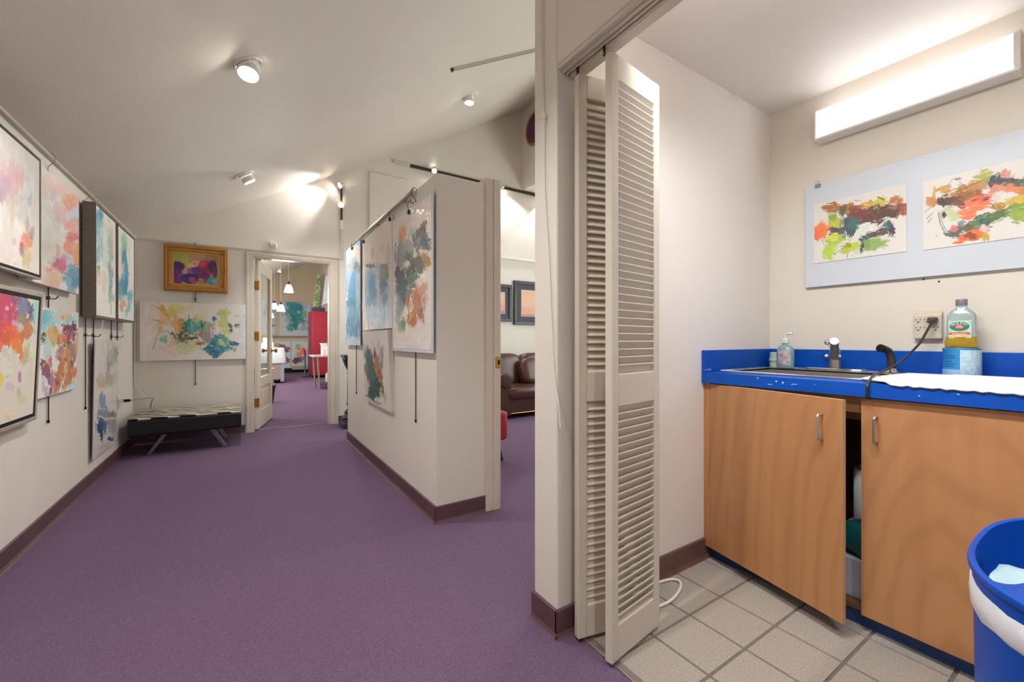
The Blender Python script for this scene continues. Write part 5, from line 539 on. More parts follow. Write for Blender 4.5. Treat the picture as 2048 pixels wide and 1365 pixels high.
# sink
sk = thing('sink', (2.2, .84, CZ), 'stainless steel drop-in sink set into the blue counter', 'sink')
g = G(); rz = CZ+.006
for a in ((1.985, .515, 2.51, sy0), (1.985, sy1, 2.51, 1.16), (1.985, sy0, sx0, sy1), (sx1, sy0, 2.51, sy1)): g.box(a[0], a[1], CZ-.001, a[2], a[3], rz)
g.build('rim', M_steel, sk)
g = G(); t = .004
g.box(sx0-t, sy0-t, .76, sx0, sy1+t, rz-.001); g.box(sx1, sy0-t, .76, sx1+t, sy1+t, rz-.001); g.box(sx0, sy0-t, .76, sx1, sy0, rz-.001); g.box(sx0, sy1, .76, sx1, sy1+t, rz-.001); g.box(sx0, sy0, .756, sx1, sy1, .762)
g.build('bowl', M_steel, sk)
g = G(); g.tube(subcurve([(1.985,.515,rz),(1.985,1.16,rz)],2), .004, 6); g.tube([(1.985,1.16,rz),(2.51,1.16,rz)], .004, 6); g.tube([(1.985,.515,rz),(2.51,.515,rz)], .004, 6); g.tube([(2.51,.515,rz),(2.51,1.16,rz)], .004, 6); g.build('rolled_edge', M_chrome, sk)
g = G(); g.lathe([(.045, 0), (.045, .003), (.03, .004)], ((sx0+sx1)/2, (sy0+sy1)/2, .762), 16); g.build('drain', M_chrome, sk)
# faucet
fa = thing('faucet', (2.455, .85, rz), 'chrome single-lever faucet with pale painted knob at back of the sink', 'faucet')
g = G(); n = 20; ol = []
for i in range(n):
    a = 2*PI*i/n; ol.append((2.455+.028*math.sin(a), .85+.128*math.copysign(abs(math.cos(a))**.8, math.cos(a)), rz))
g.prism(ol, (0, 0, .012)); g.build('base_plate', M_chrome, fa, bevel=.004, smooth=True)
g = G(); g.lathe([(.024, 0), (.024, .03), (.021, .06), (.022, .09), (.02, .10)], (2.455, .85, rz+.01), 18); g.build('body', M_silver, fa, smooth=True)
g = G(); g.tube(subcurve([(2.455, .85, rz+.055), (2.40, .833, rz+.105), (2.34, .812, rz+.135), (2.305, .800, rz+.142)], 4), .0175, 12, r2=.0155); g.lathe([(.0175, -.012), (.0175, .012)], (2.30, .799, rz+.142), 12, axis=(-1, -.34, .35)); g.build('spout', mat('dull_chrome', '8f8d88', .42, metal=.7), fa, smooth=True)
g = G(); g.tube([(2.455, .85, rz+.10), (2.452, .868, rz+.122), (2.445, .874, rz+.135)], .008, 8); g.ball((2.44, .876, rz+.14), .014, 12, 8); g.build('lever', M_chrome, fa, smooth=True)
for sy in (.826, .878): G().ball((2.435, sy, rz+.072), .0085, 10, 8).build('button', M_white, fa, smooth=True)
# sprayer
sp = thing('sink_sprayer', (2.45, .635, rz), 'dark grey pull-out sink sprayer standing right of the faucet', 'sprayer')
G().lathe([(.03, 0), (.03, .006), (.022, .012), (.018, .022), (.016, .024)], (2.45, .635, rz), 18).build('holder', M_chrome, sp, smooth=True)
g = G(); g.tube(subcurve([(2.45, .635, rz+.02), (2.449, .637, rz+.055), (2.445, .64, rz+.085), (2.432, .645, rz+.103), (2.405, .655, rz+.112)], 4), .015, 12, r2=.016); g.build('spray_body', mat('grey_rubber', '37332f', .45), sp, smooth=True)
G().lathe([(.0165, 0), (.018, .014), (.013, .016)], (2.405, .655, rz+.112), 14, axis=(-.9, .33, .2)).build('nozzle', M_black, sp, smooth=True)
# hand soap bottle and the stacked cups behind it
M_aqua = mat('aqua_plastic', '9fcfcf', .15, trans=.45, vary=False); M_aqua2 = mat('aqua_clear', 'bfe0e0', .12, trans=.6, vary=False)
sb = thing('soap_bottle', (2.425, 1.06, rz), 'pale aqua pump soap bottle at left rear of the sink', 'bottle')
g = G(); prof = [(.03, 0), (.036, .004), (.037, .02), (.037, .09), (.034, .108), (.022, .122), (.014, .128), (.014, .134)]
g.lathe(prof, (2.425, 1.06, rz), 24, sx=.75, sy=1.12); g.build('bottle', M_aqua, sb, smooth=True)
g = G(); g.lathe([(.016, 0), (.017, .004), (.017, .02), (.008, .024), (.006, .026), (.006, .05)], (2.425, 1.06, rz+.134), 14); g.tube([(2.425, 1.06, rz+.178), (2.425, 1.055, rz+.184), (2.42, 1.035, rz+.186), (2.415, 1.022, rz+.182)], .0065, 8); g.build('pump', mat('milky_plastic', 'e4e2da', .3, vary=False), sb, smooth=True)
def wrap_label(name, c, rx, ry, a0, a1, z0, z1, m, parent, n=10, label=None):
    g = G()
    for i in range(n):
        t0, t1 = a0+(a1-a0)*i/n, a0+(a1-a0)*(i+1)/n
        p = lambda t, z: (c[0]+rx*math.cos(t), c[1]+ry*math.sin(t), z)
        g.poly([p(t0, z0), p(t1, z0), p(t1, z1), p(t0, z1)])
    bmesh.ops.remove_doubles(g.bm, verts=g.bm.verts, dist=1e-5)
    return g.build(name, m, parent, smooth='all', label=label)
def art_mat(name, a, b, c):
    m = bpy.data.materials.new(name); m.use_nodes = True; nt = m.node_tree; N = nt.nodes; L = nt.links; bs = N['Principled BSDF']; tc = N.new('ShaderNodeTexCoord'); n = N.new('ShaderNodeTexNoise'); n.inputs['Scale'].default_value = 38; r = N.new('ShaderNodeValToRGB')
    r.color_ramp.elements[0].position = .4; r.color_ramp.elements[0].color = (*lin(a), 1); r.color_ramp.elements[1].position = .62; r.color_ramp.elements[1].color = (*lin(c), 1); e = r.color_ramp.elements.new(.5); e.color = (*lin(b), 1)
    L.new(tc.outputs['Object'], n.inputs[0]); L.new(n.outputs['Fac'], r.inputs[0]); L.new(r.outputs[0], bs.inputs['Base Color']); return m
wrap_label('label', (2.425, 1.06), .0290, .0428, PI*.78, PI*1.28, rz+.018, rz+.1, art_mat('soap_label', 'a58aa0', 'b9aeb4', 'c9b9b2'), sb, label='mauve and beige printed label')
cu = thing('plastic_tub', (2.475, 1.128, rz), 'pale green lidded plastic tub behind the soap bottle', 'tub')
M_mint = mat('mint_plastic', 'b4cbb6', .35, vary=False)
G().lathe([(.031, 0), (.033, .002), (.034, .03), (.034, .034)], (2.475, 1.128, rz), 20).build('tub_base', M_mint, cu, smooth=True)
G().lathe([(.036, .034), (.037, .036), (.037, .044), (.033, .046), (.031, .076), (.032, .08), (.03, .083)], (2.475, 1.128, rz), 20).build('lid', M_mint, cu, smooth=True)
# paper towels spread on the counter
pt = thing('paper_towels', (2.15, .2, CZ+.004), 'white paper towels spread over the right end of the blue counter', 'towels')
def sheet(name, x0, x1, y0, y1, z, seed, amp, edge):
    rs = np.random.RandomState(seed); nx, ny = 26, 60; g = G(); V = []
    hf = vnoise(rs, ny, nx, 3, 5, 3)
    for i in range(nx):
        row = []
        for j in range(ny):
            u, v = i/(nx-1), j/(ny-1)
            x = x0(v)+(x1(v)-x0(v))*u; y = y0+(y1-y0)*v
            if i == 0: x -= .0035*abs(math.sin(v*75))
            zz = z+amp*hf[i, j]*math.sin(PI*min(1, u*1.1+.12))+edge*u
            if x < CX0: zz -= (CX0-x)*1.5
            row.append(g.bm.verts.new((x, y, zz)))
        V.append(row)
    for i in range(nx-1):
        for j in range(ny-1): g.bm.faces.new((V[i][j], V[i+1][j], V[i+1][j+1], V[i][j+1]))
    o = g.build(name, M_paper, pt, smooth='all'); md = o.modifiers.new('thick', 'SOLIDIFY'); md.thickness = .005; md.offset = -1; return o
sheet('towel_sheet', lambda v: 1.882+.09*max(0, .12-v)/.12, lambda v: 2.30+.1*v, .60, -.3, CZ+.011, 3, .006, .001)
sheet('towel_sheet', lambda v: 2.02+.05*(1-v), lambda v: 2.36+.06*v, .56, -.28, CZ+.0165, 5, .006, .002)
sheet('towel_sheet', lambda v: 2.10, lambda v: 2.34, .42, -.25, CZ+.0225, 9, .006, .0)
# tin can with the oil soap bottle on top
cn = thing('tin_can', (2.455, .42, CZ), 'blue and white printed tin can standing against the backsplash', 'can')
cc = (2.455, .42); R_ = .055
G().lathe([(R_, 0), (R_+.001, .003), (R_-.001, .006), (R_-.001, .118), (R_+.001, .121), (R_, .124), (R_-.004, .124), (R_-.005, .119)], (*cc, CZ), 36).build('can_body', mat('can_blue', '2d86c9', .35, vary=False), cn, smooth=True)
wrap_label('white_panel', cc, R_+.0006, R_+.0006, PI*1.03, PI*1.55, CZ+.007, CZ+.117, mat('can_print', 'c3dbe6', .5, vary=(90, '9dbccc', 1)), cn, label='pale printed panel')
wrap_label('pale_band', cc, R_+.0004, R_+.0004, PI*.6, PI*1.03, CZ+.007, CZ+.038, mat('can_band', '8fbfe0', .45), cn)
g = G()
for z, a0, a1 in ((.1, .68, .95), (.09, .70, .97), (.072, .68, .9), (.06, .7, .95), (.05, .7, .94)):
    pass
for z, w_ in ((.092, .2), (.083, .22), (.07, .15), (.06, .22), (.05, .18)):
    for i in range(6):
        t0 = PI*(.75+w_*i/6); t1 = PI*(.75+w_*(i+.8)/6); p = lambda t, zz: (cc[0]+(R_+.0009)*math.cos(t), cc[1]+(R_+.0009)*math.sin(t), CZ+zz)
        g.poly([p(t0, z), p(t1, z), p(t1, z+.003), p(t0, z+.003)])
o = g.build('small_print', mat('can_ink', '1b5f9f', .5, vary=False), cn); o['kind'] = 'stuff'
ZB = CZ+.1245
ob = thing('oil_soap_bottle', (2.455, .42, ZB), 'clear bottle of amber oil soap with grey cap standing on the blue can', 'bottle')
def rrect(cx, cy, z, hx_, hy_, n=28, e=4.0):
    out = []
    for i in range(n):
        a = 2*PI*i/n; c_, s_ = math.cos(a), math.sin(a)
        out.append((cx+hx_*math.copysign(abs(c_)**(2/e), c_), cy+hy_*math.copysign(abs(s_)**(2/e), s_), z))
    return out
def loft(g, rings, cap=True):
    V = [[g.bm.verts.new(p) for p in r] for r in rings]
    for A, B in zip(V, V[1:]):
        n = len(A)
        for j in range(n): g.bm.faces.new((A[j], A[(j+1) % n], B[(j+1) % n], B[j]))
    if cap: g.bm.faces.new(V[0][::-1]); g.bm.faces.new(V[-1])
    return g
bs_ = [(0, .026, .043), (.003, .028, .046), (.03, .028, .0455), (.034, .026, .043), (.06, .0255, .0425), (.125, .025, .041), (.135, .024, .040), (.15, .019, .03), (.162, .0145, .017), (.168, .0135, .0145), (.172, .0135, .0145)]
g = loft(G(), [rrect(2.455, .42, ZB+z, a, b2) for z, a, b2 in bs_]); g.build('bottle', mat('clear_bottle', 'c9dede', .08, trans=.55, vary=False), ob, smooth=True)
g = loft(G(), [rrect(2.455, .42, ZB+z, a+.0006, b2+.0006) for z, a, b2 in bs_[:4]]+[rrect(2.455, .42, ZB+.046, .0264, .0434)]); g.build('liquid', mat('amber_soap', 'b9952a', .12, trans=.25, vary=(30, 'a88522', 1)), ob, smooth=True)
g = G(); g.lathe([(.0165, 0), (.0172, .002), (.0172, .024), (.016, .026)], (2.455, .42, ZB+.172), 20); g.build('cap', mat('grey_cap', '77757c', .5, bump=(150, .2)), ob, smooth=True)
xl_ = 2.455-.0262
g = G(); g.poly([(xl_, .452, ZB+.040), (xl_, .388, ZB+.040), (xl_, .388, ZB+.112), (xl_, .452, ZB+.112)]); g.build('label', mat('oil_label', 'b9cfc0', .5, vary=(60, 'a9c3b4', 1)), ob, label='pale green printed label')
g = G(); g.poly([(xl_-.0003, .448, ZB+.044), (xl_-.0003, .396, ZB+.044), (xl_-.0003, .396, ZB+.074), (xl_-.0003, .448, ZB+.074)]); g.build('label_panel', mat('oil_label2', 'cfc69c', .5, vary=(60, 'bfb68c', 1)), ob)
def oval(g, x, y, z, ry, rz, n=32): g.poly([(x, y-ry*math.cos(2*PI*i/n), z+rz*math.sin(2*PI*i/n)) for i in range(n)])
oy, oz = .4215, ZB+.087
g = G(); oval(g, xl_-.0005, oy, oz, .0295, .0205); g.build('emblem_edge', mat('label_white', 'dfe8e2', .5, vary=False), ob)
g = G(); oval(g, xl_-.0008, oy, oz, .0282, .0192); g.build('emblem', mat('label_green', '1f7a63', .5, vary=False), ob, label='green oval emblem')
g = G(); oval(g, xl_-.0011, oy, oz, .0138, .0092); g.build('emblem_center', mat('label_red', 'c5453f', .5, vary=False), ob, label='red oval reading OIL SOAP')
def put_text(txt, size, y, z, rotx=0, m=None, parent=None, x=0, name='lettering'):
    me = text_mesh(txt, size); me.transform(Matrix.Rotation(-PI/2, 4, 'Z') @ Matrix.Rotation(PI/2, 4, 'X') @ Matrix.Rotation(rotx, 4, 'Z'))
    me.materials.append(m); b0 = wloc(parent); return link(name, me, parent, Vector((x, y, z))-b0)
M_lw = mat('label_letter', 'f2f4ef', .5, vary=False)
for i, ch in enumerate('MURPHY'):
    a = math.radians(152-24.8*i); put_text(ch, .0108, oy-.0212*math.cos(a), oz+.0135*math.sin(a)-.0005, a*0.62-PI/2*0.62, M_lw, ob, xl_-.0014, 'letter')
put_text('OIL', .0082, oy, oz+.0037, 0, M_lw, ob, xl_-.0015); put_text('SOAP', .0082, oy, oz-.0033, 0, M_lw, ob, xl_-.0015)
g = G(); xr_ = xl_-.0008
pts = [(.030, -.003), (.022, -.0005), (.0, .001), (-.022, -.0005), (-.030, -.003)]
for (a, za), (b2, zb) in zip(pts, pts[1:]): g.poly([(xr_, oy+a, oz-.031+za), (xr_, oy+b2, oz-.031+zb), (xr_, oy+b2, oz-.0235+zb), (xr_, oy+a, oz-.0235+za)])
g.build('ribbon', MATS['label_red'], ob, label='red ribbon banner')
g = G()
for i in range(9): g.poly([(xr_-.0004, oy+.0205-.0046*i, oz-.0285), (xr_-.0004, oy+.0175-.0046*i, oz-.0285), (xr_-.0004, oy+.0175-.0046*i, oz-.0265), (xr_-.0004, oy+.0205-.0046*i, oz-.0265)])
o = g.build('ribbon_print', M_lw, ob); o['kind'] = 'stuff'
g = G(); oval(g, 2.455-.0205, .42, ZB+.146, .020, .0065); 
for f in g.bm.faces:
    for v in f.verts: v.co.x += (v.co.z-(ZB+.146))*.36
g.build('neck_label', MATS['label_white'], ob)
# wall outlet adapter, plug and black cord
oa = thing('outlet_adapter', (2.559, .538, 1.076), 'beige six-socket outlet adapter on the wall above the counter', 'outlet')
M_beige = mat('beige_plastic', 'cbbfae', .4)
g = G(); g.hexa([(2.53,.492,1.076),(2.53,.582,1.076),(2.559,.582,1.076),(2.559,.492,1.076),(2.53,.492,1.18),(2.53,.582,1.18),(2.559,.582,1.203),(2.559,.492,1.203)]); g.build('housing', M_beige, oa, bevel=.004)
g = G()
for zc in (1.158, 1.122):
    for yc in (.566, .538, .51):
        g.box(2.5285, yc+.006, zc, 2.5302, yc+.0078, zc+.007); g.box(2.5285, yc-.0078, zc, 2.5302, yc-.006, zc+.007); g.box(2.5285, yc-.003, zc-.009, 2.5302, yc+.003, zc-.005)
o = g.build('socket_slots', M_black, oa); o['kind'] = 'stuff'
pc = thing('power_cord', (2.5, .52, CZ), 'dark power cord plugged into the adapter and draped over the counter edge', 'cord')
g = G(); g.box(2.498, .502, 1.146, 2.529, .532, 1.17); g.build('plug', mat('brown_rubber', '4a3b30', .5), pc, bevel=.006)
cp = [(2.50, .512, 1.155), (2.485, .528, 1.11), (2.465, .545, 1.06), (2.43, .563, 1.022), (2.33, .582, .972), (2.2, .594, .945), (2.05, .582, .936), (1.93, .561, .925), (1.880, .553, .912), (1.877, .553, .885), (1.884, .554, .8625), (1.91, .556, .8605), (1.95, .558, .855), (2.0, .56, .76)]
g = G(); g.tube(subcurve(cp, 5), .0048, 8); g.build('cable', mat('cord_dark', '2f2b28', .4), pc, smooth=True)
# base cabinet
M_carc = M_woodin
cb = thing('base_cabinet', (2.2, .35, 0), 'maple veneer base cabinet under the blue counter with one door ajar', 'cabinet')
g = G()
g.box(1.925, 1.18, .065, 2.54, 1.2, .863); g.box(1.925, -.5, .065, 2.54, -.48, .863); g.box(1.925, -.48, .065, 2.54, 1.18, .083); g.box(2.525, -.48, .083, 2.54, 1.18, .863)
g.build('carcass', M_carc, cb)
g = G(); g.box(1.906, 1.168, .062, 1.925, 1.2, .863); g.box(1.925, -.48, .80, 1.94, 1.168, .863); g.build('face_frame', M_wood, cb)
G().box(1.945, -.5, 0, 1.96, 1.2, .065).build('toe_kick', M_bluedark, cb)
def cab_door(hinge, free, z0, z1, hd, label):
    h0, f0 = Vector((*hinge, 0)), Vector((*free, 0)); ax = (f0-h0); Wd = ax.length; ax.normalize(); nn = Vector((-ax.y, ax.x, 0))
    if nn.x > 0: nn = -nn
    g = G(); g.obox(h0+Vector((0, 0, z0)), ax*Wd, -nn*.018, (0, 0, z1-z0)); d = g.build('door', M_wood, cb, label=label)
    g = G(); g.obox(h0+ax*(Wd-.0005)+nn*.0004+Vector((0, 0, z0)), ax*.0012, -nn*.0188, (0, 0, z1-z0)); g.obox(h0+nn*.0003+Vector((0, 0, z1-.0006)), ax*Wd, -nn*.0186, (0, 0, .0014)); g.build('edge_band', M_woodedge, d)
    a = hd; q = lambda t, z: h0+ax*a+nn*t+Vector((0, 0, z))
    g = G(); g.tube([q(0, .795), q(.024, .795), q(.028, .791), q(.028, .709), q(.024, .705), q(0, .705)], .0042, 8); g.build('handle', M_silver, d, smooth=True)
    return d
cab_door((1.905, 1.166), (1.785, .597), .062, .857, .515, 'maple door standing ajar')
cab_door((1.905, -.02), (1.905, .578), .062, .857, .555, 'maple door, closed')
# what shows through the gap of the cabinet
tag(G().box(2.06, .50, .0835, 2.30, .70, .31).build('carton', mat('brown_carton', '6f5a48', .7), bevel=.003), 'plain brown carton deep inside the cabinet under the paper roll', 'box')
def roll(c, ax, label):
    t = thing('paper_roll', c, label, 'paper roll', 'paper rolls inside the cabinet')
    G().lathe([(.022, 0), (.062, 0), (.064, .004), (.064, .236), (.062, .24), (.022, .24), (.022, .1)], c, 28, axis=ax, caps=False).build('roll', mat('dull_white', 'c9cfcf', .8), t, smooth=True)
    G().lathe([(.0215, .002), (.0215, .238)], c, 16, axis=ax, caps=False).build('core', mat('cardboard', '5a4636', .8), t); return t
roll((2.125, .605, .3105), (0, 0, 1), 'paper roll standing upright inside the open cabinet')
roll((2.235, .575, .375), (.35, -1, 0), 'paper roll lying behind the edge of the closed cabinet door')
tb = G(); tb.ball((2.015, .605, .30), .075, 16, 12, (.7, .95, .95))
for v in tb.bm.verts: v.co += Vector((random.uniform(-.008, .008), random.uniform(-.008, .008), random.uniform(-.006, .006)))
tag(tb.build('teal_bag', mat('teal_plastic', '17696c', .4), smooth=True), 'crumpled teal plastic bag in the gap of the cabinet doors', 'bag')
g = tag(G().box(1.965, .54, .0835, 2.045, .70, .232).build('carton', mat('pale_carton', 'b3bac6', .6, vary=(4, 'a9b0c0', 1)), bevel=.003), 'pale carton with purple stripe at bottom of the open cabinet', 'box')
G().box(1.9642, .556, .09, 1.9655, .585, .228).build('stripe', mat('purple_stripe', '7a4a74', .6), g)
# mounted board with two watercolours
bo = thing('art_board', (2.545, .5, 1.35), 'grey white foam board with two watercolours hung on the closet wall', 'artwork')
G().box(2.538, -.2, 1.352, 2.549, 1.012, 1.893).build('backing_board', M_foam, bo, bevel=.001)
for nm, lb in (('paper1', 'small sheet of brown and green brushwork'), ('paper2', 'larger sheet of orange, brown and green brushwork')):
    tl, r, d, n = bracket(PAINT[nm]); g = G(); g.obox(tl-n*.0005, r, d, -n*.0012); pp = g.build('paper_sheet', M_paper, bo, label=lb)
    paint_mesh('paint_layer', *PAINT[nm], pp, .0006)
g = G(); nx, ny = 14, 30; V = []
for i in range(nx):
    V.append([g.bm.verts.new((2.5325-.0012*abs(math.sin(i*1.3+j*.4))*(.3+.7*i/nx), -.19+1.19*j/(ny-1), 1.36+.525*i/(nx-1))) for j in range(ny)])
for i in range(nx-1):
    for j in range(ny-1): g.bm.faces.new((V[i][j], V[i+1][j], V[i+1][j+1], V[i][j+1]))
g.build('plastic_wrap', M_film, bo, smooth='all')
g = G(); g.box(2.533, .942, 1.872, 2.553, .966, 1.889); g.tube([(2.53, .962, 1.885), (2.532, .96, 1.905), (2.534, .954, 1.91), (2.532, .948, 1.905), (2.53, .946, 1.885)], .0012, 6); g.build('binder_clip', mat('clip_grey', '8f8f93', .35, metal=.5), bo)
g = G()
for y, z in ((.555, 1.343), (.506, 1.327)): g.ball((2.559, y, z), .004, 8, 6)
tag(g.build('nail_heads', M_darkmetal), 'two small nail heads in the wall under the art board', 'nails', kind='stuff')
# wrap-around fluorescent fixture
fl = thing('wall_light', (2.559, .61, 2.1), 'long white fluorescent light glowing high on the closet wall', 'light')
g = G(); g.box(2.545, .275, 2.105, 2.559, .945, 2.262); g.build('back_plate', M_white, fl)
def wrap_sec(y, k=1.0, d=.0): return [(2.545, y, 2.108-d), (2.49-d, y, 2.112-d), (2.474-d, y, 2.126-d), (2.474-d, y, 2.236+d), (2.49-d, y, 2.252+d), (2.545, y, 2.256+d)]
g = G(); g.prism(wrap_sec(.285), (0, .655, 0)); g.build('diffuser', mat('lit_diffuser', 'ffffff', .4, emit=('fbfaff', K_FLUO), vary=False), fl, smooth=True)
for y0, y1 in ((.268, .287), (.938, .947)):
    g = G(); g.prism(wrap_sec(y0, d=.004), (0, y1-y0, 0)); g.build('end_cap', M_white, fl, bevel=.002)
g = G(); g.box(2.47, .27, 2.098, 2.55, .945, 2.108); g.build('lower_lip', M_white, fl, bevel=.002)
# added fixture of the same kind, unseen over the opening, to brighten the closet
f2 = thing('wall_light', (1.05, .45, 2.12), 'added second fluorescent light, unseen inside the closet above its opening', 'light')
G().box(1.05, .0, 2.115, 1.062, .92, 2.28).build('back_plate', M_white, f2)
g = G(); g.prism([(1.062, .01, 2.122), (1.105, .01, 2.126), (1.12, .01, 2.14), (1.12, .01, 2.256), (1.105, .01, 2.27), (1.062, .01, 2.274)], (0, .90, 0)); g.build('diffuser', mat('added_lit_diffuser', 'ffffff', .4, emit=('fff8ee', 1.5), vary=False), f2, smooth=True)
d_ = bpy.data.lights.new('fill_tube_lamp', 'AREA'); d_.shape = 'RECTANGLE'; d_.size = .9; d_.size_y = .12; d_.energy = K_FLUO_ADDED; d_.color = (.975, .985, 1); d_.spread = math.radians(118)
o_ = bpy.data.objects.new('fill_tube_lamp', d_); COL.objects.link(o_); o_.parent = f2; o_.location = (.078, .01, .07); o_.rotation_euler = (Vector((.62, 0, -1))).to_track_quat('-Z', 'Y').to_euler(); 
# sprinkler-like hook on the side wall
g = G(); g.lathe([(.012, 0), (.012, .003), (.005, .005), (.005, .02)], (2.164, 1.2, 2.352), 12, axis=(0, -1, 0)); g.tube([(2.164, 1.18, 2.352), (2.164, 1.172, 2.345), (2.164, 1.172, 2.328), (2.164, 1.18, 2.322)], .003, 6)
tag(g.build('wall_hook', M_white, smooth=True), 'small white hook near the top of the closet side wall', 'hook')
# waste bin
BX, BY, BZ = 1.17, -.02, .70
def sup(k, z, a=.28, b_=.20, n=48, e=2.6): return rrect(BX, BY, z, a*k, b_*k, n, e)
bn = thing('waste_bin', (BX, BY, 0), 'bright blue plastic waste bin with recessed lid in front of the cabinet', 'waste bin')
g = loft(G(), [sup(.93, .004), sup(.955, .3), sup(.975, .62), sup(.987, .69)], cap=False); g.bm.faces.new([v for v in g.bm.verts][:48]); g.build('bin_body', M_bin, bn, smooth=True)
def off(k, z, cx): return [(p[0]+cx, p[1], p[2]) for p in sup(k, z)]
g = loft(G(), [sup(.985, .688), sup(1.005, .689), sup(1.009, .694), sup(1.004, .699), sup(.985, .7015), sup(.965, .699), sup(.955, .66), sup(.94, .55)], cap=False); o = g.build('rim', M_bin, bn, smooth=True)
# front deck with a scalloped edge; the rear half is open
g = G(); top, bot = [], []
ks = [(-.19, 1.09), (-.15, 1.13), (-.1, 1.14), (.09, 1.14), (.097, 1.12), (.103, 1.085), (.11, 1.055), (.118, 1.035), (.126, 1.024), (.134, 1.02), (.141, 1.02), (.147, 1.023), (.153, 1.031), (.159, 1.042), (.165, 1.056), (.172, 1.09)]
for y, xe in ks:
    xf = BX-.28*.97*max(0, 1-(abs(y-BY)/(.2*.975))**2.6)**(1/2.6)
    top.append((xf, y)); bot.append((max(xe, xf+.003), y))
V0 = [g.bm.verts.new((x, y, .692)) for x, y in top]; V1 = [g.bm.verts.new((x, y, .680)) for x, y in bot]; V2 = [g.bm.verts.new((x, y, .60)) for x, y in bot]
for i in range(len(ks)-1): g.bm.faces.new((V0[i], V0[i+1], V1[i+1], V1[i])); g.bm.faces.new((V1[i], V1[i+1], V2[i+1], V2[i]))
g.build('lid_deck', M_bin, bn)
g = G(); rs = random.Random(4); rr = []
for k, z in ((.982, .668), (.993, .665), (.999, .645), (.992, .624), (.978, .62)):
    rr.append([Vector(p)+Vector((0, 0, rs.uniform(-.003, .003)+(.004*math.sin(i*.4) if z < .63 else 0))) for i, p in enumerate(sup(k, z))])
loft(g, rr, cap=False); g.build('liner', mat('white_liner', 'dfe1e8', .4, bump=(30, .5)), bn, smooth='all', label='white bag liner folded over outside')
g = G(); V = []
for i in range(14):
    row = []
    for j in range(30):
        x = .99+.35*i/13; y = -.18+.33*j/29
        row.append(g.bm.verts.new((x, y, .672-(.14*min(1, max(0, (x-1.165-.25*(.15-y))/.05)))-.006*abs(math.sin(j*1.1+i*.15))+.003*math.sin(i*1.3+j))))
    V.append(row)
for i in range(13):
    for j in range(29): g.bm.faces.new((V[i][j], V[i+1][j], V[i+1][j+1], V[i][j+1]))
for v in g.bm.verts:
    q = (abs(v.co.x-BX)/.255)**2.6+(abs(v.co.y-BY)/.18)**2.6
    if q > 1: k = q**(-1/2.6); v.co.x = BX+(v.co.x-BX)*k; v.co.y = BY+(v.co.y-BY)*k
g.build('rubbish_bag', mat('pale_bag', 'a9c6cd', .45, bump=(25, .6)), bn, smooth='all', label='pale crumpled bag inside')
# white cord loop on the tiles and cord hanging on the closet wall end
M_cord = mat('white_cord', 'e3dfd5', .45)
g = G(); g.tube(subcurve([(1.36, 1.16, .0085), (1.44, 1.178, .0085), (1.52, 1.176, .0085), (1.596, 1.16, .0085), (1.612, 1.128, .0085), (1.56, 1.092, .0085), (1.46, 1.066, .0085), (1.36, 1.075, .0085), (1.25, 1.10, .0085)], 6), .006, 8, flat=.9)
tag(g.build('extension_cord', M_cord, smooth=True), 'loop of white flat cord lying on the grey tiles', 'cord')
hc = thing('pull_cord', (.943, 1.2, .7), 'thin white knotted cord hanging down the closet wall corner', 'cord')
g = G(); g.tube(subcurve([(.944, 1.247, 3.1), (.944, 1.242, 2.35), (.943, 1.237, 2.0), (.940, 1.226, 1.91)], 6), .0022, 6); g.tube(subcurve([(.945, 1.254, 3.1), (.945, 1.254, 2.35), (.944, 1.245, 2.0), (.940, 1.229, 1.91)], 6), .0016, 6); g.build('upper_strand', M_cord, hc, smooth=True)
g = G(); g.ball((.940, 1.227, 1.90), .008, 10, 8, (1, 1.1, 1.5)); g.tube([(.939, 1.23, 1.905), (.937, 1.238, 1.915)], .0014, 5); g.tube([(.938, 1.224, 1.89), (.936, 1.214, 1.868)], .0014, 5); g.build('knot', M_cord, hc, smooth=True)
g = G(); g.tube(subcurve([(.941, 1.227, 1.89), (.945, 1.232, 1.76), (.945, 1.228, 1.6), (.945, 1.207, 1.4), (.945, 1.19, 1.15), (.944, 1.172, .95), (.943, 1.150, .85), (.946, 1.14, .76)], 6), .0026, 6); g.build('lower_strand', M_cord, hc, smooth=True)
# ================================================================ CORRIDOR ART
def ring(g, tl, r, d, n, w0, w1, f, b):
    """four bars round the rectangle, from w0 to w1 outside it, front offset f, back offset b along the normal"""
    ru, du = r.normalized(), d.normalized(); R, D = r.length, d.length
    q = lambda a, c, e: tl+ru*a+du*c+n*e
    def bar(a0, a1, c0, c1): g.hexa([q(a0,c0,b), q(a1,c0,b), q(a1,c1,b), q(a0,c1,b), q(a0,c0,f), q(a1,c0,f), q(a1,c1,f), q(a0,c1,f)])
    bar(-w1, R+w1, -w1, -w0); bar(-w1, R+w1, D+w0, D+w1); bar(-w1, -w0, -w0, D+w0); bar(R+w0, R+w1, -w0, D+w0)
def slab(g, tl, r, d, n, f, b, w0=0):
    ru, du = r.normalized(), d.normalized(); t = tl-ru*w0-du*w0; rr = r+ru*2*w0; dd = d+du*2*w0
    g.hexa([t+n*b, t+rr+n*b, t+rr+dd+n*b, t+dd+n*b, t+n*f, t+rr+n*f, t+rr+dd+n*f, t+dd+n*f])
def art_base(k):
    tl, r, d, n = bracket(PAINT[k]); c = tl+r*.5+d; return (c.x, c.y, c.z)
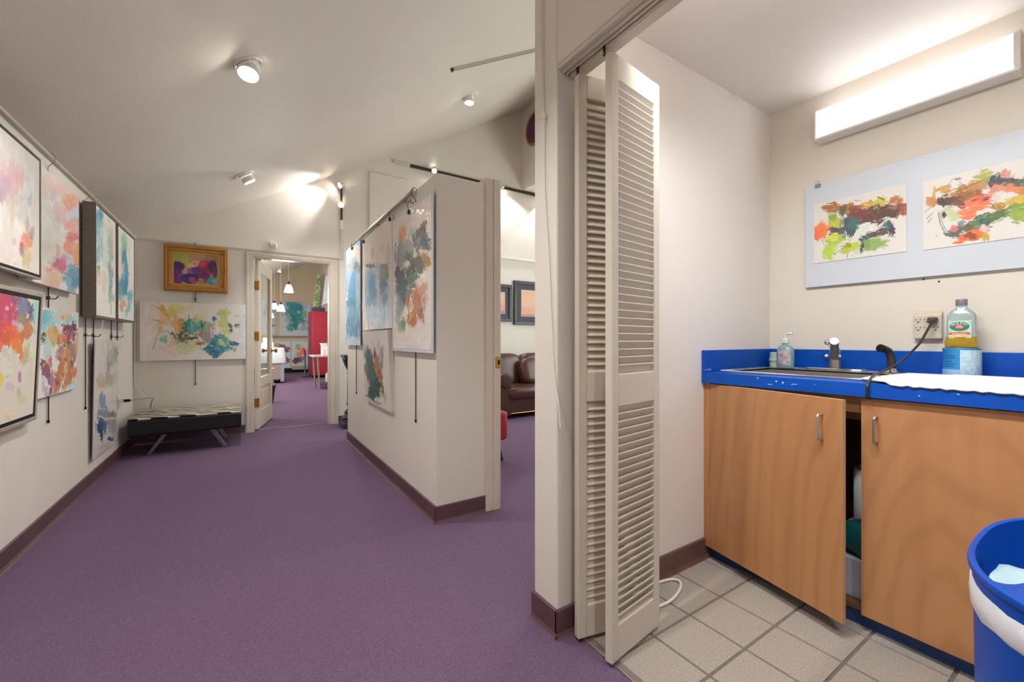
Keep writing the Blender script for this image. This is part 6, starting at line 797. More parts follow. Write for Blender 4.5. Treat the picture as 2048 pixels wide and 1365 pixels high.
def framed(name, k, label, lip, outer, depth):
    tl, r, d, n = bracket(PAINT[k]); t = thing(name, art_base(k), label, 'painting')
    w = 0
    g = G(); ring(g, tl, r, d, n, 0, lip[0], lip[2], -depth*.8); g.build('frame_lip', lip[1], t)
    g = G(); ring(g, tl, r, d, n, lip[0], lip[0]+outer[0], outer[2], -depth); g.build('frame', outer[1], t, bevel=.002)
    g = G(); slab(g, tl, r, d, n, -.0006, -depth*.8); cv = g.build('canvas', M_canvas, t)
    paint_mesh('paint_layer', *PAINT[k], cv, .0004); return t
framed('framed_painting', 'A', 'black-edged pale painting with pink and mauve bloom, upper left wall, nearest the camera', (.014, M_black, .001), (.009, M_silverframe, .002), .027)
framed('framed_painting', 'C', 'tall deep grey-framed canvas of pale blue streaks, wide side facing the hall', (.006, M_black, -.004), (.010, M_frame_grey, .004), .066)
framed('framed_painting', 'D', 'tall grey-framed canvas with teal blue plume, last on the left wall', (.006, M_black, -.004), (.010, M_frame_grey, .004), .066)
framed('framed_painting', 'E', 'silver and black framed painting with red and orange clouds, lower left wall', (.018, M_black, .001), (.020, M_silverframe, .004), .018)
def canvas(name, k, label, depth, m=None, w0=0.0, cat='painting'):
    tl, r, d, n = bracket(PAINT[k]); t = thing(name, art_base(k), label, cat)
    g = G(); slab(g, tl, r, d, n, -.0006, -depth, w0); cv = g.build('canvas' if depth > .015 else 'backing_board', m or M_canvas, t, bevel=.001)
    paint_mesh('paint_layer', *PAINT[k], cv, .0004); return t, (tl, r, d, n)
canvas('canvas_painting', 'B', 'unframed coral and pink canvas hanging behind the black-edged painting', .026)
canvas('canvas_painting', 'F', 'unframed canvas with brown and plum figures on aqua, lower left wall', .016)
def wrap(t, fr, seed, off=.004, amp=.004, m=12, n_=18, w0=.0):
    tl, r, d, n = fr; rs = random.Random(seed); g = G(); V = []
    for i in range(n_):
        V.append([g.bm.verts.new(tl+r*((j/(m-1))*(1+2*w0)-w0)+d*((i/(n_-1))*(1+2*w0)-w0)+n*(off+amp*(.5+.5*math.sin(i*.9+j*1.7+seed))*rs.uniform(.3, 1))) for j in range(m)])
    for i in range(n_-1):
        for j in range(m-1): g.bm.faces.new((V[i][j], V[i+1][j], V[i+1][j+1], V[i][j+1]))
    return g.build('plastic_wrap', M_plastic, t, smooth='all')
t, fr = canvas('mounted_painting', 'G', 'tall narrow grey and blue sheet in plastic, hung low on the left wall', .006, M_foam, .0); wrap(t, fr, 1)
t, fr = canvas('mounted_painting', 'end', 'wide plastic-wrapped botanical sheet in yellow and teal above the bench', .012, M_foam, .0); wrap(t, fr, 2, m=20, n_=12)
t, fr = canvas('mounted_painting', 'J', 'narrow bright blue plastic-wrapped painting at far end of partition wall', .008, M_foam, .0); wrap(t, fr, 3)
t, fr = canvas('mounted_painting', 'K', 'plastic-wrapped pale sheet with two blue columns, middle of partition wall', .008, M_foam, .0); wrap(t, fr, 4)
t, fr = canvas('mounted_painting', 'L', 'largest plastic-wrapped painting in charcoal, teal and rust near the partition corner', .008, M_foam, .02); wrap(t, (fr[0], fr[1], fr[2]*.93, fr[3]), 5)
canvas('canvas_painting', 'M', 'unframed canvas with dark green brush form, lowest on partition wall', .035)
# gold framed reclining portrait
tl, r, d, n = bracket(PAINT['gold']); t = thing('gold_framed_painting', art_base('gold'), 'gold framed purple painting of a reclining head above the botanical sheet', 'painting')
g = G(); slab(g, tl, r, d, n, -.0006, -.01); cv = g.build('canvas', M_canvas, t); paint_mesh('paint_layer', *PAINT['gold'], cv, .0004)
g = G(); ring(g, tl, r, d, n, 0, .016, .004, -.03); g.build('frame_lip', M_goldd, t, bevel=.003)
g = G(); ring(g, tl, r, d, n, .016, .052, .016, -.03); g.build('frame', M_gold, t, bevel=.008, seg=3)
g = G(); ring(g, tl, r, d, n, .05, .07, .03, -.035); ring(g, tl, r, d, n, .07, .082, .018, -.035); g.build('outer_moulding', M_gold, t, bevel=.005)
# hanging rods
M_rod = mat('rod_steel', '57504a', .35, metal=.7)
def rod(x, y, z0, z1, zh, label, side='L', cat='hanging rod'):
    sx = {'L': 1, 'R': -1, 'E': 0}[side]; sy = -1 if side == 'E' else 0
    t = thing('hanging_rod', (x, y, z0), label, cat, 'picture hanging rods')
    G().tube([(x, y, z0), (x, y, z1-.09)], .0035, 8).build('rod', M_rod, t, smooth=True)
    G().lathe([(.005, 0), (.006, .002), (.006, .016), (.004, .018)], (x, y, z0-.004), 8).build('end_stop', M_black, t)
    dx, dy = sx*.022, sy*.022
    G().tube(subcurve([(x, y, z1-.10), (x, y, z1-.06), (x+dx*1.1, y+dy*1.1, z1-.03), (x+dx*1.1, y+dy*1.1, z1+.005), (x+dx*.6, y+dy*.6, z1+.018), (x-dx*.2, y-dy*.2, z1+.012), (x-dx*.3, y-dy*.3, z1)], 4), .0024, 7).build('top_hook', M_silver if side == 'L' else M_rod, t, smooth=True)
    if zh:
        g = G(); g.box(x-.006, y-.006, zh-.008, x+.006, y+.006, zh+.012); ax = Vector((sx, sy, 0)); s_ = Vector((sy, sx, 0)); c = Vector((x, y, zh))
        g.tube(subcurve([c, c+ax*.022+Vector((0,0,-.004)), c+ax*.034+Vector((0,0,.004)), c+ax*.038+Vector((0,0,.016))], 3), .003, 6); g.tube([c-s_*.014, c+s_*.012], .003, 6); g.build('sliding_hook', M_rod, t)
    return t
rod(-.9275, 3.43, .60, 2.122, 1.31, 'rod behind coral canvas, its end showing below the brown figure canvas')
rod(-.9275, 4.10, .585, 2.122, 1.105, 'rod with bare end below the deep grey frame, left of the narrow low sheet')
rod(-.9275, 4.29, .90, 2.122, 1.10, 'rod ending behind the narrow low sheet, left hook')
rod(-.9275, 4.79, .80, 2.122, 1.10, 'rod beside right edge of the narrow low sheet, shorter end')
rod(-.9275, 4.99, .95, 2.122, 1.098, 'last rod on the left wall, under the teal plume canvas')
rod(-.427, YE-.008, .585, 2.118, 1.515, 'rod on end wall between gold frame and botanical sheet', 'E')
# rail, hooks and rods of the partition
rl = thing('hanging_rail', (.93, 3.5, 2.0), 'round metal hanging rail along the top of the partition wall', 'rail')
G().tube([(.925, 4.43, 2.024), (.925, 2.60, 2.036)], .0125, 12).build('bar', M_silver, rl, smooth=True)
for y in (4.2, 3.5, 2.8): G().box(.93, y-.01, 2.02, .95, y+.01, 2.04).build('bracket', M_silver, rl)
rod(.944, 4.27, .545, 2.034, 1.98, 'rod behind narrow blue painting on the partition, hook near floor', 'R')
rod(.944, 2.60, .54, 2.04, 1.96, 'bent rod hanging below the largest partition painting', 'R')
for y, z, lb in ((3.08, 1.985, 'clip at right corner of the two-column sheet'), (3.87, 1.975, 'clip at left corner of the two-column sheet'), (4.34, 2.0, 'clip at top of the narrow blue painting'), (2.66, 1.93, 'clip at top of the largest partition painting')):
    t = thing('picture_clip', (.92, y, z), lb+', hanging from the rail', 'clip', 'clips on the partition rail')
    G().box(.91, y-.012, z-.03, .925, y+.012, z-.004).build('jaw', M_darkmetal, t, bevel=.002)
    G().tube(subcurve([(.918, y, z-.005), (.912, y+.004, z+.02), (.916, y, z+.045), (.922, y, z+.055)], 3), .0022, 6).build('wire_hook', M_rod, t)
# left wall outlet, its plug and the corner cord
t = thing('wall_outlet', (XL, 5.05, .45), 'white wall outlet with plug low on the left wall by the bench', 'outlet')
G().box(XL, 5.01, .455, XL+.008, 5.085, .575).build('cover_plate', M_white, t, bevel=.002)
G().box(XL+.008, 5.02, .505, XL+.04, 5.075, .545).build('adapter', M_white, t, bevel=.003)
t = thing('lamp_cord', (XL+.05, 5.2, .35), 'dark cord from the left wall outlet running behind the bench', 'cord')
G().box(XL+.04, 5.035, .512, XL+.085, 5.06, .535).build('plug', M_black, t, bevel=.003)
G().tube(subcurve([(XL+.08, 5.047, .523), (XL+.16, 5.12, .525), (XL+.2, 5.35, .50), (XL+.16, 5.55, .44), (XL+.14, 5.63, .36)], 5), .004, 6).build('cable', mat('cord_grey', '8b857c', .5), t, smooth=True)
g = G(); g.box(XL+.005, YE-.016, .63, XL+.02, YE, 2.1); g.tube(subcurve([(XL+.012, YE-.01, .63), (XL+.05, YE-.03, .55), (XL+.11, YE-.02, .45), (XL+.1, YE-.03, .36)], 5), .0045, 6)
tag(g.build('corner_conduit', M_cord), 'white cord channel down the corner behind the zebra bench', 'cord')
# bench
be = thing('bench', (-.44, 5.34, 0), 'low black bench with zebra striped cushion top under the botanical sheet', 'bench')
bx0, bx1, by0, by1 = -.875, -.005, 5.03, 5.60
g = G(); g.box(bx0, by0, .185, bx1, by1, .338); g.build('seat', mat('black_vinyl', '16171b', .5, vary=False), be, bevel=.02, seg=3)
g = G(); g.box(bx0+.004, by0+.004, .334, bx1-.004, by1-.002, .352); g.build('cushion_cover', M_zebra, be, bevel=.010, seg=3)
M_leg = mat('grey_leg', '8f8792', .4, metal=.5)
for x0, x1, y in ((-.61, -.735, 5.13), (-.255, -.148, 5.13), (-.61, -.735, 5.55), (-.255, -.148, 5.55)):
    g = G(); g.hexa([(x1-.014, y-.03, 0), (x1+.014, y-.03, 0), (x1+.014, y+.03, 0), (x1-.014, y+.03, 0), (x0-.018, y-.03, .187), (x0+.018, y-.03, .187), (x0+.018, y+.03, .187), (x0-.018, y+.03, .187)]); g.build('leg', M_leg, be)
# wall strobe over the door
t = thing('alarm_box', (.305, YE, 2.17), 'small white alarm box on the wall above the studio door', 'alarm')
G().box(.272, YE-.05, 2.165, .342, YE, 2.225).build('housing', M_white, t, bevel=.006); G().box(.282, YE-.056, 2.178, .332, YE-.048, 2.19).build('lens', mat('grey_lens', 'b9b6b0', .2), t)
# recessed eyeball lights in the sloped ceiling
def recessed(x, y, target, label, power):
    z = ceil_z(x); sl = .538 if x <= .82 else .586; n = Vector((sl, 0, -1)).normalized(); c = Vector((x, y, z))
    t = thing('recessed_light', (x, y, z-.03), label, 'light', 'recessed ceiling lights')
    g = G(); g.lathe([(.062, 0), (.082, 0), (.084, .004), (.078, .009), (.066, .006)], c-n*.001, 28, axis=n, caps=False); g.build('trim_ring', M_white, t, smooth=True)
    a = (Vector(target)-c).normalized()
    g = G(); g.ball(c+n*.004, .058, 20, 12); bm = g.bm
    g.build('eyeball', M_white, t, smooth=True)
    g = G(); g.lathe([(.054, .0), (.055, .045), (.052, .05), (.048, .046), (.047, .03)], c+n*.008+a*.02, 24, axis=a, caps=False); g.build('baffle', M_white, t, smooth=True)
    g = G(); g.lathe([(.047, 0), (.044, .010), (.02, .016), (.002, .018)], c+n*.008+a*.052, 24, axis=a); g.build('bulb', M_bulb, t, smooth=True)
    lamp('SPOT', 'recessed_lamp', c+n*.008+a*.09, power, WARM, None, target, .05, 118, .8)
    return t
recessed(.03, 2.83, (-.15, 2.0, .3), 'round eyeball ceiling light nearest the camera, glowing', K_CAN)
recessed(.02, 4.71, (1.2, 4.9, .8), 'second eyeball ceiling light, nearer the end wall', K_CAN)
recessed(.03, .95, (.1, .9, 0), 'added unseen eyeball ceiling light directly above the hall by the closet', K_CAN)  # this and the next: lamps out of view, added to fill the hall
recessed(.03, -.93, (.1, -.6, 0), 'added unseen eyeball ceiling light behind the viewer', K_CAN)
# track on the sloped ceiling
t = thing('ceiling_track', (2.3, 3.46, 3.9), 'white lighting track on the sloped ceiling above the partition', 'track')
a0 = Vector((1.60, 3.46, ceil_z(1.60))); a1 = Vector((3.4, 3.52, ceil_z(3.4))); n = Vector((.586, 0, -1)).normalized(); e = (a1-a0)
wv = Vector((0, 1, 0))
G().obox(a0-wv*.018, e, wv*.036, n*.024).build('track_bar', M_trim, t, bevel=.002)
G().obox(a0-wv*.018-e.normalized()*.012, e.normalized()*.012, wv*.036, n*.026).build('end_feed', M_darkmetal, t)
G().obox(a0+e.normalized()*.24-wv*.03, e.normalized()*.03, wv*.06, n*.012).build('clip', M_trim, t)
G().obox(a0-wv*.012+n*.0245, e, wv*.008, n*.001).build('track_slot', M_darkmetal, t)
# spot heads
def spot_head(parent, c, target, power, angle=80, light=True):
    c = Vector(c); a = (Vector(target)-c).normalized()
    g = G(); g.lathe([(.012, -.05), (.024, -.04), (.03, .0), (.034, .03), (.036, .034), (.031, .03)], c, 18, axis=a, caps=False); h = g.build('spot_head', M_white, parent, smooth=True)
    G().lathe([(.031, 0), (.028, .008), (.002, .012)], c+a*.022, 16, axis=a).build('bulb', M_bulb, h, smooth=True)
    if light: lamp('SPOT', 'spot_lamp', c+a*.045, power, WARM, None, target, .035, angle, .5)
vt = thing('vertical_spot_track', (1.07, YE, 2.55), 'short vertical spotlight track with two lit heads right of the studio door', 'light')
G().box(1.06, YE-.02, 2.6, 1.08, YE, 3.06).build('track_bar', M_darkmetal, vt)
G().box(1.055, YE-.03, 2.49, 1.088, YE, 2.61).build('junction_box', M_white, vt, bevel=.004)
G().tube([(1.07, YE-.012, 2.49), (1.07, YE-.012, 2.1)], .008, 8).build('conduit', M_trim, vt)
spot_head(vt, (1.062, YE-.075, 3.045), (-.7, 5.1, 2.0), K_SPOT*.85, 80)
spot_head(vt, (1.056, YE-.08, 2.80), (.1, 2.8, .5), K_SPOT, 85)
ht = thing('wall_spot_track', (3.0, YE, 3.5), 'long horizontal spotlight track high on the end wall over the sofa', 'light')
G().box(1.97, YE-.03, 3.505, 4.6, YE, 3.54).build('track_bar', M_darkmetal, ht); G().box(1.75, YE-.03, 3.505, 1.97, YE, 3.54).build('end_section', M_trim, ht)
for x, tg in ((2.306, (1.6, 3.6, .6)), (3.441, (4.1, 5.6, 2.4)), (4.3, (4.0, 5.6, 1.2))): spot_head(ht, (x, YE-.09, 3.513), tg, K_SPOT)
# oval plaque on the gable wall
t = thing('oval_wall_plaque', (3.9, 5.30, 4.15), 'dark purple oval plaque with gold edge high on the far wall', 'plaque')
G().lathe([(.26, 0), (.275, .008), (.26, .02), (.235, .014)], (3.9, 5.32, 4.44), 40, axis=(-1, 0, 0), sx=1.0, sy=.95).build('rim', M_gold, t, smooth=True)
G().lathe([(.24, .012), (.2, .022), (.002, .03)], (3.9, 5.32, 4.44), 40, axis=(-1, 0, 0), sx=1.0, sy=.95).build('face', mat('plaque_purple', '5a2a4c', .4), t, smooth=True)
# pedestal
pd = thing('pedestal', (1.14, 5.39, 0), 'black ornate pedestal column standing between door and partition', 'pedestal')
g = G(); g.box(1.015, 5.265, 0, 1.265, 5.515, .07); g.box(1.035, 5.285, .07, 1.245, 5.495, .10); g.build('plinth', M_iron, pd, bevel=.008)
g = G(); g.lathe([(.115, .10), (.12, .12), (.10, .15), (.085, .165), (.09, .19), (.075, .205), (.05, .23), (.055, .26), (.068, .285), (.058, .30), (.056, .45), (.054, .6), (.05, .645), (.062, .655), (.05, .67), (.055, .70), (.085, .76), (.11, .83)], (1.14, 5.39, 0), 24); g.build('shaft', M_iron, pd, smooth=True)
g = G(); g.box(1.04, 5.29, .83, 1.24, 5.49, .86); g.box(1.025, 5.275, .86, 1.255, 5.505, .89); g.build('capital', M_iron, pd, bevel=.006)
# ================================================================ SITTING ROOM
def puff(g, c, s, e=.35, seg=24, rings=14, rot=None):
    f = lambda v: math.copysign(abs(v)**e, v); V = []
    for i in range(rings+1):
        ph = -PI/2+PI*i/rings; row = []
        for j in range(seg):
            th = 2*PI*j/seg; p = Vector((s[0]*f(math.cos(ph))*f(math.cos(th)), s[1]*f(math.cos(ph))*f(math.sin(th)), s[2]*f(math.sin(ph))))
            if rot: p = Matrix.Rotation(rot[0], 3, rot[1]) @ p
            row.append(g.bm.verts.new(p+Vector(c)))
        V.append(row)
    for A, B in zip(V, V[1:]):
        for j in range(seg): g.bm.faces.new((A[j], A[(j+1) % seg], B[(j+1) % seg], B[j]))
    bmesh.ops.remove_doubles(g.bm, verts=g.bm.verts, dist=1e-4); return g
so = thing('sofa', (3.85, 5.15, 0), 'brown leather sofa with rolled arms under the sunset pictures', 'sofa')
G().box(2.93, 4.72, .06, 4.78, 5.58, .30).build('base', M_leather, so, bevel=.02)
for x0 in (2.86, 4.66):
    ol = [(x0+.015, 4.70, .05), (x0+.185, 4.70, .05), (x0+.185, 4.70, .50)]+[(x0+.10+.115*math.cos(a), 4.70, .53+.105*math.sin(a)) for a in np.linspace(-.3, PI+.3, 12)]+[(x0+.015, 4.70, .49)]
    G().prism(ol, (0, .86, 0)).build('arm', M_leather, so, bevel=.012, smooth=True)
    g = G(); g.lathe([(.105, 0), (.10, .012), (.06, .018), (.002, .014)], (x0+.10, 4.70, .53), 22, axis=(0, -1, 0)); g.build('arm_roll', M_leather, so, smooth=True)
G().box(2.95, 5.36, .28, 4.77, 5.60, .74).build('back', M_leather, so, bevel=.05, seg=3)
for x in (3.40, 4.31): puff(G(), (x, 5.0, .345), (.45, .34, .085), .3).build('seat_cushion', M_leather, so, smooth='all')
for x in (3.28, 3.86, 4.43): puff(G(), (x, 5.31, .62), (.31, .13, .25), .5, rot=(-.2, 'X')).build('back_cushion', M_leather, so, smooth='all')
puff(G(), (3.70, 5.12, .60), (.24, .10, .20), .5, rot=(-.35, 'X')).build('throw_pillow', M_leather, so, smooth='all')
G().tube([(2.95, 4.712, .075), (4.76, 4.712, .075)], .006, 6).build('nail_trim', M_brass, so)
G().tube([(3.05, 4.708, .285), (4.66, 4.708, .285)], .008, 6).build('piping', M_leather, so)
for x, y in ((2.95, 4.78), (4.72, 4.78), (2.95, 5.5), (4.72, 5.5)): G().box(x-.03, y-.03, 0, x+.03, y+.03, .06).build('leg', M_black, so)
ot = thing('ottoman', (1.70, 3.32, 0), 'red upholstered ottoman on splayed dark legs beyond the partition opening', 'ottoman')
puff(G(), (1.70, 3.32, .316), (.28, .235, .13), .18, 32, 16).build('seat', M_redup, ot, smooth='all')
for sx in (-1, 1):
    for sy in (-1, 1): G().tube([(1.70+sx*.2, 3.32+sy*.14, .2), (1.70+sx*.235, 3.32+sy*.18, 0)], .02, 8, r2=.012).build('leg', M_black, ot)
M_mat = mat('slate_mat', '4a4a56', .7, vary=(30, '42424e', 1)); M_pframe = mat('charcoal_frame', '25272d', .4)
def sunset():
    m = bpy.data.materials.new('sunset_print'); m.use_nodes = True; nt = m.node_tree; N = nt.nodes; L = nt.links; b = N['Principled BSDF']; tc = N.new('ShaderNodeTexCoord'); s = N.new('ShaderNodeSeparateXYZ'); n = N.new('ShaderNodeTexNoise'); n.inputs['Scale'].default_value = 9; mp = N.new('ShaderNodeMapping'); mp.inputs['Scale'].default_value = (.5, 1, 2)
    a = N.new('ShaderNodeMath'); a.operation = 'MULTIPLY_ADD'; a.inputs[1].default_value = .12; r = N.new('ShaderNodeValToRGB'); cols = [(0, '3a3644'), (.27, '4a4452'), (.36, '8f6674'), (.45, 'c9887c'), (.5, 'e0a283'), (.62, 'd99a86'), (.8, 'e3b495')]
    r.color_ramp.elements[0].position = 0; r.color_ramp.elements[0].color = (*lin(cols[0][1]), 1); r.color_ramp.elements[1].position = .8; r.color_ramp.elements[1].color = (*lin(cols[-1][1]), 1)
    for p, c in cols[1:-1]: e = r.color_ramp.elements.new(p); e.color = (*lin(c), 1)
    sc = N.new('ShaderNodeMath'); sc.operation = 'MULTIPLY_ADD'; sc.inputs[1].default_value = 2.2; sc.inputs[2].default_value = .0
    L.new(tc.outputs['Object'], s.inputs[0]); L.new(tc.outputs['Object'], mp.inputs[0]); L.new(mp.outputs[0], n.inputs[0]); L.new(s.outputs['Z'], sc.inputs[0]); L.new(n.outputs['Fac'], a.inputs[0]); L.new(sc.outputs[0], a.inputs[2]); L.new(a.outputs[0], r.inputs[0]); L.new(r.outputs[0], b.inputs['Base Color']); return m
M_sun = sunset()
def sunset_pic(x0, x1, z0, z1, mw, label):
    t = thing('sunset_picture', ((x0+x1)/2, YE, z0), label, 'picture'); y = YE-.03
    tl, r, d, n = Vector((x0+.05, y, z1-.05)), Vector((x1-x0-.1, 0, 0)), Vector((0, 0, -(z1-z0-.1))), Vector((0, -1, 0))
    g = G(); ring(g, tl, r, d, n, 0, .05, .012, -.028); g.build('frame', M_pframe, t, bevel=.004)
    g = G(); slab(g, tl, r, d, n, -.004, -.02); g.build('mat_board', M_mat, t)
    a = Vector((mw, 0, 0)); tl2, r2, d2 = tl+a-Vector((0, 0, mw)), r-a*2, d+Vector((0, 0, 2*mw))
    g = G(); ring(g, tl2, r2, d2, n, 0, .012, -.002, -.006); g.build('mat_bevel', mat('pink_line', 'c9a5a8', .6), t)
    g = G(); slab(g, tl2, r2, d2, n, -.0025, -.006); g.build('print', M_sun, t)
sunset_pic(3.715, 4.52, 1.325, 2.045, .10, 'larger sunset print with dark mat on the wall over the sofa')
sunset_pic(3.10, 3.665, 1.37, 1.965, .085, 'smaller dark framed sunset print left of the larger one')
# ================================================================ STUDIO BEYOND THE DOOR
def flatart(name, k, label, depth=.02):
    t, fr = canvas(name, k, label, depth); return t
flatart('studio_canvas', 'teal', 'large teal and white canvas on studio back wall, left of the red cabinet')
flatart('studio_canvas', 'blue', 'blue and pale canvas on studio back wall beside the open glazed door')
flatart('studio_canvas', 'flowerL', 'left white panel with mauve flowers below the display rail in studio')
flatart('studio_canvas', 'flowerR', 'right white panel with purple flowers below the rail, beside the red cabinet')
g = G(); g.box(.1, YF-.05, 1.160, 1.95, YF, 1.205); g.box(.1, YF-.06, 1.195, 1.95, YF-.05, 1.212)
tag(g.build('display_rail', mat('rail_taupe', '8f8272', .5)), 'narrow taupe display rail under the studio canvases', 'rail')
hc_ = thing('heater_cover', (1.62, YF-.1, 0), 'low putty coloured heater on feet before studio back wall', 'heater')
G().box(1.38, YF-.14, .10, 1.86, YF-.045, .22).build('casing', mat('putty', 'aba284', .5), hc_, bevel=.004)
for x in (1.43, 1.81): G().box(x-.02, YF-.12, 0, x+.02, YF-.06, .10).build('foot', M_black, hc_)
rc = thing('red_cabinet', (1.89, 13.3, 0), 'tall red metal cabinet on casters against the studio right wall', 'cabinet')
G().box(1.655, 12.86, .07, 2.12, 13.75, 1.90).build('body', M_redside, rc, bevel=.006)
G().box(1.66, 12.845, .09, 2.115, 12.86, 1.89).build('front_panel', M_redcab, rc, bevel=.004)
for x, y in ((1.70, 12.95), (2.07, 12.95), (1.70, 13.65), (2.07, 13.65)): G().lathe([(.035, -.015), (.035, .015)], (x, y, .035), 12, axis=(1, 0, 0)).build('caster', M_black, rc)
G().box(1.64, 13.70, .3, 1.655, 13.74, 1.2).build('handle', M_silver, rc)
tag(G().box(1.68, 12.9, 1.9005, 1.99, 13.2, 2.0).build('portfolio_case', mat('navy_case', '2a3350', .5), bevel=.006), 'dark navy case lying on top of the red cabinet', 'case')
def lean(name, x0, x1, y, z0, h, tilt, m1, label, yaw=0):
    t = thing(name, ((x0+x1)/2, y, z0), label, 'canvas', 'canvases leaning above the red cabinet')
    M = Matrix.Rotation(yaw, 3, 'Z') @ Matrix.Rotation(tilt, 3, 'Y'); o = Vector(((x0+x1)/2, y, z0)); w_ = (x1-x0)/2
    q = lambda a, b, c: o+M @ Vector((a, b, c))
    G().hexa([q(-w_,-.01,0), q(w_,-.01,0), q(w_,.01,0), q(-w_,.01,0), q(-w_,-.01,h), q(w_,-.01,h), q(w_,.01,h), q(-w_,.01,h)]).build('stretcher', M_canvas, t)
    g = G(); g.poly([q(-w_,-.0105,0), q(w_,-.0105,0), q(w_,-.0105,h), q(-w_,-.0105,h)]); g.build('painted_face', m1, t)
lean('leaning_canvas', 1.70, 1.84, 13.0, 2.003, .95, .10, art_mat('green_art', '4f7a5a', '3f6f74', 'c9b84f'), 'green and yellow leaning canvas, leftmost above the red cabinet')
lean('leaning_canvas', 1.78, 1.93, 13.14, 2.003, 1.0, .14, art_mat('dim_art', 'a98a78', 'b9a79a', '8f9a9a'), 'dull pink leaning canvas between the green and white ones')
lean('leaning_canvas', 1.90, 2.07, 12.78, 2.085, .82, .10, art_mat('white_art', 'c6d0d6', 'd2d8dc', 'aab6bf'), 'white leaning canvas on the wall shelf, rightmost')
sh = G(); sh.box(1.88, 11.3, 2.06, 2.2, 12.84, 2.085); sh = tag(sh.build('wall_shelf', M_trim), 'long wall shelf on the studio right wall holding a canvas', 'shelf')
g = G(); g.box(1.93, 12.84, 2.02, 1.95, 12.845, 2.06)
t = thing('pinned_sheets', (2.19, 12, .8), 'white printed sheets pinned to studio right wall', 'papers')
for y0, y1, z0, z1 in ((12.25, 12.78, 1.5, 2.03), (11.75, 12.2, 1.5, 2.0), (12.2, 12.75, .9, 1.46), (11.7, 12.15, .9, 1.46)): G().box(2.192, y0, z0, 2.199, y1, z1).build('sheet', mat('sheet_print', 'd6d9dc', .7, vary=(30, 'bfc6cc', 1)), t)
# work table with brushes
wt = thing('work_table', (1.72, 10.15, 0), 'small work table with slanted legs in front of the red cabinet', 'table')
G().box(1.285, 9.78, .705, 2.12, 10.55, .735).build('tabletop', mat('table_top', 'b9b0b4', .4), wt, bevel=.003)
for x, xx, y in ((1.37, 1.41, 9.83), (2.06, 2.02, 9.83), (1.37, 1.41, 10.5), (2.06, 2.02, 10.5)): G().tube([(x, y, .706), (xx, y, 0)], .018, 8).build('leg', mat('table_leg', '8f7f78', .5), wt)
G().box(1.42, 9.86, .12, 2.0, 10.46, .14).build('lower_shelf', mat('dark_shelf', '4a4048', .5), wt); G().box(1.40, 9.82, .085, 2.02, 9.85, .105).build('stretcher', M_darkmetal, wt)
tag(G().lathe([(.04, 0), (.05, .003), (.045, .12), (.05, .125)], (1.50, 9.95, .735), 16).build('white_mug', M_white, smooth=True), 'white tapered pot at left end of the work table', 'pot')
bj = thing('brush_jar', (1.70, 10.0, .735), 'glass jar packed with paint brushes on the work table', 'jar')
G().lathe([(.06, 0), (.062, .004), (.06, .14), (.064, .15)], (1.70, 10.0, .735), 16).build('jar', mat('jar_grey', '9fb0a8', .2), bj, smooth=True)
for i in range(12):
    a = i*2.4; q = Vector((1.70+.035*math.cos(a), 10.0+.035*math.sin(a), .76)); e = q+Vector((.085*math.cos(a), .085*math.sin(a), .20+.06*((i*7) % 5)/5))
    b_ = G().tube([q, e], .006, 6).build('brush', mat('brush_%d' % (i % 3), ('a98a62', 'd8d3c8', '4a5a52')[i % 3], .5), bj); G().ball(e, .013, 8, 6, (1, 1, 1.7)).build('bristles', mat('bristle', 'b3a48a', .8), b_)
pb = thing('paper_stack', (1.92, 10.2, .735), 'white box and sheets standing behind the brushes on the table', 'box')
G().box(1.52, 10.28, .735, 2.05, 10.42, .98).build('box', M_paper, pb); G().box(1.50, 10.26, .98, 2.07, 10.44, 1.0).build('lid', M_paper, pb)
for x, z, r_, h_, lb in ((1.62, .1405, .055, .2, 'white jar'), (1.80, .1405, .06, .13, 'squat pale tub'), (1.93, .1405, .045, .24, 'tall pale bottle')):
    tag(G().lathe([(r_, 0), (r_*1.02, .004), (r_, h_*.8), (r_*.7, h_*.9), (r_*.7, h_)], (x, 10.1, z), 14).build('storage_jar', mat('jar_pale', 'c3cbd3', .4), smooth=True), lb+' on the lower shelf of the work table', 'jar')
tag(G().box(1.86, 10.62, 0, 2.15, 11.0, .69).build('crate_wood', mat('tan_wood', 'b5804a', .6)), 'tan wooden crate standing behind the work table', 'crate')
# floor lamp with small red shade
lp = thing('floor_lamp', (1.52, 13.3, 0), 'slim blue floor lamp with little red shade beside the red cabinet', 'lamp')
G().lathe([(.09, 0), (.09, .02), (.02, .03)], (1.52, 13.3, 0), 18).build('base', M_iron, lp)
G().tube([(1.52, 13.3, .02), (1.52, 13.3, .72)], .022, 8).build('pole', mat('blue_pole', '55688a', .4), lp)
G().lathe([(.085, .0), (.05, .14), (.03, .2)], (1.47, 13.3, .66), 16, caps=False).build('lamp_shade', mat('red_shade', 'c22b2b', .5), lp, smooth=True)
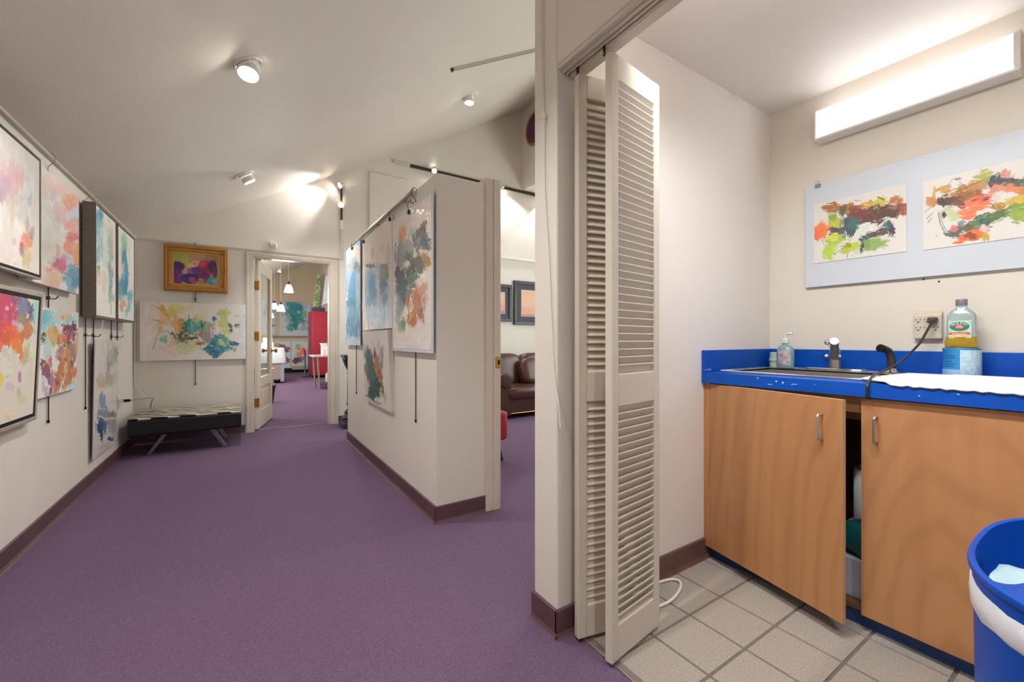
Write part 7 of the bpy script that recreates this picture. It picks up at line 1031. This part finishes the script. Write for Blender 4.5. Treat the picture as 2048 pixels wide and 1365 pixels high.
# draped table at left with trays
dt = thing('draped_table', (.62, 12.2, 0), 'work counter with white drape and drawers at left of studio', 'table')
G().box(.30, 11.8, .10, .80, 12.6, .66).build('body', mat('tan_panel', '9f8f86', .6), dt); G().box(.80, 11.8, .04, .88, 12.6, .66).build('end_panel', mat('grey_panel', '9aa3b3', .5), dt)
g = loft(G(), [rrect(.60, 12.2, z, a, b2, 36, 6) for z, a, b2 in ((.50, .33, .45), (.6, .335, .455), (.74, .315, .43), (.86, .30, .42), (.875, .28, .40))]); g.build('drape', mat('white_drape', 'd3d8e2', .7), dt, smooth=True)
for x in (.36, .84): G().box(x-.03, 11.83, 0, x+.03, 12.57, .1).build('foot', M_darkmetal, dt)
tag(G().box(.40, 12.0, .877, .66, 12.3, 1.0).build('white_box', M_paper, bevel=.004), 'white carton on the draped studio counter', 'box')
tag(G().box(.44, 12.03, 1.0005, .64, 12.27, 1.13).build('white_box', M_paper, bevel=.004), 'smaller white carton stacked on top of the other carton', 'box')
st = thing('metal_stool', (.50, 9.9, 0), 'round metal stool with wooden legs mostly behind the glazed door', 'stool')
G().lathe([(.14, .46), (.15, .465), (.15, .485), (.13, .49)], (.42, 9.9, 0), 24).build('seat', M_silver, st)
for a in (.5, 2.6, 4.7): G().tube([(.42+.09*math.cos(a), 9.9+.09*math.sin(a), .46), (.42+.17*math.cos(a), 9.9+.17*math.sin(a), 0)], .014, 8).build('leg', mat('tan_leg', 'b39a7a', .5), st)
# black waste basket by the glazed door
wb = thing('waste_basket', (.36, 8.15, 0), 'black tapered waste basket with crumpled liner beside the glazed door', 'waste basket')
G().lathe([(.085, 0), (.088, .003), (.118, .28), (.122, .285)], (.36, 8.15, 0), 24).build('basket', mat('black_bin', '111216', .5, vary=False), wb, smooth=True)
g = G(); rs = random.Random(5); V = []
for k, (r_, z) in enumerate(((.122, .25), (.127, .285), (.122, .305), (.10, .29))):
    V.append([Vector((.36+r_*math.cos(2*PI*j/20), 8.15+r_*math.sin(2*PI*j/20), z+(rs.uniform(0, .03) if k == 2 else 0))) for j in range(20)])
loft(g, V, cap=False); g.build('liner', mat('black_liner', '0d0d10', .35, vary=False), wb)
# pendants
for x, y, z, lb in ((.707, 8.5, 1.938, 'highest and nearest white glass pendant in the studio'), (.687, 10.0, 1.682, 'white glass pendant just left of the teal canvas'), (.652, 11.5, 1.825, 'white glass pendant in front of the blue canvas'), (.594, 12.0, 1.632, 'lowest white glass pendant close to the glazed door')):
    t = thing('pendant_light', (x, y, z), lb, 'light', 'studio pendant lights')
    G().lathe([(.075, 0), (.068, .03), (.05, .10), (.035, .13), (.02, .14)], (x, y, z), 20, caps=False).build('lamp_shade', M_shade, t, smooth=True)
    G().lathe([(.022, .135), (.024, .14), (.018, .18), (.006, .2)], (x, y, z), 12).build('socket', M_darkmetal, t, smooth=True)
    G().tube([(x, y, z+.2), (x, y, ceil_z(x)-.002)], .003, 5).build('cable', M_trim, t)
    lamp('POINT', 'pendant_lamp', (x, y, z-.06), K_PEND, WARM, None, None, .05)
# ceiling track heads in the studio
for (x0, y0), (x1, y1), lb in (((.16, 8.02), (.42, 8.35), 'nearer'), ((.13, 9.75), (.40, 10.15), 'farther')):
    a0 = Vector((x0, y0, ceil_z(x0)-.03)); a1 = Vector((x1, y1, ceil_z(x1)-.03)); t = thing('studio_track_light', a0, lb+' dark track spotlight on the sloped studio ceiling', 'light', 'studio track lights')
    G().obox(a0, a1-a0, (.0, .05, .0), (0, 0, .029)).build('track_bar', M_darkmetal, t); m_ = (a0+a1)/2; G().lathe([(.03, 0), (.045, .03), (.05, .1), (.045, .1)], m_, 14, axis=(.2, .3, -1), caps=True).build('spot_head', M_darkmetal, t, smooth=True)
# frayed carpet seam in the doorway
g = G(); rs = random.Random(8); p = []
for i in range(40):
    u = i/39; p.append((.17+.74*u, 5.78+.02*math.sin(u*9)+rs.uniform(-.008, .008), .004))
g.tube(p, .007, 5, flat=.5); sm = g.build('trim_10', mat('seam_thread', 'b79fb0', .9)); struct(sm)
# unseen ceiling lamps added as fill, modelled like those in view
for x, y, lb in ((2.6, 2.2, 'nearest the closet'), (3.3, 3.9, 'in front of the sofa'), (2.2, 4.3, 'behind the partition')): recessed(x, y, (x, y, 0), 'added unseen eyeball ceiling light over the sitting room, '+lb, K_SOFA)
for x, y, lb in ((1.5, 7.3, 'just inside on the right'), (.9, 13.8, 'near the back wall'), (-.3, 7.2, 'just inside on the left')): recessed(x, y, (x, y, 0), 'added unseen eyeball ceiling light in the studio, '+lb, K_SOFA*.8)
